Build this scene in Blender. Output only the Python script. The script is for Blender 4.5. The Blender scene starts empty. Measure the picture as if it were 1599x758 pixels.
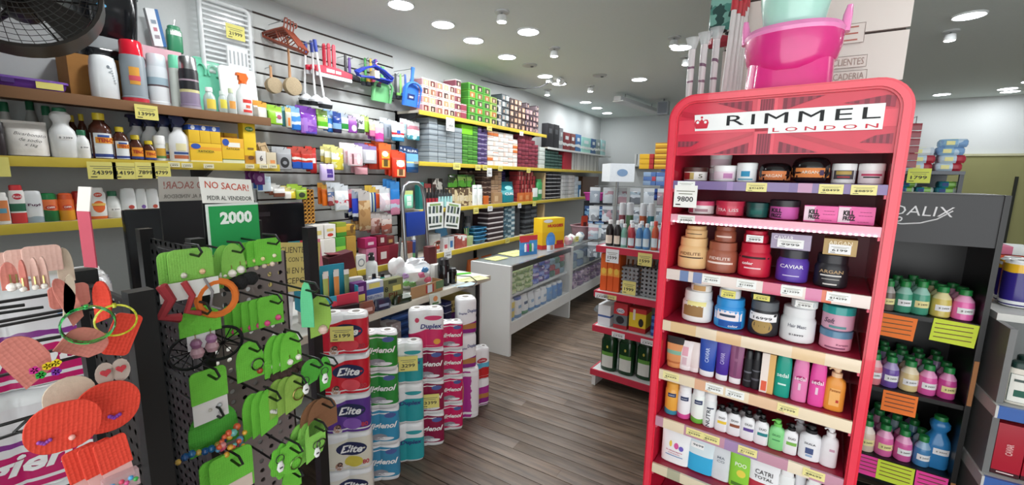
import bpy, bmesh, math, random
from mathutils import Matrix, Vector
random.seed(7)
SC = bpy.context.scene
C = SC.collection
PI = math.pi
R = math.radians
# ------------------------------------------------------------------ camera
cam_d = bpy.data.cameras.new('camera'); cam = bpy.data.objects.new('camera', cam_d); C.objects.link(cam)
cam_d.sensor_width = 36; cam_d.lens = 670.0 / 1599 * 36; cam_d.clip_start = .02
M3 = Matrix(((0.85203458, -0.09539752, 0.51471971), (0.52316689, 0.1208761, -0.84361447), (0.01826142, 0.98807301, 0.15289944)))
cam.matrix_world = Matrix.Translation((0, 0, 1.6)) @ M3.to_4x4()
SC.camera = cam
# ------------------------------------------------------------------ world: soft daylight reaching in through the open shop front
w = bpy.data.worlds.new('daylight'); SC.world = w; w.use_nodes = True
bg = w.node_tree.nodes['Background']; bg.inputs[0].default_value = (.97, 1.0, 1.0, 1); bg.inputs[1].default_value = 2.35
SC.view_settings.view_transform = 'Standard'; SC.view_settings.look = 'None'
SC.view_settings.exposure = 0.33; SC.view_settings.gamma = 1; SC.view_settings.use_curve_mapping = False
LAMP_POWER = 6.2; SPOT_POWER = 2.6
# ------------------------------------------------------------------ materials
def lin(h):
 h = h.lstrip('#'); o = []
 for i in (0, 2, 4):
  c = int(h[i:i+2], 16) / 255
  o.append(c / 12.92 if c <= .04045 else ((c + .055) / 1.055) ** 2.4)
 return (*o, 1)
_M = {}
KIND = {'p': (.38, 0), 'g': (.14, 0), 't': (.85, 0), 'k': (.65, 0), 'M': (.28, 1), 's': (.5, 0)}
def newmat(name):
 mt = bpy.data.materials.new(name); mt.use_nodes = True
 return mt, mt.node_tree, mt.node_tree.nodes['Principled BSDF']
def noise_col(nt, b, col, amount, scale, coord='Object', det=3):
 tc = nt.nodes.new('ShaderNodeTexCoord'); nz = nt.nodes.new('ShaderNodeTexNoise'); nz.inputs['Scale'].default_value = scale; nz.inputs['Detail'].default_value = det
 nt.links.new(tc.outputs[coord], nz.inputs['Vector'])
 mx = nt.nodes.new('ShaderNodeMix'); mx.data_type = 'RGBA'
 mx.inputs['A'].default_value = tuple(c * (1 - amount) for c in col[:3]) + (1,)
 mx.inputs['B'].default_value = tuple(min(1, c * (1 + amount)) for c in col[:3]) + (1,)
 nt.links.new(nz.outputs['Fac'], mx.inputs['Factor']); nt.links.new(mx.outputs['Result'], b.inputs['Base Color'])
 return nz
def m(h, k='p', var=.06, scale=30):
 key = (h, k, var, scale)
 if key in _M: return _M[key]
 mt, nt, b = newmat('surface_' + h.strip('#') + '_' + k)
 col = lin(h); r, me = KIND.get(k[0], (.4, 0))
 b.inputs['Roughness'].default_value = r; b.inputs['Metallic'].default_value = me
 noise_col(nt, b, col, var, scale)
 if k[0] == 'M': b.inputs['Specular IOR Level'].default_value = .5
 if k == 'pg': b.inputs['Roughness'].default_value = .25; b.inputs['Coat Weight'].default_value = .5
 if k == 'pt':      # translucent coloured plastic
  b.inputs['Transmission Weight'].default_value = .35; b.inputs['Roughness'].default_value = .25
 mt.diffuse_color = col; _M[key] = mt; return mt
def glass(h='#ffffff', alpha=.16, rough=.05):
 key = ('glass', h, alpha, rough)
 if key in _M: return _M[key]
 mt, nt, b = newmat('clear_film'); b.inputs['Base Color'].default_value = lin(h); b.inputs['Roughness'].default_value = rough
 b.inputs['Alpha'].default_value = alpha; b.inputs['Specular IOR Level'].default_value = .8
 tc = nt.nodes.new('ShaderNodeTexCoord'); nz = nt.nodes.new('ShaderNodeTexNoise'); nz.inputs['Scale'].default_value = 25
 bp = nt.nodes.new('ShaderNodeBump'); bp.inputs['Strength'].default_value = .25; bp.inputs['Distance'].default_value = .01
 nt.links.new(tc.outputs['Object'], nz.inputs['Vector']); nt.links.new(nz.outputs['Fac'], bp.inputs['Height']); nt.links.new(bp.outputs['Normal'], b.inputs['Normal'])
 _M[key] = mt; return mt
def emit(h, s):
 key = ('emit', h, s)
 if key in _M: return _M[key]
 mt, nt, b = newmat('glow'); b.inputs['Base Color'].default_value = lin(h); b.inputs['Emission Color'].default_value = lin(h); b.inputs['Emission Strength'].default_value = s
 _M[key] = mt; return mt
def stripes(stops, axis='Z', k='k', photo=None, wob=0.0, scale=14.0):
 """flat print: colour bands along an axis of the object's own bounding box; photo = colour of noisy picture blotches"""
 key = ('st', tuple(stops), axis, k, photo, wob, scale)
 if key in _M: return _M[key]
 mt, nt, b = newmat('print'); r, me = KIND.get(k, (.5, 0)); b.inputs['Roughness'].default_value = r
 tc = nt.nodes.new('ShaderNodeTexCoord'); sp = nt.nodes.new('ShaderNodeSeparateXYZ'); nt.links.new(tc.outputs['Generated'], sp.inputs[0])
 cr = nt.nodes.new('ShaderNodeValToRGB'); cr.color_ramp.interpolation = 'CONSTANT'
 el = cr.color_ramp.elements
 while len(el) < len(stops): el.new(.5)
 for e_, (p, h) in zip(el, stops): e_.position = p; e_.color = lin(h)
 fac = sp.outputs[axis]
 if wob or photo:
  nz = nt.nodes.new('ShaderNodeTexNoise'); nz.inputs['Scale'].default_value = scale; nz.inputs['Detail'].default_value = 2
  oi = nt.nodes.new('ShaderNodeObjectInfo'); ad = nt.nodes.new('ShaderNodeVectorMath'); nt.links.new(tc.outputs['Object'], ad.inputs[0]); nt.links.new(oi.outputs['Random'], ad.inputs[1])
  nt.links.new(ad.outputs[0], nz.inputs['Vector'])
 if wob:
  ma = nt.nodes.new('ShaderNodeMath'); ma.operation = 'MULTIPLY_ADD'; ma.inputs[1].default_value = wob; nt.links.new(nz.outputs['Fac'], ma.inputs[0]); nt.links.new(fac, ma.inputs[2])
  mb = nt.nodes.new('ShaderNodeMath'); mb.operation = 'SUBTRACT'; mb.inputs[1].default_value = wob * .5; nt.links.new(ma.outputs[0], mb.inputs[0]); fac = mb.outputs[0]
 nt.links.new(fac, cr.inputs[0]); out = cr.outputs[0]
 if photo:
  th = nt.nodes.new('ShaderNodeValToRGB'); th.color_ramp.interpolation = 'CONSTANT'; th.color_ramp.elements[0].color = (0, 0, 0, 1); th.color_ramp.elements[1].position = .53; th.color_ramp.elements[1].color = (1, 1, 1, 1)
  nt.links.new(nz.outputs['Fac'], th.inputs[0])
  mx = nt.nodes.new('ShaderNodeMix'); mx.data_type = 'RGBA'; mx.inputs['B'].default_value = lin(photo)
  nt.links.new(th.outputs[0], mx.inputs['Factor']); nt.links.new(out, mx.inputs['A']); out = mx.outputs['Result']
 nt.links.new(out, b.inputs['Base Color']); _M[key] = mt; return mt
def holes(h, pitch, rad, axes='XZ', rough=.5, metal=.3):
 """perforated sheet: round holes cut by alpha on a grid in the sheet's own plane"""
 key = ('holes', h, pitch, rad, axes)
 if key in _M: return _M[key]
 mt, nt, b = newmat('perforated_sheet'); b.inputs['Base Color'].default_value = lin(h); b.inputs['Roughness'].default_value = rough; b.inputs['Metallic'].default_value = metal
 tc = nt.nodes.new('ShaderNodeTexCoord'); sp = nt.nodes.new('ShaderNodeSeparateXYZ'); nt.links.new(tc.outputs['Object'], sp.inputs[0])
 sq = []
 for a in axes:
  pm = nt.nodes.new('ShaderNodeMath'); pm.operation = 'PINGPONG'; pm.inputs[1].default_value = pitch / 2; nt.links.new(sp.outputs[a], pm.inputs[0])
  p2 = nt.nodes.new('ShaderNodeMath'); p2.operation = 'POWER'; p2.inputs[1].default_value = 2; nt.links.new(pm.outputs[0], p2.inputs[0]); sq.append(p2)
 s = nt.nodes.new('ShaderNodeMath'); nt.links.new(sq[0].outputs[0], s.inputs[0]); nt.links.new(sq[1].outputs[0], s.inputs[1])
 g = nt.nodes.new('ShaderNodeMath'); g.operation = 'GREATER_THAN'; g.inputs[1].default_value = rad * rad; nt.links.new(s.outputs[0], g.inputs[0]); nt.links.new(g.outputs[0], b.inputs['Alpha'])
 _M[key] = mt; return mt
def bumpy(h, k='t', scale=200, strength=.4, var=.1, tex='noise'):
 key = ('bumpy', h, k, scale, strength, tex)
 if key in _M: return _M[key]
 mt, nt, b = newmat('textured_' + h.strip('#')); b.inputs['Roughness'].default_value = KIND[k][0]
 nz = noise_col(nt, b, lin(h), var, scale if tex == 'noise' else 30)
 src = nz.outputs['Fac']
 if tex == 'weave':
  tc = nt.nodes.new('ShaderNodeTexCoord'); vo = nt.nodes.new('ShaderNodeTexVoronoi'); vo.inputs['Scale'].default_value = scale; vo.inputs['Randomness'].default_value = .15
  nt.links.new(tc.outputs['Object'], vo.inputs['Vector']); src = vo.outputs['Distance']
 bp = nt.nodes.new('ShaderNodeBump'); bp.inputs['Strength'].default_value = strength; bp.inputs['Distance'].default_value = .002
 nt.links.new(src, bp.inputs['Height']); nt.links.new(bp.outputs['Normal'], b.inputs['Normal'])
 _M[key] = mt; return mt
def lineprint(h, ink, rows=9, k='k'):
 """paper with rows of small print (lines of ink across the sheet's width)"""
 st = []
 for i in range(rows):
  st += [((i + .25) / rows, h), ((i + .55) / rows, ink)]
 st = [(0, h)] + st + [(.97, h)]
 return stripes(st[:30], 'Z', k)
# ------------------------------------------------------------------ mesh helpers
_ME = {}
def finish(name, verts, faces, smooth=None):
 me = bpy.data.meshes.new(name); me.from_pydata(verts, [], faces); me.update()
 me.materials.append(None)
 if smooth is not None:
  me.polygons.foreach_set('use_smooth', [True] * len(me.polygons)); me.set_sharp_from_angle(angle=R(smooth))
 return me
def from_bm(name, bm, smooth=None):
 me = bpy.data.meshes.new(name); bm.to_mesh(me); bm.free(); me.materials.append(None)
 if smooth is not None:
  me.polygons.foreach_set('use_smooth', [True] * len(me.polygons)); me.set_sharp_from_angle(angle=R(smooth))
 return me
def cached(key, fn):
 if key not in _ME: _ME[key] = fn()
 return _ME[key]
def rk(*a):
 return tuple(round(x, 4) if isinstance(x, float) else x for x in a)
def ob(name, me, mt, parent=None, loc=(0, 0, 0), rot=(0, 0, 0), sc=None):
 o = bpy.data.objects.new(name, me); C.objects.link(o)
 if me.materials:
  o.material_slots[0].link = 'OBJECT'; o.material_slots[0].material = mt
 o.parent = parent; o.location = loc; o.rotation_euler = rot
 if sc: o.scale = sc
 return o
def tag(o, label=None, cat=None, group=None, kind=None):
 if label: o['label'] = label
 if cat: o['category'] = cat
 if group: o['group'] = group
 if kind: o['kind'] = kind
 return o
def thing(name, label, cat, loc=(0, 0, 0), rz=0, group=None, rot=None):
 o = bpy.data.objects.new(name, None); C.objects.link(o); o.empty_display_size = .02
 o.location = loc; o.rotation_euler = rot or (0, 0, R(rz)); return tag(o, label, cat, group)
def boxmesh(x, y, z, bev=0.0, base=True):
 """box centred in x and y; z from 0 (base) or centred"""
 def f():
  bm = bmesh.new(); bmesh.ops.create_cube(bm, size=1); bmesh.ops.scale(bm, vec=(x, y, z), verts=bm.verts)
  if base: bmesh.ops.translate(bm, vec=(0, 0, z / 2), verts=bm.verts)
  if bev: bmesh.ops.bevel(bm, geom=list(bm.edges), offset=min(bev, .45 * min(x, y, z)), segments=2, affect='EDGES', profile=.7)
  return from_bm('box', bm, 40 if bev else None)
 return cached(rk('box', float(x), float(y), float(z), float(bev), base), f)
def box(name, x, y, z, mt, parent=None, loc=(0, 0, 0), rot=(0, 0, 0), bev=0.0, base=True):
 return ob(name, boxmesh(x, y, z, bev, base), mt, parent, loc, rot)
def slab(name, a, b, mt, parent=None, bev=0.0):
 """axis-aligned box between two corners"""
 s = [abs(b[i] - a[i]) for i in range(3)]; c = [(a[i] + b[i]) / 2 for i in range(3)]
 return box(name, s[0], s[1], s[2], mt, parent, (c[0], c[1], min(a[2], b[2])), bev=bev)
def se(t, p):
 c, s = math.cos(t), math.sin(t)
 return math.copysign(abs(c) ** (2 / p), c), math.copysign(abs(s) ** (2 / p), s)
def loftmesh(secs, n=20, cap=(True, True), smooth=38):
 """secs: (z, rx, ry, p[, cx, cy]) superellipse rings from bottom to top"""
 def f():
  v = []; fc = []
  for s in secs:
   z, rx, ry, p = s[:4]; cx, cy = (s[4], s[5]) if len(s) > 4 else (0, 0)
   for i in range(n):
    a, b = se(2 * PI * (i + .5) / n, p); v.append((cx + rx * a, cy + ry * b, z))
  for k in range(len(secs) - 1):
   for i in range(n):
    j = (i + 1) % n; fc.append((k * n + i, k * n + j, (k + 1) * n + j, (k + 1) * n + i))
  if cap[0]: fc.append(tuple(range(n - 1, -1, -1)))
  if cap[1]: fc.append(tuple((len(secs) - 1) * n + i for i in range(n)))
  return finish('loft', v, fc, smooth)
 return cached(('loft', tuple(rk(*s) for s in secs), n, cap, smooth), f)
def loft(name, secs, mt, parent=None, loc=(0, 0, 0), rot=(0, 0, 0), n=20, cap=(True, True), smooth=38):
 return ob(name, loftmesh(secs, n, cap, smooth), mt, parent, loc, rot)
def prismmesh(pts, t, bev=0.0, plane='XZ', smooth=35):
 """outline in a plane, extruded by t (centred)"""
 def f():
  bm = bmesh.new(); vs = []
  for a, b in pts:
   vs.append(bm.verts.new((a, -t / 2, b) if plane == 'XZ' else (a, b, -t / 2)))
  fa = bm.faces.new(vs); r = bmesh.ops.extrude_face_region(bm, geom=[fa])
  bmesh.ops.translate(bm, vec=(0, t, 0) if plane == 'XZ' else (0, 0, t), verts=[g for g in r['geom'] if isinstance(g, bmesh.types.BMVert)])
  bmesh.ops.recalc_face_normals(bm, faces=bm.faces)
  return from_bm('prism', bm, smooth)
 return cached(('prism', tuple(rk(float(a), float(b)) for a, b in pts), round(t, 5), plane), f)
def prism(name, pts, t, mt, parent=None, loc=(0, 0, 0), rot=(0, 0, 0), plane='XZ', smooth=35):
 return ob(name, prismmesh(pts, t, 0, plane, smooth), mt, parent, loc, rot)
def tubemesh(path, r, n=6, closed=False, radii=None):
 path = [Vector(p) for p in path]; L_ = len(path); v = []; fc = []; up = Vector((0, 0, 1)); prev = None
 for k, p in enumerate(path):
  a = path[(k - 1) % L_] if (closed or k) else p; b = path[(k + 1) % L_] if (closed or k < L_ - 1) else p
  t = (b - a).normalized()
  if prev is None:
   prev = t.orthogonal().normalized()
  prev = (prev - t * prev.dot(t)).normalized(); q = t.cross(prev)
  rr = radii[k] if radii else r
  for i in range(n):
   an = 2 * PI * i / n; v.append(tuple(p + (prev * math.cos(an) + q * math.sin(an)) * rr))
 for k in range(L_ if closed else L_ - 1):
  for i in range(n):
   j = (i + 1) % n; k2 = (k + 1) % L_; fc.append((k * n + i, k * n + j, k2 * n + j, k2 * n + i))
 if not closed: fc.append(tuple(range(n - 1, -1, -1))); fc.append(tuple((L_ - 1) * n + i for i in range(n)))
 return finish('tube', v, fc, 50)
def tube(name, path, r, mt, parent=None, n=6, closed=False, radii=None, loc=(0, 0, 0), rot=(0, 0, 0)):
 key = ('tube', tuple(rk(*map(float, p)) for p in path), round(r, 5), n, closed, tuple(radii) if radii else None)
 return ob(name, cached(key, lambda: tubemesh(path, r, n, closed, radii)), mt, parent, loc, rot)
def ringpath(rx, ry, n=24, plane='XZ', c=(0, 0, 0)):
 o = []
 for i in range(n):
  a = 2 * PI * i / n; x, y = rx * math.cos(a), ry * math.sin(a)
  o.append((c[0] + x, c[1], c[2] + y) if plane == 'XZ' else (c[0] + x, c[1] + y, c[2]) if plane == 'XY' else (c[0], c[1] + x, c[2] + y))
 return o
def arc(cx, cz, rx, rz, a0, a1, n):
 return [(cx + rx * math.cos(R(a0 + (a1 - a0) * i / n)), cz + rz * math.sin(R(a0 + (a1 - a0) * i / n))) for i in range(n + 1)]
def rrect(w, h, r, n=5, z0=0.0, corners=(1, 1, 1, 1)):
 """rounded rectangle outline, x centred, z from z0; corners: br, tr, tl, bl"""
 pts = []
 for (sx_, sz_, a0, c) in ((1, 0, -90, corners[0]), (1, 1, 0, corners[1]), (-1, 1, 90, corners[2]), (-1, 0, 180, corners[3])):
  rr = r if c else .0005
  cx = sx_ * (w / 2 - rr); cz = z0 + (h - rr if sz_ else rr)
  pts += arc(cx, cz, rr, rr, a0, a0 + 90, n if c else 1)
 return pts
# ------------------------------------------------------------------ lettering
_TX = {}
def textgeo(s, bold=.0, shear=0.0, space=1.0):
 key = (s, bold, shear, space)
 if key in _TX: return _TX[key]
 cu = bpy.data.curves.new('lettering', 'FONT'); cu.body = s; cu.align_x = 'CENTER'; cu.align_y = 'CENTER'; cu.resolution_u = 2; cu.offset = bold; cu.shear = shear; cu.space_character = space
 o = bpy.data.objects.new('lettering', cu); C.objects.link(o); bpy.context.view_layer.update()
 me = bpy.data.meshes.new_from_object(o.evaluated_get(bpy.context.evaluated_depsgraph_get()))
 v = [(p.co.x, p.co.y) for p in me.vertices]; f = [tuple(p.vertices) for p in me.polygons]
 bpy.data.objects.remove(o); bpy.data.curves.remove(cu); bpy.data.meshes.remove(me)
 if v:
  x0, x1 = min(a for a, b in v), max(a for a, b in v); z0, z1 = min(b for a, b in v), max(b for a, b in v)
  v = [((a - (x0 + x1) / 2), (b - (z0 + z1) / 2)) for a, b in v]; W_, H_ = x1 - x0, z1 - z0
 else: W_ = H_ = 1
 _TX[key] = (v, f, W_, H_); return _TX[key]
def text(name, s, w, h, mt, parent, front=lambda x, z: 0.0, x=0.0, z=0.0, off=.0008, bold=.012, shear=0.0, space=1.0, mirror=False, tilt=0.0, key=None):
 """lettering fitted in w x h, centred at (x, z), laid on the front surface y = front(x, z)"""
 v, f, W_, H_ = textgeo(s, bold, shear, space)
 sx_ = w / W_; sz_ = (h / H_) if h else sx_
 ca, sa = math.cos(R(tilt)), math.sin(R(tilt)); vs = []
 for a, b in v:
  a, b = a * sx_, b * sz_
  if mirror: a = -a
  a, b = a * ca - b * sa, a * sa + b * ca
  px, pz = x + a, z + b; vs.append((px, front(px, pz) - off, pz))
 me = finish('lettering', vs, f)
 return ob(name, me, mt, parent)
def decal(name, w, h, mt, parent, front, x=0.0, z=0.0, off=.0005, nx=8, nz=2, shape='rect', wave=None, key=None):
 """flat printed patch of its own thin sheet laid on the front surface"""
 vs = []; fc = []
 if shape == 'rect':
  for j in range(nz + 1):
   for i in range(nx + 1):
    px = x - w / 2 + w * i / nx; t = j / nz; pz = z - h / 2 + h * t
    if wave: pz += wave(i / nx, t)
    vs.append((px, front(px, pz) - off, pz))
  for j in range(nz):
   for i in range(nx): a = j * (nx + 1) + i; fc.append((a, a + 1, a + nx + 2, a + nx + 1))
 else:
  n = 20; vs.append((x, front(x, z) - off, z))
  for k, fr in enumerate((.55, 1)):
   for i in range(n):
    a = 2 * PI * i / n; px = x + w / 2 * fr * math.cos(a); pz = z + h / 2 * fr * math.sin(a); vs.append((px, front(px, pz) - off, pz))
  for i in range(n):
   j = (i + 1) % n; fc.append((0, 1 + i, 1 + j)); fc.append((1 + i, 1 + n + i, 1 + n + j, 1 + j))
 return ob(name, finish('printed_patch', vs, fc, 60), mt, parent)
def front_of(secs):
 """front (-Y) surface of a loft as y = f(x, z)"""
 def f(x, z):
  for k in range(len(secs) - 1):
   a, b = secs[k], secs[k + 1]
   if a[0] <= z <= b[0] or k == len(secs) - 2:
    t = 0 if b[0] == a[0] else max(0, min(1, (z - a[0]) / (b[0] - a[0])))
    rx = a[1] + (b[1] - a[1]) * t; ry = a[2] + (b[2] - a[2]) * t; p = a[3] + (b[3] - a[3]) * t
    q = min(.995, abs(x) / max(rx, 1e-5)); cy = (a[5] + (b[5] - a[5]) * t) if len(a) > 5 else 0
    return cy - ry * (1 - q ** p) ** (1 / p)
  return 0.0
 return f
# ------------------------------------------------------------------ product builders
def base_at(pos, rz, d):
 x, y, z, w_, h_ = pos; a = R(rz)
 return (x - math.sin(a) * d / 2, y + math.cos(a) * d / 2, z + .0012), w_, h_ - .0015
def mm(h, k='p'):
 return h if not isinstance(h, str) else m(h, k)
STY = {  # body profile (height, half width), cap profile, roundness exponent
 'bottle': ([(0, .45), (.02, .5), (.6, .5), (.72, .43), (.81, .25), (.88, .22)], [(.85, .26), (.99, .26), (1, .24)], 2),
 'squat':  ([(0, .45), (.03, .5), (.48, .5), (.64, .45), (.78, .27), (.86, .23)], [(.82, .3), (.98, .29), (1, .26)], 2),
 'jug':    ([(0, .45), (.03, .5), (.45, .5), (.55, .45), (.66, .3), (.71, .29), (.8, .38), (.87, .37), (.94, .22)], [(.91, .26), (.99, .26), (1, .24)], 2.3),
 'talc':   ([(0, .47), (.02, .5), (.8, .5), (.86, .44)], [(.85, .4), (.97, .4), (1, .34)], 3),
 'slope':  ([(0, .48), (.02, .5), (.6, .5), (.86, .47), (.97, .42), (1, .3)], None, 2.6),
 'aero':   ([(0, .47), (.02, .5), (.74, .5), (.79, .43)], [(.77, .45), (.95, .43), (1, .3)], 2),
 'spraycan': ([(0, .47), (.02, .5), (.7, .5), (.74, .46)], [(.7, .5), (.98, .48), (1, .42)], 2),
 'jar':    ([(0, .44), (.05, .48), (.68, .48), (.72, .44)], [(.66, .5), (.97, .5), (1, .46)], 2),
 'bigjar': ([(0, .44), (.03, .49), (.1, .5), (.6, .5), (.7, .44), (.78, .41)], [(.74, .45), (.98, .44), (1, .4)], 2.2),
 'curvy':  ([(0, .4), (.04, .46), (.35, .44), (.7, .5), (.82, .46), (.86, .42)], [(.82, .44), (.98, .42), (1, .36)], 2),
 'dome':   ([(0, .3), (.1, .42), (.4, .5), (.62, .5), (.66, .46)], [(.6, .5), (.78, .48), (.92, .42), (1, .3)], 2.2),
 'tub':    ([(0, .42), (.05, .46), (.76, .5), (.8, .5)], [(.78, .53), (.97, .53), (1, .48)], 2),
 'flask':  ([(0, .5), (.08, .5), (.09, .47), (.7, .47), (.78, .43)], [(.76, .44), (.97, .42), (1, .38)], 2),
}
def add_prints(root, secs, w_, h_, labs, txts):
 fr = front_of(secs)
 for i, L_ in enumerate(labs or ()):
  z0, z1, hx = L_[:3]; wf = L_[3] if len(L_) > 3 else .86; xo = L_[4] if len(L_) > 4 else 0; sh = L_[5] if len(L_) > 5 else 'rect'
  decal('label', w_ * wf, (z1 - z0) * h_, mm(hx, 'k'), root, fr, xo * w_, (z0 + z1) / 2 * h_, .0006 + .0005 * i, shape=sh, nz=3)
 for T in txts or ():
  s, wf, hf, zf, hx = T[:5]; kw = T[5] if len(T) > 5 else {}
  kw = dict(kw); xo = kw.pop('xo', 0)
  text('lettering', s, wf * w_, hf * h_ if hf else None, m(hx, 'k'), root, fr, xo * w_, zf * h_, off=.0022, **kw)
def P(kind, pos, rz, name, label, cat, body='#dddddd', cap='#ffffff', labs=None, txts=None, d=None, p=None, group=None, k='p', n=20, capk='p', extra=None, lean=0):
 w_ = pos[3]
 if d is None: d = {'box': .55, 'pouch': .4, 'tube': .6, 'talc': .6, 'slope': .6}.get(kind, 1) * w_
 bp, w_, h_ = base_at(pos, rz, d)
 root = thing(name, label, cat, bp, rz, group)
 if lean: root.rotation_euler = (0, R(lean), R(rz))
 fd = d / w_
 if kind == 'box':
  box('carton', w_, d, h_, mm(body, k), root, bev=.0012)
  add_prints(root, [(0, w_ / 2, d / 2, 40), (h_, w_ / 2, d / 2, 40)], w_, h_, labs, txts)
 elif kind == 'pouch':
  secs = [(0, .44 * w_, .3 * d, 3), (.03 * h_, .48 * w_, .46 * d, 3), (.3 * h_, .49 * w_, .5 * d, 2.6), (.65 * h_, .49 * w_, .36 * d, 2.6), (.9 * h_, .5 * w_, .06 * d, 3), (.93 * h_, .5 * w_, .025 * d, 4), (h_, .5 * w_, .02 * d, 4)]
  loft('pouch_body', secs, mm(body, k), root, n=24)
  add_prints(root, secs, w_, h_, labs, txts)
 elif kind == 'tube':
  cb = .14 * h_
  loft('cap', [(0, .4 * w_, .4 * d, 2), (.02 * h_, .42 * w_, .42 * d, 2), (cb, .42 * w_, .42 * d, 2)], mm(cap, capk), root, n=18)
  secs = [(cb, .4 * w_, .4 * d, 2), (cb + .03 * h_, .45 * w_, .46 * d, 2), (.6 * h_, .48 * w_, .36 * d, 2.2), (.93 * h_, .5 * w_, .05 * d, 3), (.94 * h_, .5 * w_, .03 * d, 4), (h_, .5 * w_, .03 * d, 4)]
  loft('tube_body', secs, mm(body, k), root, n=22)
  add_prints(root, secs, w_, h_, labs, txts)
 else:
  sty = 'bottle' if kind in ('pump', 'trigger') else kind
  bo, ca, pp = STY[sty]
  if kind == 'pump': bo = [(0, .45), (.02, .5), (.56, .5), (.66, .45), (.72, .25), (.76, .22)]; ca = [(.73, .27), (.82, .27), (.83, .14), (.88, .12)]
  if kind == 'trigger': bo = [(0, .46), (.02, .5), (.45, .5), (.58, .44), (.68, .24), (.78, .2)]; ca = [(.76, .24), (.82, .24)]
  pp = p or pp
  secs = [(z * h_, r * w_, r * w_ * (fd if r > .3 else max(fd, min(1, fd * 1.3))), pp if r > .3 else 2) for z, r in bo]
  loft('body', secs, mm(body, k), root, n=n)
  add_prints(root, secs, w_, h_, labs, txts)
  if ca and cap: loft('cap', [(z * h_, r * w_, r * w_ * (fd if r > .3 else max(fd, min(1, fd * 1.3))), 2 if r <= .3 else pp) for z, r in ca], mm(cap, capk), root, n=n)
  if kind == 'pump':
   loft('pump_head', [(.87 * h_, .2 * w_, .16 * w_, 3), (.93 * h_, .2 * w_, .16 * w_, 3), (.94 * h_, .17 * w_, .14 * w_, 3)], mm(cap, capk), root, n=12)
   tube('nozzle', [(0, 0, .905 * h_), (-.3 * w_, -.1 * w_, .905 * h_), (-.4 * w_, -.14 * w_, .88 * h_)], .055 * w_, mm(cap, capk), root, n=6)
  if kind == 'trigger':
   prism('trigger_head', [(-.3 * w_, .85 * h_), (-.2 * w_, .81 * h_), (.2 * w_, .81 * h_), (.34 * w_, .9 * h_), (.2 * w_, h_), (-.42 * w_, h_), (-.45 * w_, .94 * h_), (-.3 * w_, .93 * h_)], .3 * w_, mm(cap, capk), root)
   prism('trigger_lever', [(-.34 * w_, .93 * h_), (-.26 * w_, .93 * h_), (-.2 * w_, .84 * h_), (-.24 * w_, .74 * h_), (-.3 * w_, .74 * h_), (-.27 * w_, .84 * h_)], .12 * w_, mm(cap, capk), root)
 if extra: extra(root, w_, d, h_)
 return root
def copy_tree(o, parent=None, loc=None, label=None, group=None):
 c = o.copy(); C.objects.link(c); c.parent = parent
 if loc: c.location = loc
 if label: c['label'] = label
 if group: c['group'] = group
 for ch in list(o.children): copy_tree(ch, c)
 return c
def short(s, n=16):
 w_ = s.split()[:n]
 while w_[-1].strip(',') in ('the', 'of', 'in', 'at', 'a', 'with', 'and', 'on', 'two', 'red,', 'by', 'last', 'left', 'right', 'seen', 'end', 'dark', 'pale') and len(w_) > 6: w_.pop()
 return ' '.join(w_).rstrip(',')
def sticker(root, w_, h_, hx, x, y, z, txt=None, ink='#3a3a30', rot=(0, 0, 0)):
 """small price card: sheet with a printed amount; parent is the thing it is taped to"""
 s = box('price_tag', w_, .0008, h_, m(hx, 'k'), root, (x, y, z), rot)
 if txt:
  text('price', txt, w_ * .7, h_ * .24, m(ink, 'k'), s, x=0, z=h_ * .38, off=.001, bold=.02)
  box('small_print', w_ * .8, .0004, h_ * .035, m('#77745c', 'k'), s, (0, -.0006, h_ * .72))
  box('small_print', w_ * .6, .0004, h_ * .035, m('#77745c', 'k'), s, (0, -.0006, h_ * .6))
  box('barcode', w_ * .22, .0004, h_ * .05, m('#222222', 'k'), s, (-w_ * .3, -.0006, h_ * .1))
 return s
def hangpack(pos, rz, name, label, cat, body, header=None, labs=None, txts=None, d=.02, film=False, group=None, hook=True, htxt=None, hk='p'):
 """pack hung by its header card: header + bulging pack body, with the wire hook that carries it"""
 bp, w_, h_ = base_at(pos, rz, d)
 root = thing(name, label, cat, bp, rz, group); hh = h_ * .22 if header else 0
 secs = [(0, .46 * w_, .1 * d, 4), (.04 * h_, .5 * w_, .4 * d, 3.5), (.4 * h_, .5 * w_, .5 * d, 3), ((h_ - hh) * .9, .5 * w_, .3 * d, 3.5), (h_ - hh, .5 * w_, .05 * d, 4)]
 loft('pack', secs, glass(body, .35, .15) if film else mm(body, hk), root, n=24)
 if header:
  hd = box('header_card', w_, .0015, hh, mm(header, 'k'), root, (0, 0, h_ - hh))
  if htxt: text('lettering', htxt[0], w_ * .8, hh * .45, m(htxt[1], 'k'), root, x=0, z=h_ - hh * .5, off=.0012)
 add_prints(root, secs, w_, h_, labs, txts)
 return root
def wire_hook(pos, length, parent, rz=90, n=1):
 """slatwall hook: clip plate, prong and price-holder at the tip (part of the wall panel)"""
 h = tube('hook', [(0, 0, 0), (0, -length, .0), (0, -length - .012, .012)], .003, m('#b8bcc0', 'M'), parent, 6, loc=pos, rot=(0, 0, R(rz)))
 return h
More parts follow.
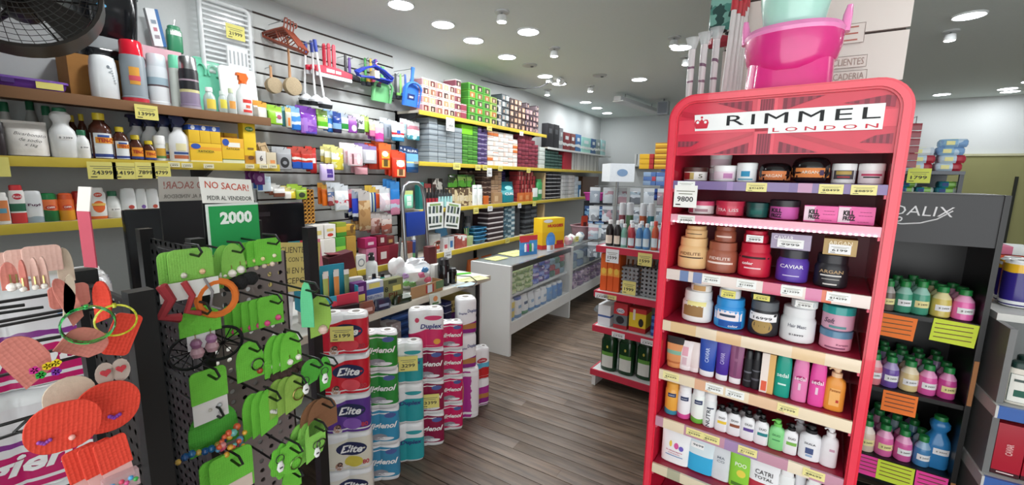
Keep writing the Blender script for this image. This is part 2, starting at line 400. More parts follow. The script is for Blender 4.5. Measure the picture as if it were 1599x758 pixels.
# ------------------------------------------------------------------ room shell
ZC = 2.81
WX = -3.22; YB = 8.7
def structure(o): o['kind'] = 'structure'; return o
wallmat = bumpy('#c9cdcd', 't', 60, .08, .03)
structure(slab('wall_left', (WX - .1, -1.6, 0), (WX, YB + .1, ZC), wallmat))
structure(slab('wall_back', (WX - .1, YB, 0), (6.1, YB + .1, ZC), wallmat))
structure(slab('wall_right', (5.0, -1.6, 0), (5.1, YB, ZC), wallmat))
structure(slab('shade_wall_front', (WX - .1, -.5, 0), (-.95, -.4, ZC), wallmat))  # unseen wall, added to keep daylight off the left shelves
structure(slab('ceiling', (WX - .1, -1.6, ZC), (5.1, YB + .1, ZC + .1), bumpy('#dde6e2', 't', 40, .05, .03)))
pan = structure(thing('trim_1', None, None)); slab('panel', (2.02, YB - .03, 0), (5.0, YB, 2.02), m('#8d8c5e', 't', .08, 3), pan)
slab('edge_strip', (2.76, YB - .05, .4), (2.79, YB - .03, 1.72), m('#22241c', 't'), pan)
slab('cap_rail', (2.02, YB - .045, 2.0), (5.0, YB, 2.03), m('#b9b795', 't'), pan)
def floor_mat(h, sc, kx=1.0):
 mt, nt, b = newmat('worn_board'); b.inputs['Roughness'].default_value = .42
 tc = nt.nodes.new('ShaderNodeTexCoord'); mp = nt.nodes.new('ShaderNodeMapping'); mp.inputs['Scale'].default_value = (1.2, 14, 1)
 oi = nt.nodes.new('ShaderNodeObjectInfo'); ad = nt.nodes.new('ShaderNodeVectorMath')
 nt.links.new(tc.outputs['Object'], ad.inputs[0]); nt.links.new(oi.outputs['Location'], ad.inputs[1]); nt.links.new(ad.outputs[0], mp.inputs['Vector'])
 nz = nt.nodes.new('ShaderNodeTexNoise'); nz.inputs['Scale'].default_value = 3; nz.inputs['Detail'].default_value = 6; nt.links.new(mp.outputs[0], nz.inputs['Vector'])
 cr = nt.nodes.new('ShaderNodeValToRGB'); c0 = lin(h); el = cr.color_ramp.elements
 el[0].position = .3; el[0].color = tuple(c * .45 for c in c0[:3]) + (1,); el[1].position = .75; el[1].color = tuple(min(1, c * 1.7) for c in c0[:3]) + (1,)
 nt.links.new(nz.outputs['Fac'], cr.inputs[0])
 n2 = nt.nodes.new('ShaderNodeTexNoise'); n2.inputs['Scale'].default_value = 1.6; n2.inputs['Detail'].default_value = 3; nt.links.new(ad.outputs[0], n2.inputs['Vector'])
 mx = nt.nodes.new('ShaderNodeMix'); mx.data_type = 'RGBA'; mx.inputs['B'].default_value = lin('#7d6e60'); nt.links.new(cr.outputs[0], mx.inputs['A'])
 ms = nt.nodes.new('ShaderNodeMapRange'); ms.inputs['From Min'].default_value = .45; ms.inputs['From Max'].default_value = .75; ms.inputs['To Max'].default_value = .55; nt.links.new(n2.outputs['Fac'], ms.inputs['Value']); nt.links.new(ms.outputs[0], mx.inputs['Factor'])
 mv = nt.nodes.new('ShaderNodeMix'); mv.data_type = 'RGBA'; mv.blend_type = 'MULTIPLY'; mv.inputs['Factor'].default_value = 1
 rr = nt.nodes.new('ShaderNodeMapRange'); rr.inputs['To Min'].default_value = .74; rr.inputs['To Max'].default_value = 1.15; nt.links.new(oi.outputs['Random'], rr.inputs['Value'])
 nt.links.new(mx.outputs['Result'], mv.inputs['A']); nt.links.new(rr.outputs[0], mv.inputs['B']); nt.links.new(mv.outputs['Result'], b.inputs['Base Color'])
 bp = nt.nodes.new('ShaderNodeBump'); bp.inputs['Strength'].default_value = .35; bp.inputs['Distance'].default_value = .004; nt.links.new(nz.outputs['Fac'], bp.inputs['Height']); nt.links.new(bp.outputs['Normal'], b.inputs['Normal'])
 return mt
FM = floor_mat('#675749', 3)
fl = structure(thing('floor', None, None)); slab('subfloor', (WX - .1, -1.6, -.1), (5.1, YB + .1, -.006), m('#1c1714', 't'), fl)
plank_me = {}
def plank(x0, x1, y0, y1, dz):
 ln = round(x1 - x0, 2); o = box('plank', ln, y1 - y0 - .0035, .006, FM, fl, ((x0 + x1) / 2, (y0 + y1) / 2, -.006 + dz), bev=.0015)
rr_ = random.Random(3); y = .95; npl = 0
while y < 5.3:
 wv = .088; x = -2.3 - rr_.random() * .8
 while x < .5:
  ln = rr_.choice((1.4, 1.9, 2.4, 3.0)); plank(x, x + ln - .003, y, y + wv, rr_.choice((0, -.0006, -.0012))); x += ln; npl += 1
 y += wv
for (a, b) in (((WX, -1.6, -.006), (5.0, .949, -.001)), ((WX, 5.305, -.006), (5.0, YB, -.001)), ((2.9, .95, -.006), (5.0, 5.3, -.001))):
 slab('floor_boards', a, b, FM, fl)
# ------------------------------------------------------------------ ceiling lamps
def downlight(x, y, label, r=.085):
 t = thing('downlight', label, 'ceiling light', (x, y, ZC))
 ob('trim_ring', loftmesh([(-.012, r * 1.02, r * 1.02, 2), (-.014, r * 1.1, r * 1.1, 2), (0, r * 1.14, r * 1.14, 2)], 28, (False, True)), m('#e6eaea', 'p'), t)
 ob('diffuser', loftmesh([(-.013, r * .6, r * .6, 2), (-.011, r * 1.02, r * 1.02, 2), (-.002, r * 1.02, r * 1.02, 2)], 28), emit('#f2f9ff', 14), t)
 l = bpy.data.lights.new('lamp', 'AREA'); l.shape = 'DISK'; l.size = 2 * r; l.energy = LAMP_POWER * (.35 if y > 7.2 else 1); l.color = (.98, .99, 1.0)
 lo = bpy.data.objects.new('lamp_light', l); C.objects.link(lo); lo.parent = t; lo.location = (0, 0, -.02)
def spotlight(x, y, label, yaw=0):
 t = thing('spot_lamp', label, 'ceiling light', (x, y, ZC), yaw)
 loft('mount', [(-.012, .05, .05, 2), (-.01, .055, .055, 2), (0, .055, .055, 2)], m('#c9cdce', 'p'), t)
 tube('arm', [(0, 0, -.01), (0, -.01, -.03)], .006, m('#9fa4a6', 'M'), t)
 loft('head', [(-.075, .036, .036, 2), (-.07, .04, .04, 2), (-.03, .034, .034, 2), (-.022, .02, .02, 2)], m('#dfe3e4', 'p'), t)
 loft('bulb', [(-.08, .02, .02, 2), (-.076, .033, .033, 2), (-.07, .034, .034, 2)], emit('#ffffff', 30), t)
 l = bpy.data.lights.new('lamp', 'SPOT'); l.energy = SPOT_POWER * 4; l.spot_size = R(110); l.shadow_soft_size = .03; l.color = (.98, .99, 1.0)
 lo = bpy.data.objects.new('lamp_light', l); C.objects.link(lo); lo.parent = t; lo.location = (0, 0, -.09)
LP = [(-2.43, 2.39, 'first round recessed ceiling light of the row along the left wall, nearest the camera'), (-2.43, 2.85, 'second round recessed ceiling light of the row along the left wall'),
 (-2.46, 3.3, 'third round recessed ceiling light of the row along the left wall'), (-2.48, 3.9, 'fourth round recessed ceiling light, above the green dye boxes'),
 (-1.91, 3.33, 'round recessed ceiling light beside the left row, nearest the aisle'), (-2.52, 4.83, 'round recessed ceiling light left of the security camera'),
 (-2.55, 5.29, 'round recessed ceiling light just behind the security camera'), (-2.77, 6.74, 'nearest of three far round ceiling lights before the back corner'),
 (-2.81, 7.36, 'middle of three far round ceiling lights before the back corner'), (-2.85, 8.01, 'last round ceiling light in the far left corner'),
 (-1.57, 5.5, 'round recessed ceiling light above the aisle, before the tube fixture'), (-.88, 4.38, 'round ceiling light left of the hanging mops, between two spots'),
 (1.06, 4.53, 'large round ceiling light at upper right, right of the slatted column'), (1.78, 8.2, 'round ceiling light far right, just over the red stand corner'),
 (2.35, 8.05, 'front one of the pair of round lights by the far right wall'), (2.45, 8.3, 'rear one of the pair of round lights by the far right wall'), (2.41, 7.6, 'round ceiling light at the right edge near the far wall'),
 (1.3, 1.6, None), (2.2, 2.8, None), (3.4, 4.6, None), (3.6, 7.0, None), (-2.43, 1.93, None), (-2.43, 1.1, None)]  # lamps without a label are unseen, added to brighten the shop
for i, (x, y, lb) in enumerate(LP):
 downlight(x, y, lb or 'round recessed ceiling light outside the picture added for extra light, number %s from the door' % ('one two three four five six seven'.split()[i - 17]))
for x, y, lb in [(-1.87, 2.86, 'small bright spot lamp on the ceiling nearest the camera'), (-1.93, 3.87, 'small spot lamp on the ceiling before the security camera'), (-2.88, 5.6, 'small spot lamp on the ceiling under the security camera cable'),
 (-2.25, 5.62, 'small spot lamp on the ceiling right of the security camera'), (-.88, 4.06, 'small spot lamp in front of the round light by the mops'), (-.9, 4.75, 'small spot lamp behind the round light by the mops'), (1.06, 4.92, 'small spot lamp behind the large round light at upper right')]:
 spotlight(x, y, lb)
t = thing('security_camera', 'white dome security camera on the ceiling with trailing black cable', 'camera', (-2.44, 5.0, ZC))
loft('base', [(-.02, .05, .05, 2), (0, .055, .055, 2)], m('#e8ecec'), t)
loft('housing', [(-.09, .02, .02, 2), (-.075, .042, .042, 2), (-.03, .046, .046, 2), (-.02, .04, .04, 2)], m('#eef1f1'), t, (.05, 0, 0))
loft('lens', [(-.005, .018, .018, 2), (.012, .024, .024, 2)], m('#15171a', 'g'), t, (.05, -.05, -.05), (R(90), 0, 0))
box('junction_box', .05, .08, .05, m('#dfe4e4'), t, (-.12, .02, -.05))
tube('cable', [(-.12, .02, -.045), (-.22, -.05, -.1), (-.36, -.18, -.13), (-.52, -.36, -.12), (-.76, -.55, -.06)], .006, m('#1c1d20'), t)
for x, y, lb in ((-2.44, 4.3, 'flat smoke detector on the ceiling before the security camera'), (-1.93, 5.1, 'flat round ceiling cover right of the security camera')):
 t = thing('ceiling_cover', lb, 'detector', (x, y, ZC)); loft('plate', [(-.02, .05, .05, 2), (-.012, .08, .08, 2), (0, .085, .085, 2)], m('#b9bebd'), t); loft('sensor', [(-.03, .015, .015, 2), (-.018, .02, .02, 2)], m('#5d6262'), t, (.03, 0, 0), n=10)
t = thing('tube_fixture', 'white strip light fixture hanging across the far ceiling', 'ceiling light', (-1.95, 6.9, ZC), -8)
box('housing', .11, 1.5, .06, m('#c9cdcf'), t, (0, 0, -.12), bev=.01); box('reflector', .16, 1.45, .012, m('#dfe3e3'), t, (0, 0, -.13))
for yy in (-.5, .5): tube('hanger', [(0, yy, -.06), (0, yy, 0)], .006, m('#a8acad', 'M'), t)
t = thing('ceiling_speaker', 'small grey box speaker hanging beside the strip light', 'speaker', (-1.6, 7.0, ZC - .02)); box('cabinet', .16, .14, .2, m('#9aa0a6'), t, (0, 0, -.22), bev=.01); box('grille', .13, .006, .16, bumpy('#7d838c', 't', 300, .6), t, (0, -.073, -.2)); tube('bracket', [(0, 0, -.04), (0, 0, .018)], .008, m('#777b80', 'M'), t)
# ------------------------------------------------------------------ red display stand
SA = -4.954
RED = '#dd2440'
t = thing('display_stand', 'tall red cosmetics stand with rounded top and white lettered banner', 'display stand', (0, 1.7, 0), SA)
def archpts(x0, x1, top, r): return [(x0, 0)] + arc(x0 + r, top - r, r, r, 180, 90, 8) + arc(x1 - r, top - r, r, r, 90, 0, 8) + [(x1, 0)]
outer = archpts(-.373, .313, 1.905, .09); inner = archpts(-.339, .281, 1.874, .06)
prism('frame', outer + inner[::-1], .42, m(RED, 'pg'), t, (0, .205, 0))
prism('front_rim', archpts(-.365, .305, 1.898, .085) + archpts(-.345, .287, 1.88, .066)[::-1], .012, m('#ee3b52', 'pg'), t, (0, -.008, 0))
slab('back_panel', (-.339, .37, .02), (.281, .385, 1.86), m('#8e1636', 'p'), t)
slab('plinth', (-.339, .03, 0), (.281, .37, .1), m('#b91c34', 'p'), t)
hd = ob('header_board', prismmesh(archpts(-.339, .281, .187, .06), .012), m('#d5304a', 'g'), t, (0, .012, 1.688))
def hpatch(name, pts, col, k='g', y=.0045): prism(name, pts, .001, m(col, k), t, (0, y, 0))
for pts in ([(-.085, 1.69), (-.025, 1.69), (-.025, 1.872), (-.085, 1.872)], [(-.337, 1.765), (.279, 1.765), (.279, 1.815), (-.337, 1.815)]): hpatch('header_cross', pts, '#e8475c')
for pts in ([(-.33, 1.83), (-.33, 1.85), (-.1, 1.79), (-.1, 1.775)], [(-.33, 1.692), (-.28, 1.692), (-.09, 1.755), (-.09, 1.765)], [(.0, 1.79), (.0, 1.775), (.275, 1.845), (.275, 1.862)], [(.0, 1.755), (.18, 1.692), (.23, 1.692), (.0, 1.768)]): hpatch('header_ray', pts, '#c22840', 'g', .0042)
dots = stripes([(0, '#7d2338'), (.1, '#a23148'), (.2, '#7d2338'), (.3, '#a23148'), (.4, '#7d2338'), (.5, '#a23148'), (.6, '#7d2338'), (.7, '#a23148'), (.8, '#7d2338'), (.9, '#a23148')], 'X', 'p')
for pts in ([(-.21, 1.868), (-.1, 1.868), (-.1, 1.83)], [(-.01, 1.83), (-.01, 1.868), (.1, 1.868)], [(.27, 1.82), (.15, 1.84), (.25, 1.855), (.27, 1.85)], [(-.335, 1.72), (-.335, 1.74), (-.26, 1.738), (-.29, 1.72)], [(-.01, 1.692), (-.01, 1.73), (.1, 1.692)], [(-.21, 1.692), (-.1, 1.728), (-.1, 1.692)], [(-.075, 1.69), (-.035, 1.69), (-.035, 1.757), (-.075, 1.757)], [(-.075, 1.826), (-.035, 1.826), (-.035, 1.87), (-.075, 1.87)], [(.2, 1.72), (.275, 1.715), (.275, 1.745), (.235, 1.74)]):
 prism('header_dotted_field', pts, .001, dots, t, (0, .0038, 0))
ban = prism('banner', [(-0.283, 1.832), (-0.278, 1.775), (-.045, 1.775), (-.045, 1.757), (.248, 1.757), (.248, 1.832)], .003, m('#f4f4f4', 'g'), t, (0, .002, 0))
text('lettering', 'RIMMEL', .415, .034, m('#17181c', 'k'), t, lambda x, z: 0, .033, 1.806, bold=.0, space=1.25)
text('lettering', 'LONDON', .27, .013, m('#d0243e', 'k'), t, lambda x, z: 0, .103, 1.768, bold=.004, space=1.6)
cr_ = [(-.019, 0), (.019, 0), (.021, .004)] + [(.024, .02), (.02, .03), (.012, .031), (.006, .026), (0, .034), (-.006, .026), (-.012, .031), (-.02, .03), (-.024, .02)] + [(-.021, .004)]
prism('crown_emblem', cr_, .0015, m('#d0243e', 'k'), t, (-.257, -.0005, 1.783))
for cx, cz, r_ in ((0, .039, .004), (-.013, .022, .005), (.013, .022, .005)):
 prism('crown_pearl', arc(0, 0, r_, r_, 0, 330, 11), .0018, m('#d0243e' if cx == 0 else '#f4f4f4', 'k'), t, (-.257 + cx, -.0006, 1.783 + cz))
SH = [1.594, 1.468, 1.254, 1.045, .838, .633, .42]
strips = [stripes([(0, '#83709f'), (.3, '#9a7fb5'), (.33, '#83709f'), (.6, '#7a669a'), (.64, '#c08fb0'), (.7, '#83709f')], 'X', 'g'), m('#f0a9bb', 'g'),
  stripes([(0, '#e9d9d2'), (.08, '#7d8fb8'), (.13, '#e9d9d2'), (.16, '#8894bd'), (.21, '#e9d9d2'), (.53, '#d96a86'), (.62, '#e9d9d2'), (.73, '#d77fa6'), (.8, '#e0785a'), (.84, '#e9d9d2')], 'X', 'g'),
  stripes([(0, '#ecd8be'), (.05, '#e8c596'), (.2, '#ecd8be'), (.32, '#e6bf92'), (.45, '#ecd8be'), (.7, '#e9c9a0'), (.85, '#ecd8be')], 'X', 'g'),
  stripes([(0, '#efdcc0'), (.22, '#e8b594'), (.3, '#efdcc0'), (.52, '#e9c3a0'), (.7, '#efdcc0')], 'X', 'g'),
  stripes([(0, '#c894a8'), (.05, '#f0dcc0'), (.18, '#c894a8'), (.42, '#a98bb5'), (.6, '#c894a8'), (.75, '#f0e0c8'), (.85, '#c894a8')], 'X', 'g'),
  stripes([(0, '#e6d6bb'), (.1, '#b9b59c'), (.18, '#e6d6bb')], 'X', 'g')]
tags = {0: [(-.29, '#f6f6f4', '$7199'), (-.06, '#f0e49a', '$41699'), (.145, '#f0e49a', '$8499'), (.225, '#f0e49a', '$8899')], 1: [(-.28, '#f4f0ee', '$9800')], 2: [(-.175, '#f6f6f4', '$14299'), (-.06, '#f6f6f4', '$11499'), (.075, '#f6f6f4', '$12299'), (.2, '#f6f6f4', '$14299')],
  4: [(-.29, '#f2e6a4', '$6699'), (-.13, '#f6f6f4', '$6699'), (-.06, '#f6f6f4', '$7199'), (.105, '#f2e6a4', '$3999')], 5: [(-.185, '#f0e49a', '$6299'), (-.125, '#f0e49a', '$5399'), (0, '#f0e49a', '$11999'), (.2, '#f0e49a', '$8699')], 3: [], 6: []}
for i, z in enumerate(SH):
 s = slab('shelf', (-.336, .0, z - .012), (.278, .33, z - .001), m('#a52340' if i else '#7a4a7e', 'p'), t)
 hh = .03 if i < 2 else .04
 sp_ = slab('price_rail', (-.338, -.012, z - hh), (.28, -.001, z + .001), strips[i], t, bev=.002)
 for (x, hx, tx) in tags[i]: sticker(t, .062, .03, hx, x, -.0135, z - .031, tx)
 for x in (-.338, .274): slab('shelf_bracket', (x, -.006, z - hh - .012), (x + .006, .03, z - hh), m('#d6556a'), t)
for j in range(40): box('led', .006, .003, .004, emit('#ffe8ee', 9), t, (-.325 + j * .0152, -.0125, SH[1] - .029))
sticker(t, .082, .082, '#f6f4f0', -0.289, -.016, 1.496, '9800', '#333333')
slab('shelf', (-.336, .0, .2), (.278, .33, .212), m('#a52340'), t); 
def RS(kind, pos, name, label, cat, *a, **k): return P(kind, pos, SA, name, label, cat, *a, **k)
J = 'hair_mask_jar'
RS('jar', (-0.28, 1.774, 1.594, 0.087, 0.053), J, 'low white jar with dark brown lid at the left end of top stand shelf', 'jar', '#f1ece8', '#4f2a26', [(.1, .6, stripes([(0, '#9c2b2b'), (.35, '#c9b26a'), (.55, '#f1ece8')], 'X'))], [('5', .14, .3, .35, '#6a6450', {'xo': .3})])
RS('jar', (-0.202, 1.848, 1.594, 0.078, 0.053), J, 'white pot at the back, under another white pot on top stand shelf', 'jar', '#f2eff0', '#f6f5f5', [(.15, .6, '#e6d3dc')])
RS('jar', (*(-0.202, 1.848, 1.594, 0.078, 0.053)[:2], 1.594 + (-0.202, 1.848, 1.594, 0.078, 0.053)[4], *(-0.202, 1.848, 1.594, 0.078, 0.053)[3:]), J, 'topmost white pot stacked on another pot at the back of top stand shelf', 'jar', '#f2eff0', '#f6f5f5', [(.15, .6, '#e2c9d4')])
RS('jar', (-0.175, 1.76, 1.594, 0.079, 0.06), J, 'white pot with pink and lilac label on top stand shelf', 'jar', '#f4f1f3', '#faf9f9', [(.12, .6, '#f0dbe6'), (.2, .5, '#c886b8', .35, .2)])
RS('jar', (-0.102, 1.749, 1.594, 0.067, 0.069), J, 'white pot with square blue label on top stand shelf', 'jar', '#eef1f3', '#f2f4f5', [(.28, .56, '#2e8fb8', .42), (.1, .17, '#5fb0c9', .7)])
RS('dome', (-0.016, 1.732, 1.594, 0.098, 0.068), J, 'black jar with orange band, smaller of two on top stand shelf', 'jar', '#22181a', '#191416', [(.12, .58, '#d9824e', .96)], [('ARGAN', .5, .16, .34, '#f3e3cf')], k='g', capk='g')
RS('dome', (0.085, 1.713, 1.594, 0.108, 0.086), J, 'black jar with orange band, larger of two on top stand shelf', 'jar', '#22181a', '#191416', [(.22, .58, '#dd8746', .96), (.3, .5, '#4d3b5a', .1, .3)], [('ARGAN', .42, .11, .42, '#f3e3cf')], k='g', capk='g')
RS('jar', (0.176, 1.73, 1.594, 0.066, 0.066), J, 'white jar with dark grey and gold label on top stand shelf', 'jar', '#e8e6e8', '#f1f0f0', [(.22, .66, '#4c474d', .9), (.45, .62, '#b79a52', .6), (.3, .36, '#b0353c', .5)])
RS('jar', (0.245, 1.724, 1.594, 0.067, 0.066), J, 'pale pink jar with white lid at the right end of top stand shelf', 'jar', '#f0dfe4', '#f6f3f3', [(.4, .5, '#c2385e', .75), (.3, .37, '#3b3538', .6)])
RS('jar', (-0.25, 1.772, 1.468, 0.097, 0.052), J, 'white jar with pink lid and red splash behind the hanging price card', 'jar', '#f3ebec', '#d24a72', [(.1, .45, '#c8506e', .2, -.3), (.2, .4, '#b9919c', .45, .1)])
RS('jar', (-0.148, 1.753, 1.468, 0.098, 0.057), J, 'glossy raspberry red jar on the lit second stand shelf', 'jar', '#d33a56', '#c72c4a', None, [('TRA', .3, .2, .4, '#f5d9dd', {'xo': -.2}), ('LISS', .3, .2, .4, '#f5d9dd', {'xo': .2})], k='g')
RS('jar', (-0.057, 1.755, 1.468, 0.073, 0.055), J, 'dark teal jar on the lit second stand shelf', 'jar', '#14544f', '#0f4844', [(.2, .5, '#1d6b62', .5)])
RS('jar', (0.025, 1.733, 1.468, 0.091, 0.068), J, 'magenta jar with black lid on the lit second stand shelf', 'jar', '#d55ba8', '#2a242a', [(.05, .6, '#cf5fae', .9)], [('KILL', .35, .22, .46, '#1d1820', {'xo': -.22, 'bold': .04}), ('FRIZZ', .35, .2, .2, '#1d1820', {'xo': -.22, 'bold': .04})])
def killbox(pos, lb):
 RS('box', pos, 'hair_treatment_carton', lb, 'carton', '#ee62a8', None, [(.08, .95, '#f7dbe8', .34, -.32), (.3, .9, '#ef79b6', .08, -.15)], [('KILL', .3, .3, .62, '#1a1518', {'xo': -.2, 'bold': .05}), ('FRIZZ', .34, .24, .32, '#1a1518', {'xo': -.18, 'bold': .05}), ('----', .3, .02, .7, '#7d2c58', {'xo': .25}), ('-----', .36, .02, .5, '#7d2c58', {'xo': .25}), ('----', .3, .02, .15, '#7d2c58', {'xo': .2})], d=.07, group='pink hair treatment cartons')
killbox((0.128, 1.719, 1.468, 0.09, 0.055), 'left one of two bright pink cartons on second stand shelf'); killbox((0.219, 1.711, 1.468, 0.092, 0.057), 'right one of two bright pink cartons on second stand shelf')
def stack(p1, p2, lb1, lb2, c1, c2, t1, l1=None, l2=None, ink='#2a2422', kind='bigjar', k='p', kind2=None, txt2=None, cap=None, nm2=J, cat2='jar', tg=None, d2=None, cap2=None):
 RS(kind, p1, J, lb1, 'jar', c1, cap or c1, l1, t1, k=k)
 z2 = p1[2] + p1[4]
 o = RS(kind2 or 'bigjar', (p2[0], p2[1], z2, p2[3], p2[4] - p1[4]), nm2, lb2, cat2, c2, cap2 or c2, l2, txt2, k=k, d=d2)
 if tg: sticker(o, p2[3] * .66, (p2[4] - p1[4]) * .55, tg[0], 0, -(d2 or p2[3]) / 2 - .003, (p2[4] - p1[4]) * .1, tg[1])
stack((-0.264, 1.753, 1.254, 0.111, 0.123), (-0.256, 1.757, 1.254, 0.079, 0.17), 'large cream jar with dark stripe on third stand shelf', 'small cream jar standing on the large cream jar', '#e6bd86', '#dfb57e', [('FIDELITE', .66, .09, .5, '#7a4a2a')], [(.36, .4, '#4a3022', .8)], [(.3, .36, '#4a3022', .7)])
stack((-0.159, 1.744, 1.254, 0.108, 0.117), (-0.152, 1.748, 1.254, 0.073, 0.177), 'large brown jar with white stripe on third stand shelf', 'small brown jar standing on the large brown jar', '#a15a44', '#94503c', [('FIDELITE', .66, .09, .48, '#f0dcd2')], [(.3, .36, '#f0dcd2', .8)], [(.3, .4, '#e7cdc2', .7)])
stack((-0.05, 1.734, 1.254, 0.106, 0.124), (-0.051, 1.74, 1.254, 0.08, 0.169), 'large red jar on third stand shelf', 'small red jar with white price sticker on the large red jar', '#c71a38', '#c4203c', [('color', .34, .09, .42, '#f6e6e8', {'xo': -.15, 'bold': .03})], [(.56, .62, '#3a1018', .9), (.26, .3, '#f0cfd4', .5)], None, tg=('#f4f4f4', '9899'))
stack((0.067, 1.724, 1.254, 0.097, 0.115), (0.056, 1.725, 1.254, 0.115, 0.169), 'large violet jar with black lid on third stand shelf', 'grey lilac carton on the violet jar', '#5a3aa6', '#a79ab4', [('CAVIAR', .7, .11, .5, '#efeaf6')], [(.2, .23, '#cfc6e6', .5)], None, kind2='box', txt2=[('CAVIAR', .5, .26, .74, '#efeaf2', {'xo': -.18})], cap='#28242e', nm2='hair_mask_carton', cat2='carton', tg=('#f4f4f4', '9999'), d2=.08)
stack((0.176, 1.715, 1.254, 0.094, 0.111), (0.19, 1.714, 1.254, 0.087, 0.165), 'large black jar with gold letters on third stand shelf', 'gold carton on the black jar', '#222026', '#b7975e', [('ARGAN', .68, .1, .5, '#b99a72')], [(.36, .4, '#d8d4d0', .6), (.26, .28, '#b9b5b0', .5), (.1, .14, '#d8d4d0', .4)], None, kind2='box', txt2=[('ARGAN', .7, .24, .76, '#f3e6c8')], nm2='hair_mask_carton', cat2='carton', tg=('#f4f4f4', '6199'), d2=.08)
stack((-0.231, 1.75, 1.045, 0.112, 0.125), (-0.22, 1.754, 1.045, 0.075, 0.166), 'large white jar with gold label on fourth stand shelf', 'small white jar with gold label on the large white jar', '#eceae8', '#efe9e2', None, [(.2, .66, '#9a7446', .66, -.05), (.55, .68, '#f0e49a', .6, .05)], [(.1, .6, '#c79a62', .6)])
stack((-0.114, 1.74, 1.045, 0.107, 0.116), (-0.117, 1.745, 1.045, 0.073, 0.166), 'large bright blue jar with white price sticker', 'small white jar with yellow price sticker on the blue jar', '#2f94dc', '#eef1f2', [('color', .3, .08, .13, '#f4f6fa', {'xo': .2})], [(.3, .62, '#f6e9ee', .86), (.08, .28, '#1a55a8', .7, .08), (.42, .5, '#31435c', .5)], None, tg=('#f0e87c', '6299'))
stack((-0.001, 1.73, 1.045, 0.098, 0.128), (-0.01, 1.736, 1.045, 0.077, 0.163), 'large black jar with gold medallion on fourth stand shelf', 'small black jar with yellow price sticker on the black jar', '#26242a', '#1f1e22', [('16999', .6, .08, .53, '#33303a')], [(.08, .5, '#a98a4f', .66, 0, 'ell'), (.44, .66, '#f3f0f2', .86)], None, tg=('#f0e87c', '6299'), cap='#5c6066')
stack((0.103, 1.721, 1.045, 0.106, 0.124), (0.116, 1.725, 1.045, 0.078, 0.168), 'largest white jar with grey script on fourth stand shelf', 'small white tub with printed lid on the largest white jar', '#e4e4e6', '#eceef0', [('Hair Masc', .5, .1, .5, '#777884'), ('$18999', .4, .06, .24, '#44444c')], None, [(.2, .5, '#9fb7c4', .7)], tg=('#f6f6f4', '5499'))
p_ = (0.212, 1.712, 1.045, 0.092, 0.069)
RS('jar', p_, J, 'pink jar with steel blue lid at the right of fourth stand shelf', 'jar', '#e59cb4', '#5d86a4', [(.12, .2, '#8a4a68', .6)], [('Keratin', .34, .1, .34, '#7d3f60', {'xo': .2})], capk='g')
q_ = (0.203, 1.712, 1.045, 0.092, 0.153)
RS('jar', (p_[0], p_[1], p_[2] + p_[4], p_[3], q_[4] - p_[4]), J, 'pink jar with teal lid stacked on the blue lidded jar', 'jar', '#d7a3ba', '#2f9c98', [(.1, .2, '#5b8f94', .5)], [('Soft', .3, .2, .38, '#4f3a52', {'xo': -.25, 'shear': .3})], capk='g')
RS('tube', (-0.294, 1.756, 0.838, 0.067, 0.129), 'cream_tube', 'orange tube with black crimped top at the left of fifth stand shelf', 'tube', stripes([(0, '#d9925c'), (.35, '#7fb09a'), (.5, '#d9925c'), (.74, '#201c1c')], 'Z'), '#d9925c', [(.16, .22, '#b7683a', .8)], None)
RS('tube', (-0.252, 1.757, 0.838, 0.056, 0.122), 'cream_tube', 'white tube with pink flower print on fifth stand shelf', 'tube', '#f0e4e6', '#f4eef0', [(.5, .8, '#e6a8b8', .4), (.2, .45, '#d9b8c2', .3)])
RS('tube', (-0.217, 1.759, 0.838, 0.043, 0.123), 'cream_tube', 'plain pale pink tube on fifth stand shelf', 'tube', '#ecdcda', '#f2e8e8')
RS('tube', (-0.17, 1.745, 0.838, 0.063, 0.16), 'cream_tube', 'royal blue tube on fifth stand shelf', 'tube', '#2c4fae', '#f0f0f4', None, [('CAVIAR', .9, .09, .55, '#c9d6f4', {'tilt': 90})], capk='p')
RS('tube', (-0.116, 1.742, 0.838, 0.049, 0.162), 'cream_tube', 'dark violet tube with white cap on fifth stand shelf', 'tube', '#4a2c9a', '#f0eef4', None, [('CAVIAR', .9, .09, .55, '#c2b4e6', {'tilt': 90})])
RS('tube', (-0.07, 1.74, 0.838, 0.048, 0.161), 'cream_tube', 'mauve tube with white cap on fifth stand shelf', 'tube', '#8e4f78', '#f2eef0', [(.2, .9, '#7b3f68', .2)])
RS('aero', (-0.029, 1.738, 0.838, 0.029, 0.143), 'spray_can', 'black spray can with silver print, left of two on fifth stand shelf', 'can', stripes([(0, '#1c1b20'), (.2, '#55555e'), (.25, '#1c1b20'), (.5, '#6a6a74'), (.55, '#1c1b20')], 'Z'), '#1a1a1e')
RS('aero', (-0.003, 1.735, 0.838, 0.03, 0.145), 'spray_can', 'black spray can with silver print, right of two on fifth stand shelf', 'can', stripes([(0, '#1c1b20'), (.3, '#55555e'), (.36, '#1c1b20'), (.6, '#6a6a74'), (.64, '#1c1b20')], 'Z'), '#1a1a1e')
RS('box', (0.034, 1.727, 0.838, 0.043, 0.15), 'shampoo_carton', 'white and orange carton with gold side on fifth stand shelf', 'carton', stripes([(0, '#f2e4dc'), (.55, '#e0b06a')], 'X'), None, [(.05, .3, '#e35f42', .4, -.2)], d=.04)
RS('slope', (0.08, 1.723, 0.838, 0.049, 0.153), 'shampoo_bottle', 'teal shampoo bottle on fifth stand shelf', 'bottle', '#0f9a86', None, [(.3, .34, '#d0efe8', .5)], [('sedal', .7, .1, .55, '#e8f8f4')], d=.032)
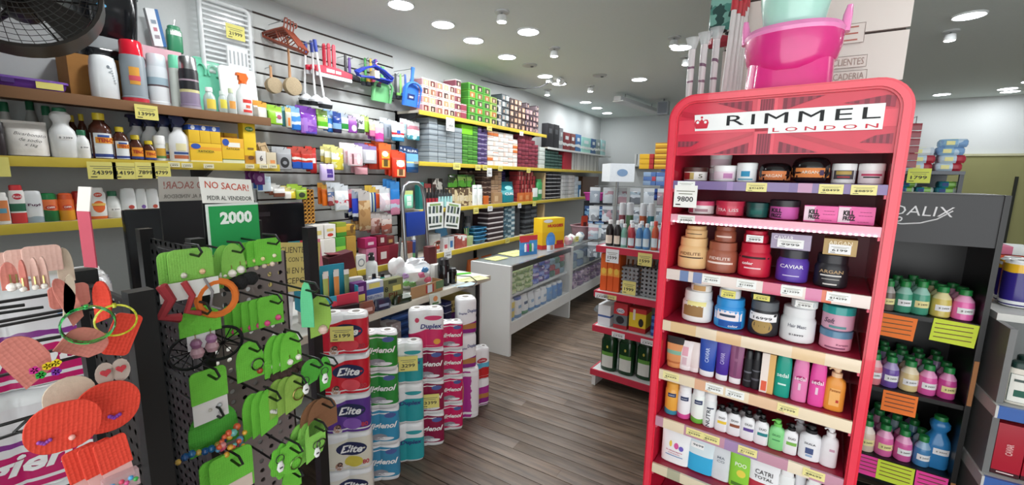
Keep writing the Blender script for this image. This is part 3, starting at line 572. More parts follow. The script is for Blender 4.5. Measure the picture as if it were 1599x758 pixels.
def pinkb(pos, lb, c):
 RS('slope', pos, 'shampoo_bottle', lb, 'bottle', c, None, [(.28, .44, '#e9c8dc', .16), (.5, .62, '#b21e6e', .6, 0, 'ell')], [('sedal', .72, .09, .56, '#fbe8f3')], d=.032)
pinkb((0.131, 1.719, 0.838, 0.047, 0.155), 'paler pink shampoo bottle beside the teal one', '#e57fb4'); pinkb((0.18, 1.714, 0.838, 0.046, 0.156), 'brighter pink shampoo bottle beside the orange pump bottle', '#e64fa4')
RS('pump', (0.229, 1.71, 0.838, 0.056, 0.161), 'shampoo_bottle', 'orange bottle with pale pump at the right of fifth stand shelf', 'bottle', '#ec9a3c', '#f0c9a0', [(.12, .5, '#f2b469', .5), (.2, .26, '#c03828', .14, .15)], [('Pantene', .5, .06, .46, '#a05a1c')], d=.04, p=3)
for (pos, lb, c, c2, cc) in (((-0.293, 1.756, 0.633, 0.056, 0.141), 'orange deodorant spray can with blue base', '#e5a544', '#3f8fa8', '#f2f2f2'), ((-0.243, 1.751, 0.633, 0.054, 0.143), 'white deodorant spray can with pink base', '#f0ecf0', '#d9559c', '#f4f2f4'), ((-0.19, 1.747, 0.633, 0.052, 0.147), 'white deodorant spray can with green base', '#eff2ee', '#6fb547', '#f4f4f4')):
 RS('aero', pos, 'spray_can', lb + ' on sixth stand shelf', 'can', stripes([(0, c2), (.2, c)], 'Z', 'g', None, .25), cc if c != '#e5a544' else '#e5a544', [(.56, .68, '#26345e', .55, .08)], [('BOZZANO', .4, .03, .62, '#e9ecf4', {'xo': .08})])
RS('aero', (-0.146, 1.743, 0.633, 0.048, 0.143), 'spray_can', 'white mousse can with upright letters on sixth stand shelf', 'can', '#eceef0', '#f4f4f6', [(.55, .59, '#44506a', .5, .1)], [('NUTRI', 1.6, .1, .3, '#3a3e46', {'tilt': 90})])
for (pos, lb, c, cc, body) in (((-0.101, 1.739, 0.633, 0.044, 0.113), 'yellow', '#e8c33c', '#141416', '#eeedf0'), ((-0.057, 1.735, 0.633, 0.047, 0.12), 'brown', '#8a4a30', '#141416', '#eeedf0'), ((-0.011, 1.731, 0.633, 0.047, 0.124), 'purple', '#5a3f8e', '#141416', '#eeedf0'), ((0.035, 1.727, 0.633, 0.046, 0.123), 'teal', '#1f7f84', '#141416', '#eeedf0'), ((0.125, 1.719, 0.633, 0.044, 0.122), 'green', '#7ab04e', '#141416', '#eeedf0')):
 RS('pump', pos, 'lotion_bottle', 'white pump bottle with black head and %s label band' % lb, 'bottle', body, cc, [(.3, .4, c, .7, .1)], [('DUO', .5, .07, .52, '#2c2a30', {'xo': .1})], p=3, d=.03)
RS('pump', (0.083, 1.723, 0.633, 0.048, 0.121), 'lotion_bottle', 'pale green pump bottle with green head on sixth stand shelf', 'bottle', '#86d68a', '#74c95e', [(.3, .34, '#4a9a5c', .5)], [('DUO', .5, .07, .48, '#3c7a4c')], p=3, d=.03)
for j, (pos, lb) in enumerate((((-0.074, 1.807, 0.633, 0.045, 0.095), 'first'), ((-0.025, 1.803, 0.633, 0.043, 0.101), 'second'), ((0.022, 1.798, 0.633, 0.04, 0.104), 'third'), ((0.155, 1.787, 0.633, 0.049, 0.112), 'fourth'))):
 RS('pump', pos, 'lotion_bottle', '%s white pump bottle in the back row of sixth stand shelf' % lb, 'bottle', '#e8e8ec', '#18181b' if j < 3 else '#dcdce2', p=3, d=.03)
RS('pump', (0.182, 1.714, 0.633, 0.065, 0.136), 'lotion_bottle', 'wide white bottle with black pump on sixth stand shelf', 'bottle', '#e6e6ea', '#18181b', [(.2, .36, '#3f4f7e', .36), (.12, .18, '#8fa6c8', .3)], [('SKALA', .5, .055, .48, '#3b3b44')], p=2.6, d=.045)
RS('pump', (0.236, 1.71, 0.633, 0.049, 0.15), 'lotion_bottle', 'white pump bottle at the right end of sixth stand shelf', 'bottle', '#eae6ea', '#f0eef0', [(.4, .46, '#c79ab0', .3, .15)], p=2.6, d=.035)
RS('pouch', (-0.261, 1.753, 0.42, 0.115, 0.147), 'hair_treatment_pouch', 'white pouch with coloured petals at the left of lowest stand shelf', 'pouch', '#f0f0f2', None, [(.5, .68, '#e8c646', .1, -.15, 'ell'), (.48, .66, '#d9559c', .16, .05, 'ell'), (.46, .6, '#6a5ab8', .16, .22, 'ell'), (.26, .28, '#3f78b8', .6)], [('k.therapia', .56, .05, .4, '#c23a6e'), ('hidratante', .4, .03, .34, '#c23a6e')])
RS('pouch', (-0.162, 1.749, 0.42, 0.099, 0.148), 'hair_treatment_pouch', 'pouch with sky blue lower half on lowest stand shelf', 'pouch', stripes([(0, '#2fa8d9'), (.52, '#d9e6ec')], 'Z'), None, [(.7, .84, '#f6f6f6', .5, -.15)], [('9699', .4, .05, .78, '#333a44', {'xo': -.12})])
RS('pouch', (-0.087, 1.748, 0.42, 0.069, 0.14), 'hair_treatment_pouch', 'pale grey pouch with thin lettering on lowest stand shelf', 'pouch', '#d6d9de', None, None, [('MA', .4, .07, .7, '#7d8490'), ('CO', .4, .07, .6, '#7d8490')])
RS('pouch', (-0.018, 1.737, 0.42, 0.078, 0.148), 'hair_treatment_pouch', 'lime green pouch with avocado print on lowest stand shelf', 'pouch', '#8ccc3a', None, [(.35, .55, '#e3d04c', .4, .05, 'ell'), (.08, .18, '#4a7a20', .7)], [('POO', .5, .1, .68, '#f4f8e4')])
RS('pouch', (0.059, 1.725, 0.42, 0.101, 0.154), 'hair_treatment_pouch', 'white pouch with red lower part on lowest stand shelf', 'pouch', stripes([(0, '#b52a3c'), (.42, '#ededf0')], 'Z'), None, None, [('CATRI', .56, .1, .68, '#3a3238'), ('TOTAL', .6, .08, .55, '#3a3238')])
RS('talc', (0.13, 1.724, 0.42, 0.049, 0.144), 'shampoo_bottle', 'white flat bottle with green lettering on lowest stand shelf', 'bottle', '#f0f2f2', '#f4f4f4', None, [('ROS', .7, .06, .45, '#2f8a72', {'tilt': 90})])
RS('talc', (0.21, 1.717, 0.42, 0.047, 0.154), 'shampoo_bottle', 'white flat bottle at the right end of lowest stand shelf', 'bottle', '#eceef0', '#f4f4f4', None, [('ROS', .7, .06, .5, '#2f8a72', {'tilt': 90})])
RS('tube', (0.172, 1.745, 0.42, 0.033, 0.14), 'cream_tube', 'white tube with grey print between two flat bottles', 'tube', '#e6e6ea', '#f0f0f0')
# ------------------------------------------------------------------ left wall shelves
def wall_shelf(label, y0, y1, z, face, facek, thick=.045, depth=.3, xf=-2.9, mt=None, brackets=()):
 t = thing('wall_shelf', label, 'shelf', (xf, (y0 + y1) / 2, z))
 L_ = y1 - y0
 slab('board', (-depth, -L_ / 2, -thick * .6), (-.012, L_ / 2, 0), mt or m('#b9b2a4', 't'), t)
 slab('front_edge', (-.012, -L_ / 2, -thick), (0, L_ / 2, .001), m(face, facek, .12, 8), t, bev=.002)
 for yb in brackets:
  prism('bracket', [(-depth + .0, 0), (-.05, 0), (-.05, -.02), (-depth + .03, -.12), (-depth, -.12)], .02, m('#1d1d20'), t, (0, yb - (y0 + y1) / 2, -thick * .6), (0, 0, 0))
 return t
Z1, Z2, Z3 = 1.95, 1.648, 1.345
ws1 = wall_shelf('brown wooden wall shelf holding flasks and trays, highest at left', -1.0, 1.66, Z1, '#7d5a3c', 't', .05, mt=m('#6f5138', 't', .2, 12), brackets=(1.2, .2))
ws2 = wall_shelf('yellow edged wall shelf holding brown bottles and yellow cartons', -1.0, 1.7, Z2, '#c9b23e', 'p', .045, brackets=(1.3,))
ws3 = wall_shelf('yellow edged wall shelf holding repellent cans, lowest at left', -1.0, 1.66, Z3, '#c9b23e', 'p', .045)
def tag_on(root, u_pos, w_, h_, hx, tx): # price card hanging from a shelf edge, facing the aisle
 x, y, z = u_pos; sticker(root, w_, h_, hx, x - root.location.x + .003, y - root.location.y, z - root.location.z, tx, rot=(0, 0, R(90)))
tag_on(ws1, (-2.895, 0.991, 1.862), .1, .075, '#e6dc7a', '13999')
for (p, w_, tx) in (((-2.893, 0.783, 1.548), .11, '24399'), ((-2.893, 0.873, 1.548), .1, '14199'), ((-2.892, 0.957, 1.552), .085, '7899'), ((-2.892, 1.027, 1.552), .085, '4799'), ((-2.89, 0.447, 1.557), .06, None)):
 tag_on(ws2, p, w_, .085, '#e6dc7a', tx)
for p in ((-2.893, 1.09, 1.616), (-2.893, 1.152, 1.614), (-2.893, 1.263, 1.613), (-2.893, 1.498, 1.619), (-2.893, 1.588, 1.621), (-2.893, 1.647, 1.623)): tag_on(ws2, p, .055, .026, '#e9e4c4', '1499')
def LW(kind, pos, name, label, cat, *a, **k): return P(kind, pos, 90, name, label, cat, *a, **k)
# --- top shelf
t = thing('storage_tray', 'purple plastic tray with yellow price label under the fan', 'tray', (-3.02, 0.578, 1.964)[:2] + (Z1,), 90)
loft('tray_body', [(0, .12, .07, 5), (.02, .135, .08, 5), (.045, .14, .085, 5)], m('#6b3fa0', 'g'), t); loft('rim', [(.04, .145, .09, 5), (.05, .145, .09, 5)], m('#7d55ae', 'g'), t)
box('price_label', .09, .001, .03, m('#e6dc7a', 'k'), t, (.07, -.088, .01)); box('handle_slot', .04, .012, .02, m('#4c2a78'), t, (-.06, -.085, .02))
pb = (-3.03, 0.844, 1.95, 0.206, 0.234)
LW('box', (pb[0], pb[1], pb[2], pb[3], .215), 'cardboard_box', 'brown cardboard box carrying the black appliance', 'box', bumpy('#a8763c', 't', 30, .2), None, [(0, 1, '#8d5f2c', .02)], d=.17, extra=lambda r, w_, d, h_: box('tape_strip', w_ * 1.002, .05, .001, m('#c39a63', 'g'), r, (0, 0, h_)))
px_ = (-3.03, 0.94, 2.187)
t = thing('water_heater_jug', 'black and grey countertop appliance with blue oval badge on cardboard box', 'appliance', (-3.12, px_[1], Z1 + .218), 90)
loft('base', [(0, .13, .085, 5), (.03, .135, .09, 5), (.045, .13, .085, 5)], m('#1a1c20', 'g'), t); loft('tray_ring', [(.045, .125, .083, 5), (.1, .12, .08, 5), (.11, .1, .07, 4)], m('#8f9496'), t)
sb = [(.09, .07, .06, 3), (.12, .11, .078, 4), (.3, .125, .085, 4), (.34, .125, .085, 4)]
loft('tank', sb, m('#101216', 'g'), t); loft('lid', [(.338, .13, .095, 4), (.36, .125, .092, 4), (.375, .1, .07, 4)], m('#8fa0a8', 'g'), t)
decal('badge', .04, .02, m('#3f9fd0', 'k'), t, front_of(sb), -.04, .26, shape='ell'); text('lettering', 'Atma', .028, .009, m('#e8f2f8', 'k'), t, front_of(sb), -.04, .26, off=.0016)
LW('slope', (-2.93, 0.855, 1.95, 0.109, 0.212), 'air_freshener', 'white plastic air freshener dispenser beside the red lidded flask', 'dispenser', '#e9eef0', None, [(.7, .78, '#7a8288', .12, .1, 'ell'), (.6, .64, '#9aa4a8', .1, .14, 'ell')], d=.075, k='g', extra=lambda r, w_, d, h_: [loft('vent', [(0, .004, .003, 2), (.003, .004, .003, 2)], m('#c4ccd0'), r, (w_ * (.2 + .018 * i), -d * .47, h_ * (.72 - .055 * i)), (R(90), 0, 0), 8) for i in range(7)])
def flaskhandle(r, w_, d, h_, c):
 tube('handle', [(w_ * .42, .03, h_ * .62), (w_ * .55, .06, h_ * .6), (w_ * .58, .07, h_ * .45), (w_ * .55, .06, h_ * .24), (w_ * .42, .03, h_ * .2)], .011, m(c), r, 8)
LW('flask', (-2.905, 0.975, 1.95, 0.113, 0.313), 'vacuum_flask', 'grey vacuum flask with red lid and red base', 'flask', stripes([(0, '#c4283a'), (.08, '#8d979e')], 'Z', 'p'), '#d42236', [(.28, .56, '#e0a03c', .36, -.1), (.34, .42, '#d45060', .4, -.1)], None, extra=lambda r, w_, d, h_: flaskhandle(r, w_, d, h_, '#8d979e'), capk='g')
LW('flask', (-2.965, 1.099, 1.95, 0.101, 0.281), 'vacuum_flask', 'white vacuum flask with grey band beside the red lidded flask', 'flask', stripes([(0, '#e4e9ec'), (.48, '#5b4a4e'), (.52, '#9fb6c2'), (.7, '#d5dde2')], 'Z', 'p'), '#ccd6dc', None, None, extra=lambda r, w_, d, h_: flaskhandle(r, w_, d, h_, '#cfd8de'))
pk = (-3.06, 1.168, 1.95, 0.193, 0.343)
LW('box', (-3.11, pk[1], Z1, pk[3], pk[4]), 'gift_box', 'pale pink box behind the white flask', 'box', '#d7a9b4', None, d=.09)
zt = Z1 + pk[4]
LW('box', (-3.12, (-3.12, 1.17, 2.35)[1], zt + .012, .06, .2), 'toothbrush_box', 'blue and white printed card pack leaning upright on the pink box', 'pack', stripes([(0, '#e6e8ea'), (.72, '#3f6fa8')], 'X'), None, [(.2, .3, '#9a8f98', .4, -.1), (.4, .5, '#c07a88', .3, -.1), (.6, .7, '#8d9aa8', .4, -.1)], d=.03, lean=-8)
LW('talc', (-3.115, (-3.115, 1.251, 2.371)[1], zt, .075, .15), 'drinking_bottle', 'green drinking cup with white band and metal spoon on the pink box', 'cup', '#3d9068', '#3d9068', [(.62, .82, '#e8ece8', .95)], d=.06, extra=lambda r, w_, d, h_: tube('spoon', [(.0, .0, h_ * .9), (.01, 0, h_ * 1.25)], .003, m('#b9bcc0', 'M'), r))
LW('flask', (-3.03, 1.205, 1.95, 0.067, 0.307), 'tumbler', 'tall pale tumbler with mint green lid', 'tumbler', '#c9cfc8', '#6fd0a8', [(.6, .7, '#d9c050', .5, .3)])
LW('flask', (-2.91, 1.229, 1.95, 0.1, 0.291), 'tumbler', 'steel tumbler with black sleeves and purple marbled base', 'tumbler', stripes([(0, '#a9a0ac'), (.06, '#8d7f98'), (.4, '#cfc890'), (.47, '#202126'), (.68, '#a894a0'), (.72, '#202126')], 'Z', 'p', None, 0), '#b9bcbe', None, None, capk='M')
def hookboard(pos, label, col, holes_=True):
 bp, w_, h_ = base_at(pos, 90, .02); t = thing('bath_tray', label, 'tray', bp, 90); t.rotation_euler = (R(-6), 0, R(90))
 prism('panel', rrect(w_, h_, .025, 5), .012, m(col, 'g'), t); 
 tube('rim', [(x, 0, z) for x, z in rrect(w_, h_, .025, 5)], .008, m(col, 'g'), t, 6, True)
 if holes_:
  for sx_ in (-.25, .2): tube('hook_loop', [(x + sx_ * w_, -.014, z) for x, z in arc(0, h_ * .78, w_ * .18, h_ * .12, -40, 220, 10)], .007, m(col, 'g'), t)
hookboard((-3.13, 1.419, 1.95, 0.151, 0.35), 'mint green plastic board with two hooks leaning on wall', '#79d3b2')
hookboard((-3.08, 1.579, 1.95, 0.218, 0.321), 'white plastic board leaning behind the orange capped sprayer', '#dfe4e4', False)
LW('squat', (-2.92, 1.325, 1.95, 0.062, 0.141), 'dropper_bottle', 'small clear bottle with yellow label and pointed white cap', 'bottle', '#cfe3dc', '#eef0ee', [(.1, .5, '#e3c94c', .8)], k='pt')
LW('squat', (-2.92, 1.392, 1.95, 0.047, 0.131), 'dropper_bottle', 'small clear bottle with yellow label, middle of three', 'bottle', '#cfdcd8', '#c9d6cf', [(.2, .6, '#ddd04c', .8)], k='pt')
LW('squat', (-2.92, 1.443, 1.95, 0.045, 0.155), 'dropper_bottle', 'small clear bottle with orange label, nearest the sprayer', 'bottle', '#d9e0de', '#c9d6b0', [(.2, .5, '#e3a04c', .8)], k='pt')
LW('trigger', (-2.93, 1.536, 1.95, 0.087, 0.265), 'spray_bottle', 'white spray bottle with orange trigger and red print on top shelf', 'bottle', '#eceff0', '#ee6a24', [(.1, .42, '#f3f3f3', .8), (.3, .38, '#d93a34', .6), (.08, .14, '#d93a34', .6), (.18, .25, '#e0624c', .3)])
bp = (-3.15, 1.559, 2.228, 0.324, 0.458)
t = thing('dish_rack', 'white slatted plastic rack wrapped in clear film with yellow tag', 'rack', (-3.17, bp[1], bp[2]), 90)
w_, h_ = bp[3], bp[4]
tube('frame', [(x, 0, z) for x, z in rrect(w_ * .92, h_ * .96, .03, 4)], .014, m('#e9edee', 'g'), t, 8, True)
for i in range(13): box('slat', w_ * .86, .012, .012, m('#e4e9ea', 'g'), t, (0, 0, h_ * (.07 + .067 * i)))
box('side_panel', w_ * .4, .02, h_ * .3, m('#f1f3f4', 'g'), t, (.05, -.012, h_ * .1)); 
for i in range(5): box('slot', .008, .003, h_ * .18, m('#9fa6aa'), t, (-.0 + .025 * i, -.0235, h_ * .16))
box('film', w_, .05, h_, glass('#f4f8fa', .18, .12), t, (0, -.005, 0), bev=.012)
sticker(t, w_ * .36, h_ * .2, '#e3dc7a', .04, -.032, h_ * .5, '21999')
# --- second shelf
LW('jar', (-2.93, 0.466, 1.648, 0.043, 0.147), 'dark_tub', 'dark tub cut by the left picture edge on yellow edged shelf', 'tub', '#2a2226', '#221c20')
pos = (-2.93, 0.559, 1.648, 0.142, 0.163)
o = LW('pouch', pos, 'powder_bag', 'clear bag of white powder with handwriting in black marker', 'bag', bumpy('#e6e2dc', 'p', 40, .6), None, None, None, d=.13)
for s_, zf, wf in (('Bicarbonato', .6, .7), ('de sodio', .45, .5), ('x 1kg', .3, .3)):
 text('handwriting', s_, pos[3] * wf, None, m('#26242a', 'k'), o, lambda x, z: -.07, 0, pos[4] * zf, shear=.35, bold=0, tilt=-6)
LW('jug', (-2.93, 0.677, 1.648, 0.094, 0.236), 'vinegar_bottle', 'large waisted white bottle with green cap beside the powder bag', 'bottle', '#e8eaea', '#1f6b48', [(.36, .46, '#f4f4f2', .6)], [('$ 2399', .5, .04, .4, '#444444')], p=3)
for j, (u, lb) in enumerate((( 3, 'leftmost'), (44, 'second'), (61, 'third'))):
 LW('squat', (-3.07, (-3.07, 0.522, 1.836)[1] + (0, .135, .19)[j], Z2, .05, .25), 'small_bottle', '%s clear bottle with green cap behind the powder bag' % lb, 'bottle', '#b4b6b2', '#1f6b48')
LW('squat', (-3.15, (-3.1, 0.621, 1.88)[1], Z2, .05, .28), 'small_bottle', 'rearmost clear bottle with green cap behind the powder bag', 'bottle', '#b4b6b2', '#1f6b48')
LW('squat', (-2.93, 0.739, 1.648, 0.056, 0.138), 'vinegar_bottle', 'small white bottle with green cap beside the large brown bottle', 'bottle', '#eef0ee', '#1f6b48', [(.3, .46, '#f6f6f4', .7)], [('$ 999', .5, .06, .38, '#444444')])
BR = '#4d2a20'
LW('bottle', (-3.05, 0.738, 1.648, 0.042, 0.215), 'wax_bottle', 'brown bottle with yellow cap in the back, left of two', 'bottle', BR, '#d9c02e', k='g')
LW('bottle', (-3.05, 0.775, 1.648, 0.039, 0.226), 'wax_bottle', 'brown bottle with yellow cap in the back, right of two', 'bottle', BR, '#d9c02e', k='g')
def tenc(pos, lb):
 LW('bottle', pos, 'wax_bottle', lb, 'bottle', BR, '#e3c92e', [(.02, .56, '#e6ebee', .96), (.04, .11, '#2a3f86', .96), (.34, .47, '#e89a28', .8, .06), (.47, .52, '#2f55a0', .5)], [('TEN-C', .66, .09, .405, '#b22a1c', {'xo': .06, 'bold': .04})], k='g')
tenc((-2.93, 0.816, 1.648, 0.091, 0.23), 'largest brown bottle with yellow cap and orange lettered label'); tenc((-2.93, 0.889, 1.648, 0.068, 0.169), 'second largest brown bottle with yellow cap and orange label')
def tenc2(pos, lb):
 LW('squat', pos, 'wax_bottle', lb, 'bottle', BR, '#e3c92e', [(.05, .5, '#e89a28', .96), (.05, .14, '#2a3f86', .96)], [('TEN-C', .7, .14, .33, '#b22a1c', {'bold': .04})], k='g')
tenc2((-2.93, 0.95, 1.648, 0.063, 0.133), 'third brown bottle with yellow cap and orange label'); tenc2((-2.93, 1.006, 1.648, 0.06, 0.107), 'smallest brown bottle with yellow cap and orange label')
LW('jar', (-2.95, 1.062, 1.648, 0.056, 0.14), 'wax_pot', 'white pot with yellow and green label beside the smallest brown bottle', 'pot', '#e6e8e4', '#f0f0ee', [(.1, .5, '#d9a83c', .9), (.1, .2, '#5c8a4c', .9)])
sp = (-2.93, 1.148, 1.648, 0.112, 0.253)
for j in range(4):
 LW('trigger', (sp[0] - .075 * (j > 0) * j * .7, sp[1] - .045 * j, Z2, sp[3] * .9, sp[4]), 'spray_bottle', ('front', 'second', 'third', 'rearmost')[j] + ' white spray bottle with navy trigger in the row on yellow edged shelf', 'bottle', '#e8eaec', '#1f2a52', [(.06, .14, '#b0603c', .7), (.16, .21, '#2c4a86', .7), (.24, .4, '#e4dcae', .5)], d=.05, group='white navy trigger sprays')
YB_ = stripes([(0, '#e4d9a0'), (.08, '#ecc02c'), (.62, '#e9a32c'), (.8, '#ecc02c')], 'Z')
pl = (-2.93, 1.275, 1.648, 0.168, 0.113)
def blu(r, w_, d, h_): decal('blue_corner', w_ * .3, h_ * .28, m('#2f55b0', 'k'), r, lambda x, z: -d / 2, -w_ * .32, h_ * .82, .001, shape='ell')
LW('box', pl, 'pest_carton', 'wide yellow carton with blue corner under three small cartons', 'carton', YB_, None, [(.48, .66, '#d9b92a', .5, -.05)], [('RATICIDA', .5, .1, .57, '#3a3420')], d=.12, extra=blu)
for j in range(3):
 ww = pl[3] / 3; LW('box', (pl[0], pl[1] + (j - 1) * ww, Z2 + pl[4], ww * .97, (-2.93, 1.284, 1.648, 0.168, 0.218)[4] - pl[4]), 'pest_carton', ('left', 'middle', 'right')[j] + ' one of three small yellow and blue cartons on the wide carton', 'carton', stripes([(0, '#ecc02c'), (.68, '#2f55b0'), (.97, '#ecc02c')], 'Z'), None, [(.7, .95, '#dfe6f0', .4, -.1, 'ell')], d=.11, group='small yellow blue pest cartons')
LW('box', (-2.93, 1.426, 1.648, 0.128, 0.155), 'pest_carton', 'yellow carton with blue corner and white sticker', 'carton', stripes([(0, '#d9dcc0'), (.12, '#7a8a3c'), (.16, '#ecc02c'), (.6, '#e9b030')], 'Z'), None, [(.64, .82, '#f2f2ea', .55, .05)], [('RATICIDA', .6, .07, .57, '#2c2820')], d=.1, extra=blu)
ph = (-2.96, 1.395, 1.648, 0.07, 0.231)
for j in range(2):
 for i in range(2):
  LW('box', (-3.06, (-2.96, 1.396, 1.844)[1] + .085 * i, Z2 + .1 * j, .08, .095), 'pest_carton', 'small yellow carton behind, %s of the %s column' % (('lower', 'upper')[j], ('left', 'right')[i]), 'carton', YB_, None, [(.3, .7, '#b9802c', .5, .1, 'ell')], d=.07)
LW('box', (-2.93, 1.531, 1.648, 0.076, 0.256), 'pest_carton', 'tall narrow yellow carton with insect print at shelf end', 'carton', stripes([(0, '#c48a24'), (.2, '#eec828')], 'Z'), None, [(.8, .92, '#4c8a3c', .7, 0, 'ell'), (.1, .2, '#6a4420', .5, 0, 'ell'), (.35, .4, '#8a6a20', .5)], [('Gel', .5, .05, .86, '#f2f0d8')], d=.06)
for j in range(3):
 o = box('trap_board', .055, .012, .14, m('#c9ae86', 't', .15, 40), None, (0, 0, 0), (0, 0, 0)); bpz = (-2.98, 1.645, 1.755)
 o.location = (-3.02 + .02 * j, bpz[1] - .02 + .025 * j, Z2 + .008); o.rotation_euler = (R(-10), R(-14), R(90)); tag(o, ('rearmost', 'middle', 'front')[j] + ' wooden mousetrap board leaning at the shelf end', 'trap', 'wooden mousetraps'); o.name = 'mouse_trap'
 tube('spring_bar', [(-.02, -.008, .06), (-.02, -.008, .12), (.02, -.008, .12), (.02, -.008, .06)], .0015, m('#8d8d88', 'M'), o)
LW('box', (-2.92, 1.59, 1.648, 0.063, 0.086), 'trap_pack', 'small white pack with large number at the shelf end', 'pack', '#dfdcd6', None, None, [('6', .3, .4, .45, '#4c464e')], d=.03)
LW('box', (-2.92, 1.658, 1.648, 0.065, 0.081), 'trap_pack', 'small beige pack with orange mark at the shelf end', 'pack', '#d6c9ae', None, [(.08, .35, '#e0955c', .5, .1)], d=.03)
# --- third shelf
LW('talc', (-2.93, 0.444, 1.345, 0.043, 0.142), 'repellent_bottle', 'white bottle with orange label cut by the left picture edge', 'bottle', '#eceae6', '#eceae6', [(.1, .75, '#d9824a', .8), (.35, .5, '#5f9ab0', .5)])
LW('talc', (-2.93, 0.492, 1.345, 0.05, 0.175), 'repellent_bottle', 'white bottle with red cap and green label on lowest left shelf', 'bottle', stripes([(0, '#d23c3c'), (.32, '#e9ecea'), (.36, '#2c6a4c'), (.6, '#eceae6')], 'Z'), '#cf2e34', [(.62, .78, '#c83040', .6, 0, 'ell')], [('Raid', .5, .06, .7, '#f4eaea')])
LW('slope', (-2.93, 0.541, 1.345, 0.061, 0.148), 'repellent_bottle', 'white sloped bottle with dark letters on lowest left shelf', 'bottle', stripes([(0, '#9fb0bc'), (.18, '#e4e7e9')], 'Z', 'p', None, .2), None, None, [('Fuyi', .66, .1, .55, '#5a2c4a', {'bold': .03})])
def off(pos, lb, c1, c2, oval, capc): LW('aero', pos, 'repellent_can', lb, 'can', stripes([(0, c1), (.5, c2)], 'Z', 'p', None, .25), capc, [(.42, .58, oval, .6, 0, 'ell')], [('OFF!', .42, .07, .5, '#f6efe6', {'bold': .03})])
off((-2.93, 0.594, 1.345, 0.063, 0.135), 'green and orange repellent can with green cap', '#1f6f3c', '#e0703a', '#c43a28', '#1f7f44')
off((-2.93, 0.651, 1.345, 0.06, 0.134), 'all orange repellent can on lowest left shelf', '#e8a02c', '#e86a2c', '#d9482c', '#e86030')
off((-2.97, 0.704, 1.345, 0.049, 0.141), 'red repellent can behind the pink card', '#c8322e', '#d9402e', '#e8a050', '#c8322e')
LW('talc', (-2.93, 0.765, 1.345, 0.065, 0.16), 'repellent_bottle', 'white repellent bottle with round orange sun print', 'bottle', stripes([(0, '#e8702c'), (.1, '#f0f0ee')], 'Z'), '#f4f4f4', [(.2, .58, '#e8682c', .72, 0, 'ell'), (.7, .84, '#d9482c', .5, 0, 'ell'), (.42, .5, '#f0c060', .8)], [('OFF!', .36, .05, .77, '#f8f0ea')])
LW('squat', (-2.93, 0.828, 1.345, 0.064, 0.14), 'vinegar_bottle', 'small white bottle with green cap on the lowest left shelf', 'bottle', '#eceeec', '#1f6b48', [(.25, .4, '#f8f8f6', .8)], [('$ 999', .5, .05, .32, '#444444')])
for pos, lb, c in (((-2.93, 0.888, 1.345, 0.064, 0.155), 'left', '#b9443c'), ((-2.95, 0.948, 1.345, 0.05, 0.15), 'middle', '#7a5aa8'), ((-2.95, 0.999, 1.345, 0.058, 0.15), 'right', '#c45040')):
 LW('slope', pos, 'repellent_bottle', '%s of three white repellent bottles above the black monitor' % lb, 'bottle', '#e8ebec', None, [(.28, .42, c, .4, .1, 'ell'), (.12, .16, '#8d9096', .5, .1)])
# ------------------------------------------------------------------ big floor fan at the upper left
fc_ = Vector((-2.66, 0.521, 2.323))
t = thing('pedestal_fan', 'large black fan with round wire cage at the upper left corner', 'fan', (fc_.x, fc_.y, fc_.z), 70, rot=(R(-12), 0, R(70)))
BK = m('#211d1b', 'p')
rf = .255
tube('outer_ring', ringpath(rf, rf, 40), .008, BK, t, 8, True); tube('outer_ring', [(x, .05, z) for x, _, z in ringpath(rf, rf, 40)], .006, BK, t, 6, True)
for k in range(1, 13): tube('cage_ring', [(x, -.045 * (1 - (k / 13) ** 2), z) for x, _, z in ringpath(rf * k / 13, rf * k / 13, 32)], .0016, BK, t, 4, True)
for k in range(44):
 a = 2 * PI * k / 44; tube('cage_wire', [(rf * q * math.cos(a + .35 * q), -.045 * (1 - q * q) - .001, rf * q * math.sin(a + .35 * q)) for q in (.08, .35, .65, 1)], .0016, BK, t, 4)
for k in range(6):
 a = 2 * PI * k / 6; tube('cage_rib', [(rf * q * math.cos(a), .05 + .07 * (1 - q), rf * q * math.sin(a)) for q in (.2, .6, 1)], .004, BK, t, 5)
for k in range(3):
 a0 = 120 * k + 74
 pts = [(.05 * math.cos(R(a0 - 20)), .05 * math.sin(R(a0 - 20)))] + [(.235 * math.cos(R(a0 + q)), .235 * math.sin(R(a0 + q))) for q in (-10, 2, 14, 24)] + [(.05 * math.cos(R(a0 + 40)), .05 * math.sin(R(a0 + 40)))]
 prism('blade', pts, .006, m('#2b2623', 'p'), t, (0, .02, 0), (R(7) * math.cos(R(a0)), 0, 0))
loft('hub', [(-.01, .05, .05, 2), (.05, .055, .055, 2), (.06, .04, .04, 2)], BK, t, (0, -.0, 0), (R(90), 0, 0), 20)
loft('motor', [(0, .07, .07, 2), (.1, .075, .075, 2), (.14, .05, .05, 2)], BK, t, (0, .2, 0), (R(90), 0, 0), 20)
sh_ = [(x, .03, z) for x, _, z in ringpath(rf * 1.02, rf * 1.02, 40)]
ob('shroud', loftmesh([(-.055, rf * 1.0, rf * 1.0, 2), (-.06, rf * 1.03, rf * 1.03, 2), (.06, rf * 1.05, rf * 1.05, 2), (.06, rf * 1.0, rf * 1.0, 2)], 40, (False, False)), m('#2a2522', 'p'), t, (0, .03, 0), (R(90), 0, 0))
loft('tilt_knob', [(0, .022, .022, 2), (.02, .022, .022, 2), (.024, .014, .014, 2)], m('#9aa0a0', 'M'), t, (rf * .93, -.06, .1), (R(90), 0, 0), 16)
tube('wall_bracket', [(-.02, .2, 0), (-.1, .3, -.02), (-.16, .36, -.06), (-.17, .36, -.2)], .014, BK, t, 8)
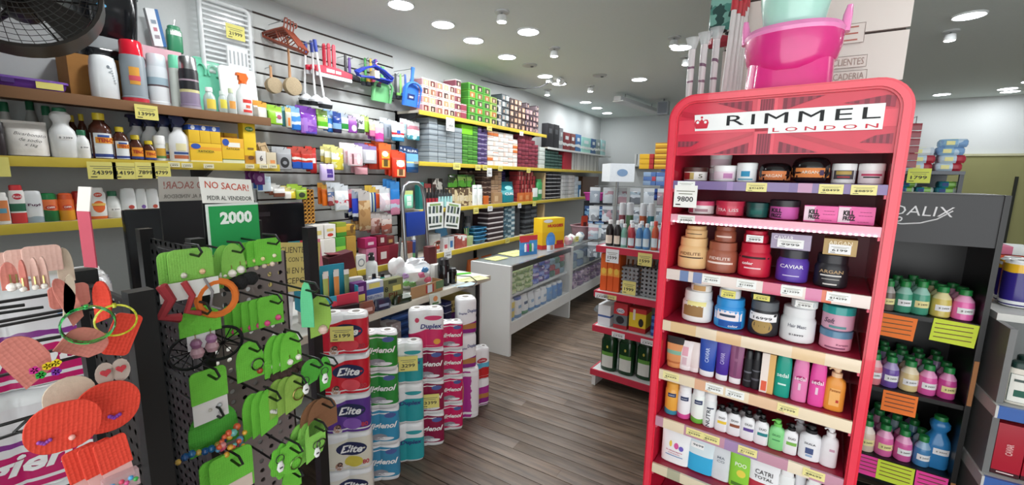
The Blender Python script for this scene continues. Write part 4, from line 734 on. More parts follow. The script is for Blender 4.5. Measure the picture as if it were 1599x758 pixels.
# ------------------------------------------------------------------ slatted wall panel with hanging goods
sw = thing('trim_2', 'pale grey slatted wall panel carrying hooks with hanging packs', None, (-3.205, 2.36, .7)); sw['kind'] = 'structure'
slab('backing', (-.014, -.66, 0), (-.008, .68, 2.0), m('#3a302c', 't'), sw)
for k in range(20):
 slab('slat', (-.008, -.66, .004 + .0995 * k), (.006, .68, .0905 + .0995 * k), m('#c3c6c4', 't', .04, 5), sw, bev=.002)
XS = -3.1
def hook_at(p, ln=.12): # p: world point of the tip on the wall side
 tube('hook', [(0, 0, 0), (ln, 0, 0), (ln + .01, 0, .012)], .0028, m('#b4b8bc', 'M'), sw, 5, loc=(p[0] - sw.location.x, p[1] - sw.location.y, p[2] - sw.location.z))
def hookrow(ys, z, ln=.13):
 for y in ys: hook_at((-3.2, y, z), ln)
hc = (-3.1, 1.86, 2.631)
HB = m('#8e4634', 'p')
for k in range(4):
 t = thing('clothes_hanger', ('front', 'second', 'third', 'rearmost')[k] + ' reddish brown plastic hanger in the bunch on the slatted wall', 'hanger', (-3.0 - .006 * k, hc[1] + .026 * k, hc[2] - .004 * k), 90, 'reddish brown hangers', (0, R(20), R(16)))
 tube('hook', [(.012, 0, -.012), (.022, 0, .004), (.012, 0, .02), (-.004, 0, .018), (-.008, 0, .002), (0, 0, -.02), (0, 0, -.045)], .005, HB, t)
 tube('shoulder_bar', [(-.16, 0, -.13), (-.08, 0, -.085), (0, 0, -.045), (.08, 0, -.085), (.16, 0, -.13), (.15, 0, -.15), (0, 0, -.15), (-.15, 0, -.15)], .008, HB, t, 6, True)
 tube('brace', [(-.06, 0, -.08), (0, 0, -.15), (.06, 0, -.08)], .004, HB, t, 5)
hookrow([hc[1]], hc[2] + .004, .16)
def brush(c, top, r_, lb, x):
 t = thing('bath_brush', lb, 'brush', (x, c[1], c[2]), 90)
 loft('bristles', [(-.025, r_ * .9, r_ * .9, 2), (-.02, r_, r_, 2), (.012, r_ * .98, r_ * .98, 2), (.015, r_ * .8, r_ * .8, 2)], bumpy('#a8977a', 't', 220, 1.0, .35), t, (0, 0, 0), (R(90), 0, 0), 28)
 loft('head', [(-.012, r_ * .86, r_ * .86, 2), (.0, r_ * .8, r_ * .8, 2)], m('#c6a07a', 't'), t, (0, .028, 0), (R(90), 0, 0), 24)
 tube('handle', [(0, .034, 0), (0, .034, r_), (0, .034, (top[2] - c[2]) * .7), (0, .034, top[2] - c[2])], .009, m('#c89a72', 't'), t, 8, radii=[.013, .01, .008, .009])
 hook_at((-3.2, c[1], top[2] - .01), -3.2 * -1 + x - .0 if False else (x + 3.2) - .03)
brush((-3.08, 1.815, 2.204), (-3.08, 1.834, 2.341), .055, 'left round bristle brush on the slatted wall, under the hangers', -3.1)
brush((-3.06, 1.937, 2.216), (-3.06, 1.929, 2.551), .064, 'right round bristle brush with long wooden handle on the slatted wall', -3.07)
def wbrush(a, b, lb, dz=0):
 t = thing('cleaning_brush', lb, 'brush', (a[0], b[1], b[2])); dy = a[1] - b[1]; h_ = a[2] - b[2]
 tube('shaft', [(0, 0, .02), (0, dy * .82, h_ * .82)], .008, m('#e8eaec', 'g'), t, 8); tube('grip', [(0, dy * .8, h_ * .8), (0, dy, h_)], .013, m('#2a3f9c'), t, 8, radii=[.012, .014])
 loft('head', [(-.035, .03, .05, 4), (-.02, .034, .055, 4), (.0, .026, .036, 4), (.02, .01, .012, 2)], m('#dfe4e8', 'g'), t, (0, .01, 0)); loft('bristles', [(-.06, .024, .05, 4), (-.034, .03, .052, 4)], bumpy('#1f2226', 't', 300, .8), t, (0, .01, 0))
 hook_at((-3.2, a[1], a[2] - .01), a[0] + 3.2)
wbrush((-3.14, 2.1, 2.571), (-3.14, 2.071, 2.176), 'left white cleaning brush with blue grip on the slatted wall'); wbrush((-3.07, 2.101, 2.571), (-3.07, 2.109, 2.168), 'middle white cleaning brush with blue grip on the slatted wall'); wbrush((-3.0, 2.079, 2.565), (-3.0, 2.135, 2.148), 'right white cleaning brush with blue grip, longest of three')
def squeegee(c, lb, x, blade=True):
 t = thing('window_squeegee', lb, 'squeegee', (x, c[1], c[2]), 90); RD = m('#cf2440')
 prism('handle', [(-.011, 0), (.011, 0), (.014, .09), (.012, .16), (.006, .17), (-.006, .17), (-.012, .16), (-.014, .09)], .012, RD, t)
 prism('blade_holder', [(-.16, -.055), (.16, -.055), (.16, -.02), (.03, 0), (-.03, 0), (-.16, -.02)], .016, RD, t); box('rubber_blade', .32, .006, .03, m('#c9ccd0'), t, (0, 0, -.085))
 box('label', .07, .001, .025, m('#f0eeee', 'k'), t, (-.04, -.009, -.045)); box('label', .05, .001, .022, m('#e9dadc', 'k'), t, (.03, -.009, -.044))
 hook_at((-3.2, c[1], c[2] + .155), x + 3.2 - .02)
squeegee((-3.03, 2.26, 2.409), 'front red window squeegee with white labels on the slatted wall', -3.03)
squeegee((-3.09, 2.253, 2.424), 'middle red window squeegee behind the front one', -3.08); squeegee((-3.12, 2.24, 2.425), 'rearmost red window squeegee against the slatted wall', -3.12)
def handle_tool(c, lb, col, h_):
 t = thing('squeegee_handle', lb, 'tool', (-3.1 - .04 * (h_ < .125), c[1], c[2]), 90); loft('grip', [(0, .012, .009, 2), (h_ * .5, .014, .01, 2), (h_, .01, .008, 2)], m(col), t); prism('blade_holder', [(-.1, -.05), (.1, -.05), (.1, -.02), (.02, 0), (-.02, 0), (-.1, -.02)], .014, m('#3a3c42'), t)
 hook_at((-3.2, c[1], c[2] + h_ - .01), .1)
handle_tool((-3.1, 2.42, 2.421), 'black handled squeegee right of the red ones', '#26262a', .13)
handle_tool((-3.1, 2.49, 2.43), 'purple handled squeegee right of the red ones', '#6a3f9c', .12)
hc = (-3.0, 2.635, 2.532)
for k in range(3):
 t = thing('clothes_hanger', ('front', 'middle', 'rear')[k] + ' blue plastic hanger in the bunch over the green dustpan', 'hanger', (-2.99 - .025 * k, hc[1] + .01 * k, hc[2]), 90, 'blue hangers', (0, R(-4 + 3 * k), R(90)))
 HM = m('#2a3fae', 'g'); tube('hook', [(.012, 0, -.012), (.022, 0, .004), (.012, 0, .02), (-.004, 0, .018), (-.008, 0, .002), (0, 0, -.02), (0, 0, -.03)], .004, HM, t)
 tube('shoulder_bar', [(-.19, 0, -.11), (-.1, 0, -.06), (0, 0, -.03), (.1, 0, -.06), (.19, 0, -.11), (.17, 0, -.135), (0, 0, -.125), (-.17, 0, -.135)], .009, HM, t, 6, True)
 box('paper_band', .05, .022, .06, m('#e2d4b0', 'k'), t, (.0, 0, -.13))
hookrow([hc[1]], hc[2] + .004, .2)
def dustpan(c, lb, col, x, wd=.21, hc_=.2, ys=0):
 t = thing('dustpan', lb, 'dustpan', (x, c[1], c[2]), 90, rot=(R(8), 0, R(90)))
 secs = [(-.02, wd * .5, .004, 6), (0, wd * .5, .006, 6)]
 prism('pan', [(-wd / 2, 0), (wd / 2, 0), (wd / 2, hc_ * .62)] + arc(0, hc_ * .62, wd / 2, hc_ * .3, 10, 170, 8) + [(-wd / 2, hc_ * .62)], .01, m(col, 'p'), t)
 tube('rim', [(-wd / 2, -.02, 0), (-wd / 2, -.035, hc_ * .62)] + [(x_, -.035, z_) for x_, z_ in arc(0, hc_ * .62, wd / 2, hc_ * .3, 170, 10, 8)] + [(wd / 2, -.035, hc_ * .62), (wd / 2, -.02, 0)], .012, m(col, 'p'), t)
 loft('handle', [(hc_ * .88, .02, .012, 3), (hc_ * 1.2, .016, .01, 3), (hc_ * 1.5, .02, .012, 3)], m(col, 'p'), t)
 return t
d1 = dustpan((-3.06, 2.799, 2.243), 'pale green dustpan hanging behind the blue hangers', '#7fc98a', -3.13, .2, .2)
d2 = dustpan((-3.0, 3.039, 2.229), 'blue dustpan with dark label at the end of the slatted wall', '#3a78d9', -3.0, .2, .23)
box('label', .09, .001, .05, m('#1b2f6a', 'k'), d2, (0, -.007, .06)); box('label_print', .05, .001, .015, m('#e0e6f0', 'k'), d2, (0, -.008, .075))
hookrow([d1.location.y], d1.location.z + .28, .1); hookrow([d2.location.y], d2.location.z + .33, .22)
for k, (c, dz) in enumerate((('#3fa04a', .34), ('#e2b93c', .33), ('#d9557a', .35), ('#2b2e36', .36), ('#8ecf6a', .36), ('#3f6fd0', .37))):
 p = ((-3.1, 2.671, 2.472), (-3.1, 3.02, 2.413))[k >= 3]
 t = thing('dust_brush', '%s brush handle sticking up %s' % (('green', 'yellow', 'pink', 'black', 'lime green', 'bright blue')[k], 'behind the blue hangers' if k < 3 else 'behind the blue dustpan'), 'brush', (-3.16 + .028 * (k % 3), p[1] + .035 * (k % 3), p[2] - .08), 90)
 loft('handle', [(0.02, .011, .008, 2), (.12, .013, .009, 2), (.2, .01, .007, 2)], m(c), t); loft('head', [(0, .05, .012, 5), (.025, .05, .012, 5)], m(c), t); loft('bristles', [(-.03, .048, .01, 5), (0, .046, .01, 5)], bumpy('#40424a', 't', 300, .8), t)
 hookrow([t.location.y], t.location.z + .19, .07)
def HP(pos, name, label, body, header=None, **k): return hangpack(pos, 90, name, label, k.pop('cat', 'pack'), body, header, **k)
XR = -3.04
mix_blue = stripes([(0, '#2f6fc0'), (.3, '#d0dcec'), (.5, '#4f8fd8'), (.8, '#b9d0ea')], 'Z', 'g', None, .3)
ROW = [
 ((-3.04, 1.69, 1.913, 0.061, 0.154), 'brush_pack', 'clear pack of thin white sticks with orange tops at the end of the wooden shelf', '#dcdad2', '#e8a23c', {}),
 ((-3.02, 1.769, 1.925, 0.096, 0.126), 'sponge_pack', 'lime green sponge pack with grey and pink label', '#8cc22e', '#9acb3c', dict(labs=[(.1, .68, '#cfd6cc', .5, .22), (.3, .55, '#a84a68', .34, .22, 'ell')], d=.03)),
 ((-3.05, 1.847, 1.921, 0.033, 0.143), 'toothbrush_pack', 'narrow teal brush pack between green sponge and clear brush packs', '#3f7f8c', '#7fb0b4', {}),
 ((-3.03, 1.867, 1.913, 0.043, 0.143), 'toothbrush_pack', 'narrow clear brush pack with orange handle', '#b9b8a8', '#d9c070', dict(labs=[(.1, .5, '#d9782c', .4)])),
 ((-3.03, 1.928, 1.901, 0.08, 0.164), 'wipes_pack', 'light blue pack with white droplets beside the purple pack', mix_blue, '#7fb0dc', {}),
 ((-3.02, 2.021, 1.882, 0.131, 0.196), 'sponge_pack', 'large purple pack with lilac print in the upper hanging row', stripes([(0, '#5a4fae'), (.12, '#7a3fa8'), (.4, '#a878c8'), (.7, '#7a3fa8')], 'Z', 'g', '#8f5fb8', .2), '#6a2f98', dict(d=.035, labs=[(.1, .6, '#9a6fc4', .25, -.25)])),
 ((-3.02, 2.137, 1.931, 0.089, 0.144), 'sponge_pack', 'green and white sponge pack right of the large purple pack', stripes([(0, '#d9dccc'), (.18, '#5fb52a'), (.5, '#a8cc6a'), (.8, '#7fae4a')], 'Z', 'g'), '#9fc070', dict(d=.03)),
 ((-3.04, 2.215, 1.915, 0.052, 0.167), 'brush_pack', 'narrow blue pack right of the green sponge pack', mix_blue, '#8fb8e0', {}),
 ((-3.02, 2.264, 1.914, 0.077, 0.159), 'bottle_pack', 'navy pack with dark base in the upper hanging row', stripes([(0, '#2a2440'), (.25, '#7fa8d0'), (.6, '#1f3f8c')], 'Z', 'g'), '#23458f', {}),
 ((-3.02, 2.336, 1.935, 0.067, 0.136), 'sponge_pack', 'pack with green middle and grey top in the upper hanging row', stripes([(0, '#cfd8d0'), (.15, '#2f8a3c'), (.55, '#b9c4cc')], 'Z', 'g'), '#aab6c2', {}),
 ((-3.02, 2.407, 1.927, 0.089, 0.133), 'sponge_pack', 'magenta purple pack with round print in the upper hanging row', '#8a3fa0', '#b9a8c8', dict(labs=[(.1, .5, '#d9c8dc', .6, .15, 'ell')])),
 ((-3.02, 2.49, 1.934, 0.079, 0.141), 'cloth_pack', 'white pack with black flower print in the upper hanging row', stripes([(0, '#3a4a3c'), (.3, '#d0d3d6')], 'Z', 'g', '#55585c'), '#dfe2e4', {}),
 ((-3.04, 2.567, 1.948, 0.054, 0.133), 'sponge_pack', 'narrow lime green pack in the upper hanging row', '#8fbf3a', '#b4d070', {}),
 ((-3.02, 2.621, 1.914, 0.077, 0.14), 'razor_pack', 'pale yellow and pink pack, left of the clear grey pack', stripes([(0, '#c878a0'), (.5, '#d8d8a0')], 'Z', 'g'), '#d0d4c8', {}),
 ((-3.01, 2.682, 1.875, 0.093, 0.164), 'razor_pack', 'bright pink and lilac pack in the upper hanging row', stripes([(0, '#a878c0'), (.2, '#d0489c'), (.6, '#d9a8c0')], 'Z', 'g', None, .3), '#d8d8d8', {}),
 ((-3.04, 2.802, 1.907, 0.091, 0.18), 'razor_pack', 'clear grey pack with dark tools in the upper hanging row', '#8f98a4', '#c4ccd4', dict(labs=[(.1, .6, '#5a6470', .3)])),
 ((-3.01, 2.902, 1.897, 0.15, 0.166), 'toothbrush_pack', 'white red and blue pack near the end of the upper row', stripes([(0, '#3f8fb8'), (.3, '#f0f0f2'), (.45, '#c8303c'), (.6, '#f0f0f2')], 'Z', 'g', None, .15), '#e9edf0', dict(labs=[(.42, .6, '#2f55a8', .3)])),
 ((-3.0, 3.089, 1.923, 0.162, 0.172), 'toothbrush_pack', 'white and teal pack, last of the upper row', stripes([(0, '#4f9fb0'), (.3, '#e6eaec'), (.7, '#d890a0')], 'Z', 'g', '#b9dce2', .2), '#eceff0', {}),
 ((-3.02, 1.81, 1.613, 0.109, 0.153), 'cable_pack', 'grey card with coiled black cable hanging under the purple pack', '#9a9ca0', '#b9bcc0', dict(labs=[(.1, .6, '#1f1f24', .6, 0, 'ell'), (.25, .42, '#8d9096', .3, 0, 'ell')])),
 ((-3.02, 1.912, 1.624, 0.085, 0.144), 'cloth_pack', 'left pack with red stripes above and blue below', stripes([(0, '#2a55b0'), (.45, '#b83a30'), (.6, '#e0dcd4'), (.75, '#b83a30')], 'Z', 'g', None, .3), '#c04a3c', {}),
 ((-3.01, 1.982, 1.621, 0.088, 0.146), 'cloth_pack', 'right pack with red stripes above and blue below', stripes([(0, '#2f62c4'), (.45, '#b83a30'), (.6, '#e0dcd4'), (.75, '#b83a30')], 'Z', 'g', None, .3), '#c04a3c', {}),
 ((-3.04, 2.051, 1.593, 0.054, 0.193), 'cloth_pack', 'narrow red pack with white label beside the striped packs', '#c02c2c', '#cf3a30', dict(labs=[(.4, .6, '#e8e6e4', .6)])),
 ((-3.03, 2.191, 1.67, 0.092, 0.124), 'glove_pack', 'rear yellow pack with white panel in the middle row', stripes([(0, '#c9b85a'), (.5, '#e2e4cc')], 'Z', 'g'), '#c9c27a', {}),
 ((-3.01, 2.245, 1.622, 0.107, 0.176), 'glove_pack', 'front yellow pack with white panel in the middle row', stripes([(0, '#d9c83c'), (.12, '#e4e2a8'), (.45, '#d9d04c'), (.6, '#dfe6dc')], 'Z', 'g', '#cfc24a'), '#d9d88a', {}),
 ((-2.99, 2.401, 1.657, 0.147, 0.166), 'pedicure_pack', 'pink and white blister pack with two tools', '#e3d0d4', '#f0e6e8', dict(labs=[(.08, .72, '#e8b9c0', .8), (.1, .6, '#7a4a50', .14, -.2), (.1, .6, '#f8f4f4', .24, .18, 'ell')])),
 ((-3.01, 2.567, 1.683, 0.151, 0.152), 'tool_pack', 'pale grey blister pack with purple corner', '#b4b4ba', '#8f78b0', dict(labs=[(.2, .65, '#d9d8dc', .6)])),
 ((-3.03, 2.49, 1.589, 0.133, 0.081), 'tool_pack', 'small red and clear pack below the pink blister pack', '#c89098', '#b83a48', {}),
 ((-3.04, 2.644, 1.636, 0.121, 0.216), 'glove_pack', 'rearmost orange red glove pack in the middle row', '#c83a22', '#d84a24', {}),
 ((-3.01, 2.741, 1.638, 0.141, 0.225), 'glove_pack', 'upper orange glove pack with yellow picture', '#e0481c', '#e86a28', dict(labs=[(.08, .72, '#e6a83a', .66), (.5, .72, '#f0f0ec', .5, -.04, 'ell'), (.12, .4, '#5a4a1c', .34, -.02)])),
 ((-2.98, 2.88, 1.565, 0.167, 0.232), 'glove_pack', 'lower orange glove pack with white oval, in front', '#d9361c', '#e04a28', dict(labs=[(.06, .7, '#e2b07a', .6, .08), (.42, .7, '#f2f0ee', .6, .06, 'ell'), (.1, .35, '#6a4a2c', .3, .06)], d=.03)),
 ((-2.97, 3.039, 1.615, 0.153, 0.227), 'glove_pack', 'blue glove pack at the end of the slatted wall', stripes([(0, '#2f5f98'), (.3, '#7fb0d8'), (.5, '#d9dc9a'), (.58, '#6fa8d8')], 'Z', 'g'), '#1d3a68', dict(htxt=('RUPA', '#e8ecf2'))),
 ((-3.02, 1.655, 1.461, 0.096, 0.105), 'diaper_pouch', 'white tapering pouch with blue badge above the black monitor', stripes([(0, '#cfdce4'), (.6, '#b9cdd8')], 'Z', 'g'), None, dict(labs=[(.1, .5, '#2f5fb0', .34, -.3)])),
 ((-2.98, 1.605, 1.51, 0.068, 0.081), 'round_card', 'small purple card with white print above the black monitor', '#6a2a70', None, dict(labs=[(.25, .75, '#b48ab8', .5, 0, 'ell')], d=.01)),
 ((-3.0, 1.748, 1.423, 0.083, 0.072), 'accessory_pack', 'small white topped brown pack in the lower row', stripes([(0, '#7a4a38'), (.5, '#e4e4e0')], 'Z', 'g'), '#e0e0dc', {}),
 ((-3.0, 1.83, 1.407, 0.092, 0.069), 'accessory_pack', 'small yellow and white pack in the lower row', stripes([(0, '#e8e6dc'), (.5, '#d9c23c')], 'X', 'g'), '#e2d68a', {}),
 ((-2.99, 1.908, 1.4, 0.086, 0.089), 'accessory_pack', 'lime green pouch with dark picture in the lower row', '#8aa82c', '#9fc23a', dict(labs=[(.15, .6, '#2f3a20', .6, 0, 'ell')])),
 ((-3.02, 2.121, 1.34, 0.045, 0.17), 'brush_pack', 'orange brush hanging beside the brown lace strip', '#e0701c', '#e8b04c', {}),
 ((-3.0, 2.175, 1.339, 0.081, 0.142), 'toy_pack', 'clear bag with red and blue pieces, left in the lower row', stripes([(0, '#8a3a3c'), (.3, '#b9a8b0'), (.6, '#5a6a8c')], 'Z', 'g', '#c8b4a8', .4), '#c4c8cc', {}),
 ((-2.98, 2.252, 1.295, 0.127, 0.206), 'toy_pack', 'clear bag with red and white print, right in the lower row', stripes([(0, '#c0c6ca'), (.2, '#d9d4d4'), (.4, '#c04a58'), (.55, '#e0e2e4')], 'Z', 'g', '#d0d6da', .5), '#d0d6da', dict(d=.035)),
 ((-3.02, 2.353, 1.308, 0.051, 0.159), 'toy_pack', 'narrow red pack left of the dark blue wand', '#b83048', '#c8a0a8', {}),
 ((-2.99, 2.391, 1.2, 0.078, 0.246), 'comb_pack', 'dark blue wand shaped pack in the lower row', stripes([(0, '#1a2038'), (.2, '#c9d0dc'), (.35, '#2a3fae')], 'Z', 'g', None, .2), '#8f98a8', {}),
 ((-2.97, 2.465, 1.113, 0.121, 0.332), 'comb_pack', 'long beige wrapped pack in the lower row', stripes([(0, '#c9b890'), (.15, '#b08a5c'), (.7, '#c4a880')], 'Z', 'g', '#a07a50', .2), '#b9b4b0', dict(d=.03)),
 ((-3.02, 2.59, 1.261, 0.078, 0.224), 'lace_pack', 'bundle of blue and white laces in the lower row', stripes([(0, '#d9dcd8'), (.3, '#2f4a78'), (.5, '#b9c8b0'), (.7, '#2a4a8c')], 'X', 'g'), '#c9a840', {}),
 ((-3.02, 2.662, 1.291, 0.066, 0.171), 'lace_pack', 'narrow orange pack beside the blue laces', '#d9582c', '#c8a070', {}),
 ((-2.99, 2.71, 1.267, 0.127, 0.206), 'toy_pack', 'white pack with orange red edge in the lower row', stripes([(0, '#e4e4e8'), (.35, '#e8d0d4'), (.6, '#e6e9ec')], 'Z', 'g', '#d9c8d0', .3), '#cfd4d8', {}),
 ((-2.98, 2.819, 1.226, 0.11, 0.305), 'sock_pack', 'blue pack with pink sock print at the end of the lower row', stripes([(0, '#d98aa8'), (.25, '#c0d0e0'), (.4, '#d07aa0'), (.6, '#2f7ac0')], 'Z', 'g', None, .3), '#2f78b8', {}),
 ((-2.99, 2.588, 1.07, 0.1, 0.181), 'accessory_pack', 'left of two brownish clear packs hanging lowest', stripes([(0, '#a08078'), (.5, '#b8a098')], 'Z', 'g', '#8a5a50', .4), '#b0a8a4', {}),
 ((-2.97, 2.702, 1.059, 0.12, 0.174), 'accessory_pack', 'right of two brownish clear packs hanging lowest, red and white', stripes([(0, '#b8a8a0'), (.3, '#a86050'), (.6, '#c8b8b0')], 'Z', 'g', '#8a5a50', .4), '#c0b8b4', {}),
]
for pos, nm, lb, body, header, kw in ROW:
 o = HP(pos, nm, lb, body, header, **kw)
 hk = pos[2] + pos[4] * .97
 if pos[0] > -3.05:
  for q in range(2 if pos[0] > -3.015 else 1):
   c_ = copy_tree(o, None, (o.location.x - .034 * (q + 1), o.location.y - .012 * (q + 1), o.location.z + .012 * (q + 1)), short('%s pack behind the ' % ('first', 'second')[q] + lb), short('packs behind the ' + lb, 9))
 hook_at((-3.2, pos[1], hk), pos[0] + 3.2 - .004)
b5 = (-3.0, 1.978, 1.212, 0.095, 0.261)
t = thing('lace_strip', 'brown patterned strip of ring chain hanging in the lower row', 'strip', (-3.03, b5[1], b5[2]), 90)
box('backing_card', b5[3], .004, b5[4], stripes([(0, '#6a4018'), (.3, '#8a5a24'), (.6, '#5a3614')], 'Z', 'k', '#3a2410', .4), t)
for i in range(3):
 for j in range(9): tube('ring', ringpath(b5[3] * .15, b5[4] * .05, 8, 'XZ', ((i - 1) * b5[3] * .32, -.006, b5[4] * (.06 + .11 * j))), .004, m('#c08a3c', 'g'), t, 4, True)
hook_at((-3.2, b5[1], b5[2] + b5[4]), .17)
# ------------------------------------------------------------------ yellow edged shelving along the wall
yw = '#cdb53c'
T1 = wall_shelf('highest yellow edged shelf with hair dye boxes', 3.06, 5.66, 2.195, yw, 'p', .04, brackets=(3.08, 4.0, 4.75, 5.4))
T2 = wall_shelf('long yellow edged shelf with grey, green and white box stacks', 3.05, 8.05, 1.722, yw, 'p', .04, brackets=(4.0, 5.0))
T3 = wall_shelf('long yellow edged shelf with white shampoo pair and teal pouch', 3.05, 7.7, 1.262, yw, 'p', .04)
T4 = wall_shelf('low yellow edged shelf behind the ladder and the glass case', 2.1, 6.2, .80, yw, 'p', .05)
T5 = wall_shelf('lowest shelf behind the glass case with orange bags', 2.9, 6.2, .36, yw, 'p', .04)
F1 = wall_shelf('far white edged shelf holding black folders and packs', 5.72, 8.5, 2.03, '#d5d8d6', 'p', .03)
for y in (3.06, 4.35):
 t = thing('shelf_upright', 'dark upright rail %s the grey boxes' % ('left of' if y < 4 else 'right of'), 'upright', (-3.2, y, .3)); slab('rail', (-.012, -.02, 0), (.012, .02, 1.9), m('#2a2a2e', 'M'), t)
 for k in range(8): slab('slot', (.012, -.005, .2 + .2 * k), (.0135, .005, .25 + .2 * k), m('#0d0d0f'), t)
t = thing('shelf_divider', 'pale wooden divider board at the end of the yellow shelves', 'divider', (-3.05, 5.69, .0)); slab('board', (-.15, -.01, .42), (.13, .01, .74), m('#c9ae84', 't'), t); slab('board', (-.15, -.01, .82), (.13, .01, 1.2), m('#c9ae84', 't'), t); slab('board', (-.15, -.01, 1.28), (.13, .01, 1.66), m('#c9ae84', 't'), t)
slab('post', (-.168, -.012, 0), (-.15, .012, 2.0), m('#c9ae84', 't'), t)
for T, lst in ((T1, [((-2.893, 3.493, 2.042), '#eef0f0', .13, .13), ((-2.893, 4.193, 2.116), '#e6dc7a', .1, .05), ((-2.893, 4.923, 2.122), '#eef0f0', .09, .05)]),
               (T2, [((-2.893, 3.596, 1.658), '#e6dc7a', .12, .07), ((-2.893, 3.972, 1.659), '#e6dc7a', .1, .06), ((-2.893, 4.11, 1.662), '#e6dc7a', .09, .06), ((-2.893, 4.202, 1.59), '#e8eaea', .1, .1), ((-2.893, 4.434, 1.661), '#e6dc7a', .1, .06), ((-2.893, 5.133, 1.65), '#e6dc7a', .1, .06)]),
               (T3, [((-2.893, 3.94, 1.17), '#e6dc7a', .1, .07), ((-2.893, 4.223, 1.183), '#e8eaea', .1, .06), ((-2.893, 4.913, 1.184), '#eceeee', .09, .06), ((-2.893, 5.32, 1.19), '#e6dc7a', .1, .06)]),
               (T4, [((-2.893, 3.444, 0.728), '#e8eaea', .12, .09), ((-2.893, 4.623, 0.747), '#e6dc7a', .1, .07)])):
 for p, hx, w_, h_ in lst: tag_on(T, p, w_, h_, hx, '1999')
for p, rot_, lb in (((-2.88, 3.243, 1.062), 0, 'left flyer with product pictures taped under the shelf edge'), ((-2.88, 3.493, 1.045), 9, 'right tilted flyer with product pictures taped under the shelf edge')):
 t = thing('flyer', lb, 'flyer', p, 90, rot=(0, R(rot_), R(90)))
 box('sheet', .24, .001, .27, m('#e4e8e6', 'k'), t)
 for i in range(4):
  for j in range(2): box('picture', .035, .001, .07, m(('#2f3a3c', '#5a6660', '#3c4a52', '#6a7a5a')[(i + j) % 4], 'k'), t, (-.08 + .052 * i, -.0012, .06 + .1 * j), (0, R(6 * (i % 2)), 0))
 box('headline', .16, .001, .02, m('#8aa86a', 'k'), t, (0, -.0012, .235)); box('footer', .18, .001, .018, m('#44524c', 'k'), t, (0, -.0012, .02))
# ---- stacked cartons
rb = random.Random(11)
ORD = 'first second third fourth fifth sixth seventh eighth ninth tenth'.split()
def grid(y0, y1, zs, ncol, rows, bh, depth, mats, name, label, group, xf=-2.93, cat='carton', jit=.004, miss=(), pic=()):
 bw = (y1 - y0) / ncol; me = boxmesh(bw * .93, depth, bh * .93, .002)
 for i in range(ncol):
  n_ = rows[i % len(rows)] if isinstance(rows, (list, tuple)) else rows
  for j in range(n_):
   if (i, j) in miss: continue
   mt = mats[(i if len(mats) > 2 else rb.randrange(len(mats)))  % len(mats)] if not callable(mats) else mats(i, j)
   o = ob(name, me, mt, None, (xf - depth / 2 - rb.random() * jit, y0 + bw * (i + .5), zs + bh * j), (0, 0, R(90)))
   tag(o, label + (', %s column from left' % ORD[i] if ncol > 1 else '') + (', %s from bottom' % ORD[j] if n_ > 1 else ''), cat, group)
   if pic: box('printed_picture', bw * .62, .001, bh * .66, m(pic[(i * 2 + j) % len(pic)], 'k'), o, (bw * .06, -depth / 2 - .0006, bh * .14)); box('printed_face', bw * .2, .001, bh * .4, m('#d9b49c', 'k'), o, (bw * (.02 + .06 * (j % 3)), -depth / 2 - .0012, bh * .2))
def dye(bg, hair, strip): return stripes([(0, strip), (.1, bg), (.3, hair), (.78, bg)], 'X', 'k', hair, .25, 30)
def dyez(bg, hair, strip): return stripes([(0, bg), (.1, strip), (.86, bg)], 'Z', 'k')
W_ = [dyez('#e6dcd8', '#7a3a34', '#b9888a'), dyez('#e4d8cc', '#8a6a48', '#c8a890'), dyez('#e6dcd8', '#5a3434', '#a87a7a'), dyez('#e8e0d8', '#c09a78', '#d8c0b0'), dyez('#e6dcd8', '#a07858', '#c8b0a0'), dyez('#e0d4d4', '#4a2026', '#8a4a58')]
grid((-2.93, 3.129, 2.33)[1], (-2.93, 3.718, 2.36)[1], 2.195, 6, [4, 4, 4, 4, 4, 5], .078, .16, W_, 'hair_dye_box', 'white and wine portrait dye box', 'wine hair dye boxes', pic=('#6a2c28', '#a8845c', '#3a2220', '#c8a47c', '#8a5a40', '#551820'))
grid((-2.93, 3.718, 2.36)[1], (-2.93, 3.818, 2.375)[1], 2.195, 1, 2, .08, .16, [dyez('#c8a0a4', '#6a2434', '#8a3444')], 'hair_dye_box', 'dark pink dye box beside the green boxes', 'dark pink dye boxes')
G_ = [dyez('#5fae3c', '#6a8a30', '#3f8a2c'), dyez('#4f9e3a', '#3a5a2c', '#5fb040'), dyez('#6ab84a', '#9a7a48', '#4f9a34'), dyez('#8ab84a', '#d07a3c', '#b9c060')]
grid((-2.93, 3.84, 2.312)[1], (-2.93, 4.404, 2.316)[1], 2.195, 4, [5, 5, 5, 4], .08, .17, G_, 'hair_dye_box', 'green hair dye box on the highest shelf', 'green hair dye boxes', pic=('#3a4a20', '#7a5a34', '#2c2c1c', '#b06a30'))
grid((-2.93, 4.418, 2.317)[1], (-2.93, 4.678, 2.311)[1], 2.195, 3, [4, 5, 5], .078, .16, [dyez('#d0d4d4', '#1f2226', '#2a2e34'), dyez('#3a4048', '#14161a', '#5a646a'), dyez('#30343a', '#1a1c20', '#8a9494')], 'hair_dye_box', 'black dye box right of the green stack', 'black hair dye boxes', pic=('#8a9090', '#24282c', '#c4c8c8'))
grid((-2.93, 4.694, 2.306)[1], (-2.93, 5.081, 2.277)[1], 2.195, 4, [5, 5, 5, 4], .075, .16, [dyez('#3a2a28', '#b08468', '#4a3632'), dyez('#44302c', '#c09a80', '#3a2a28'), dyez('#5a4440', '#a87a64', '#3a2a28')], 'hair_dye_box', 'skin toned dye box on the highest shelf', 'brown hair dye boxes', pic=('#b08a6c', '#3a2824', '#c09c84'))
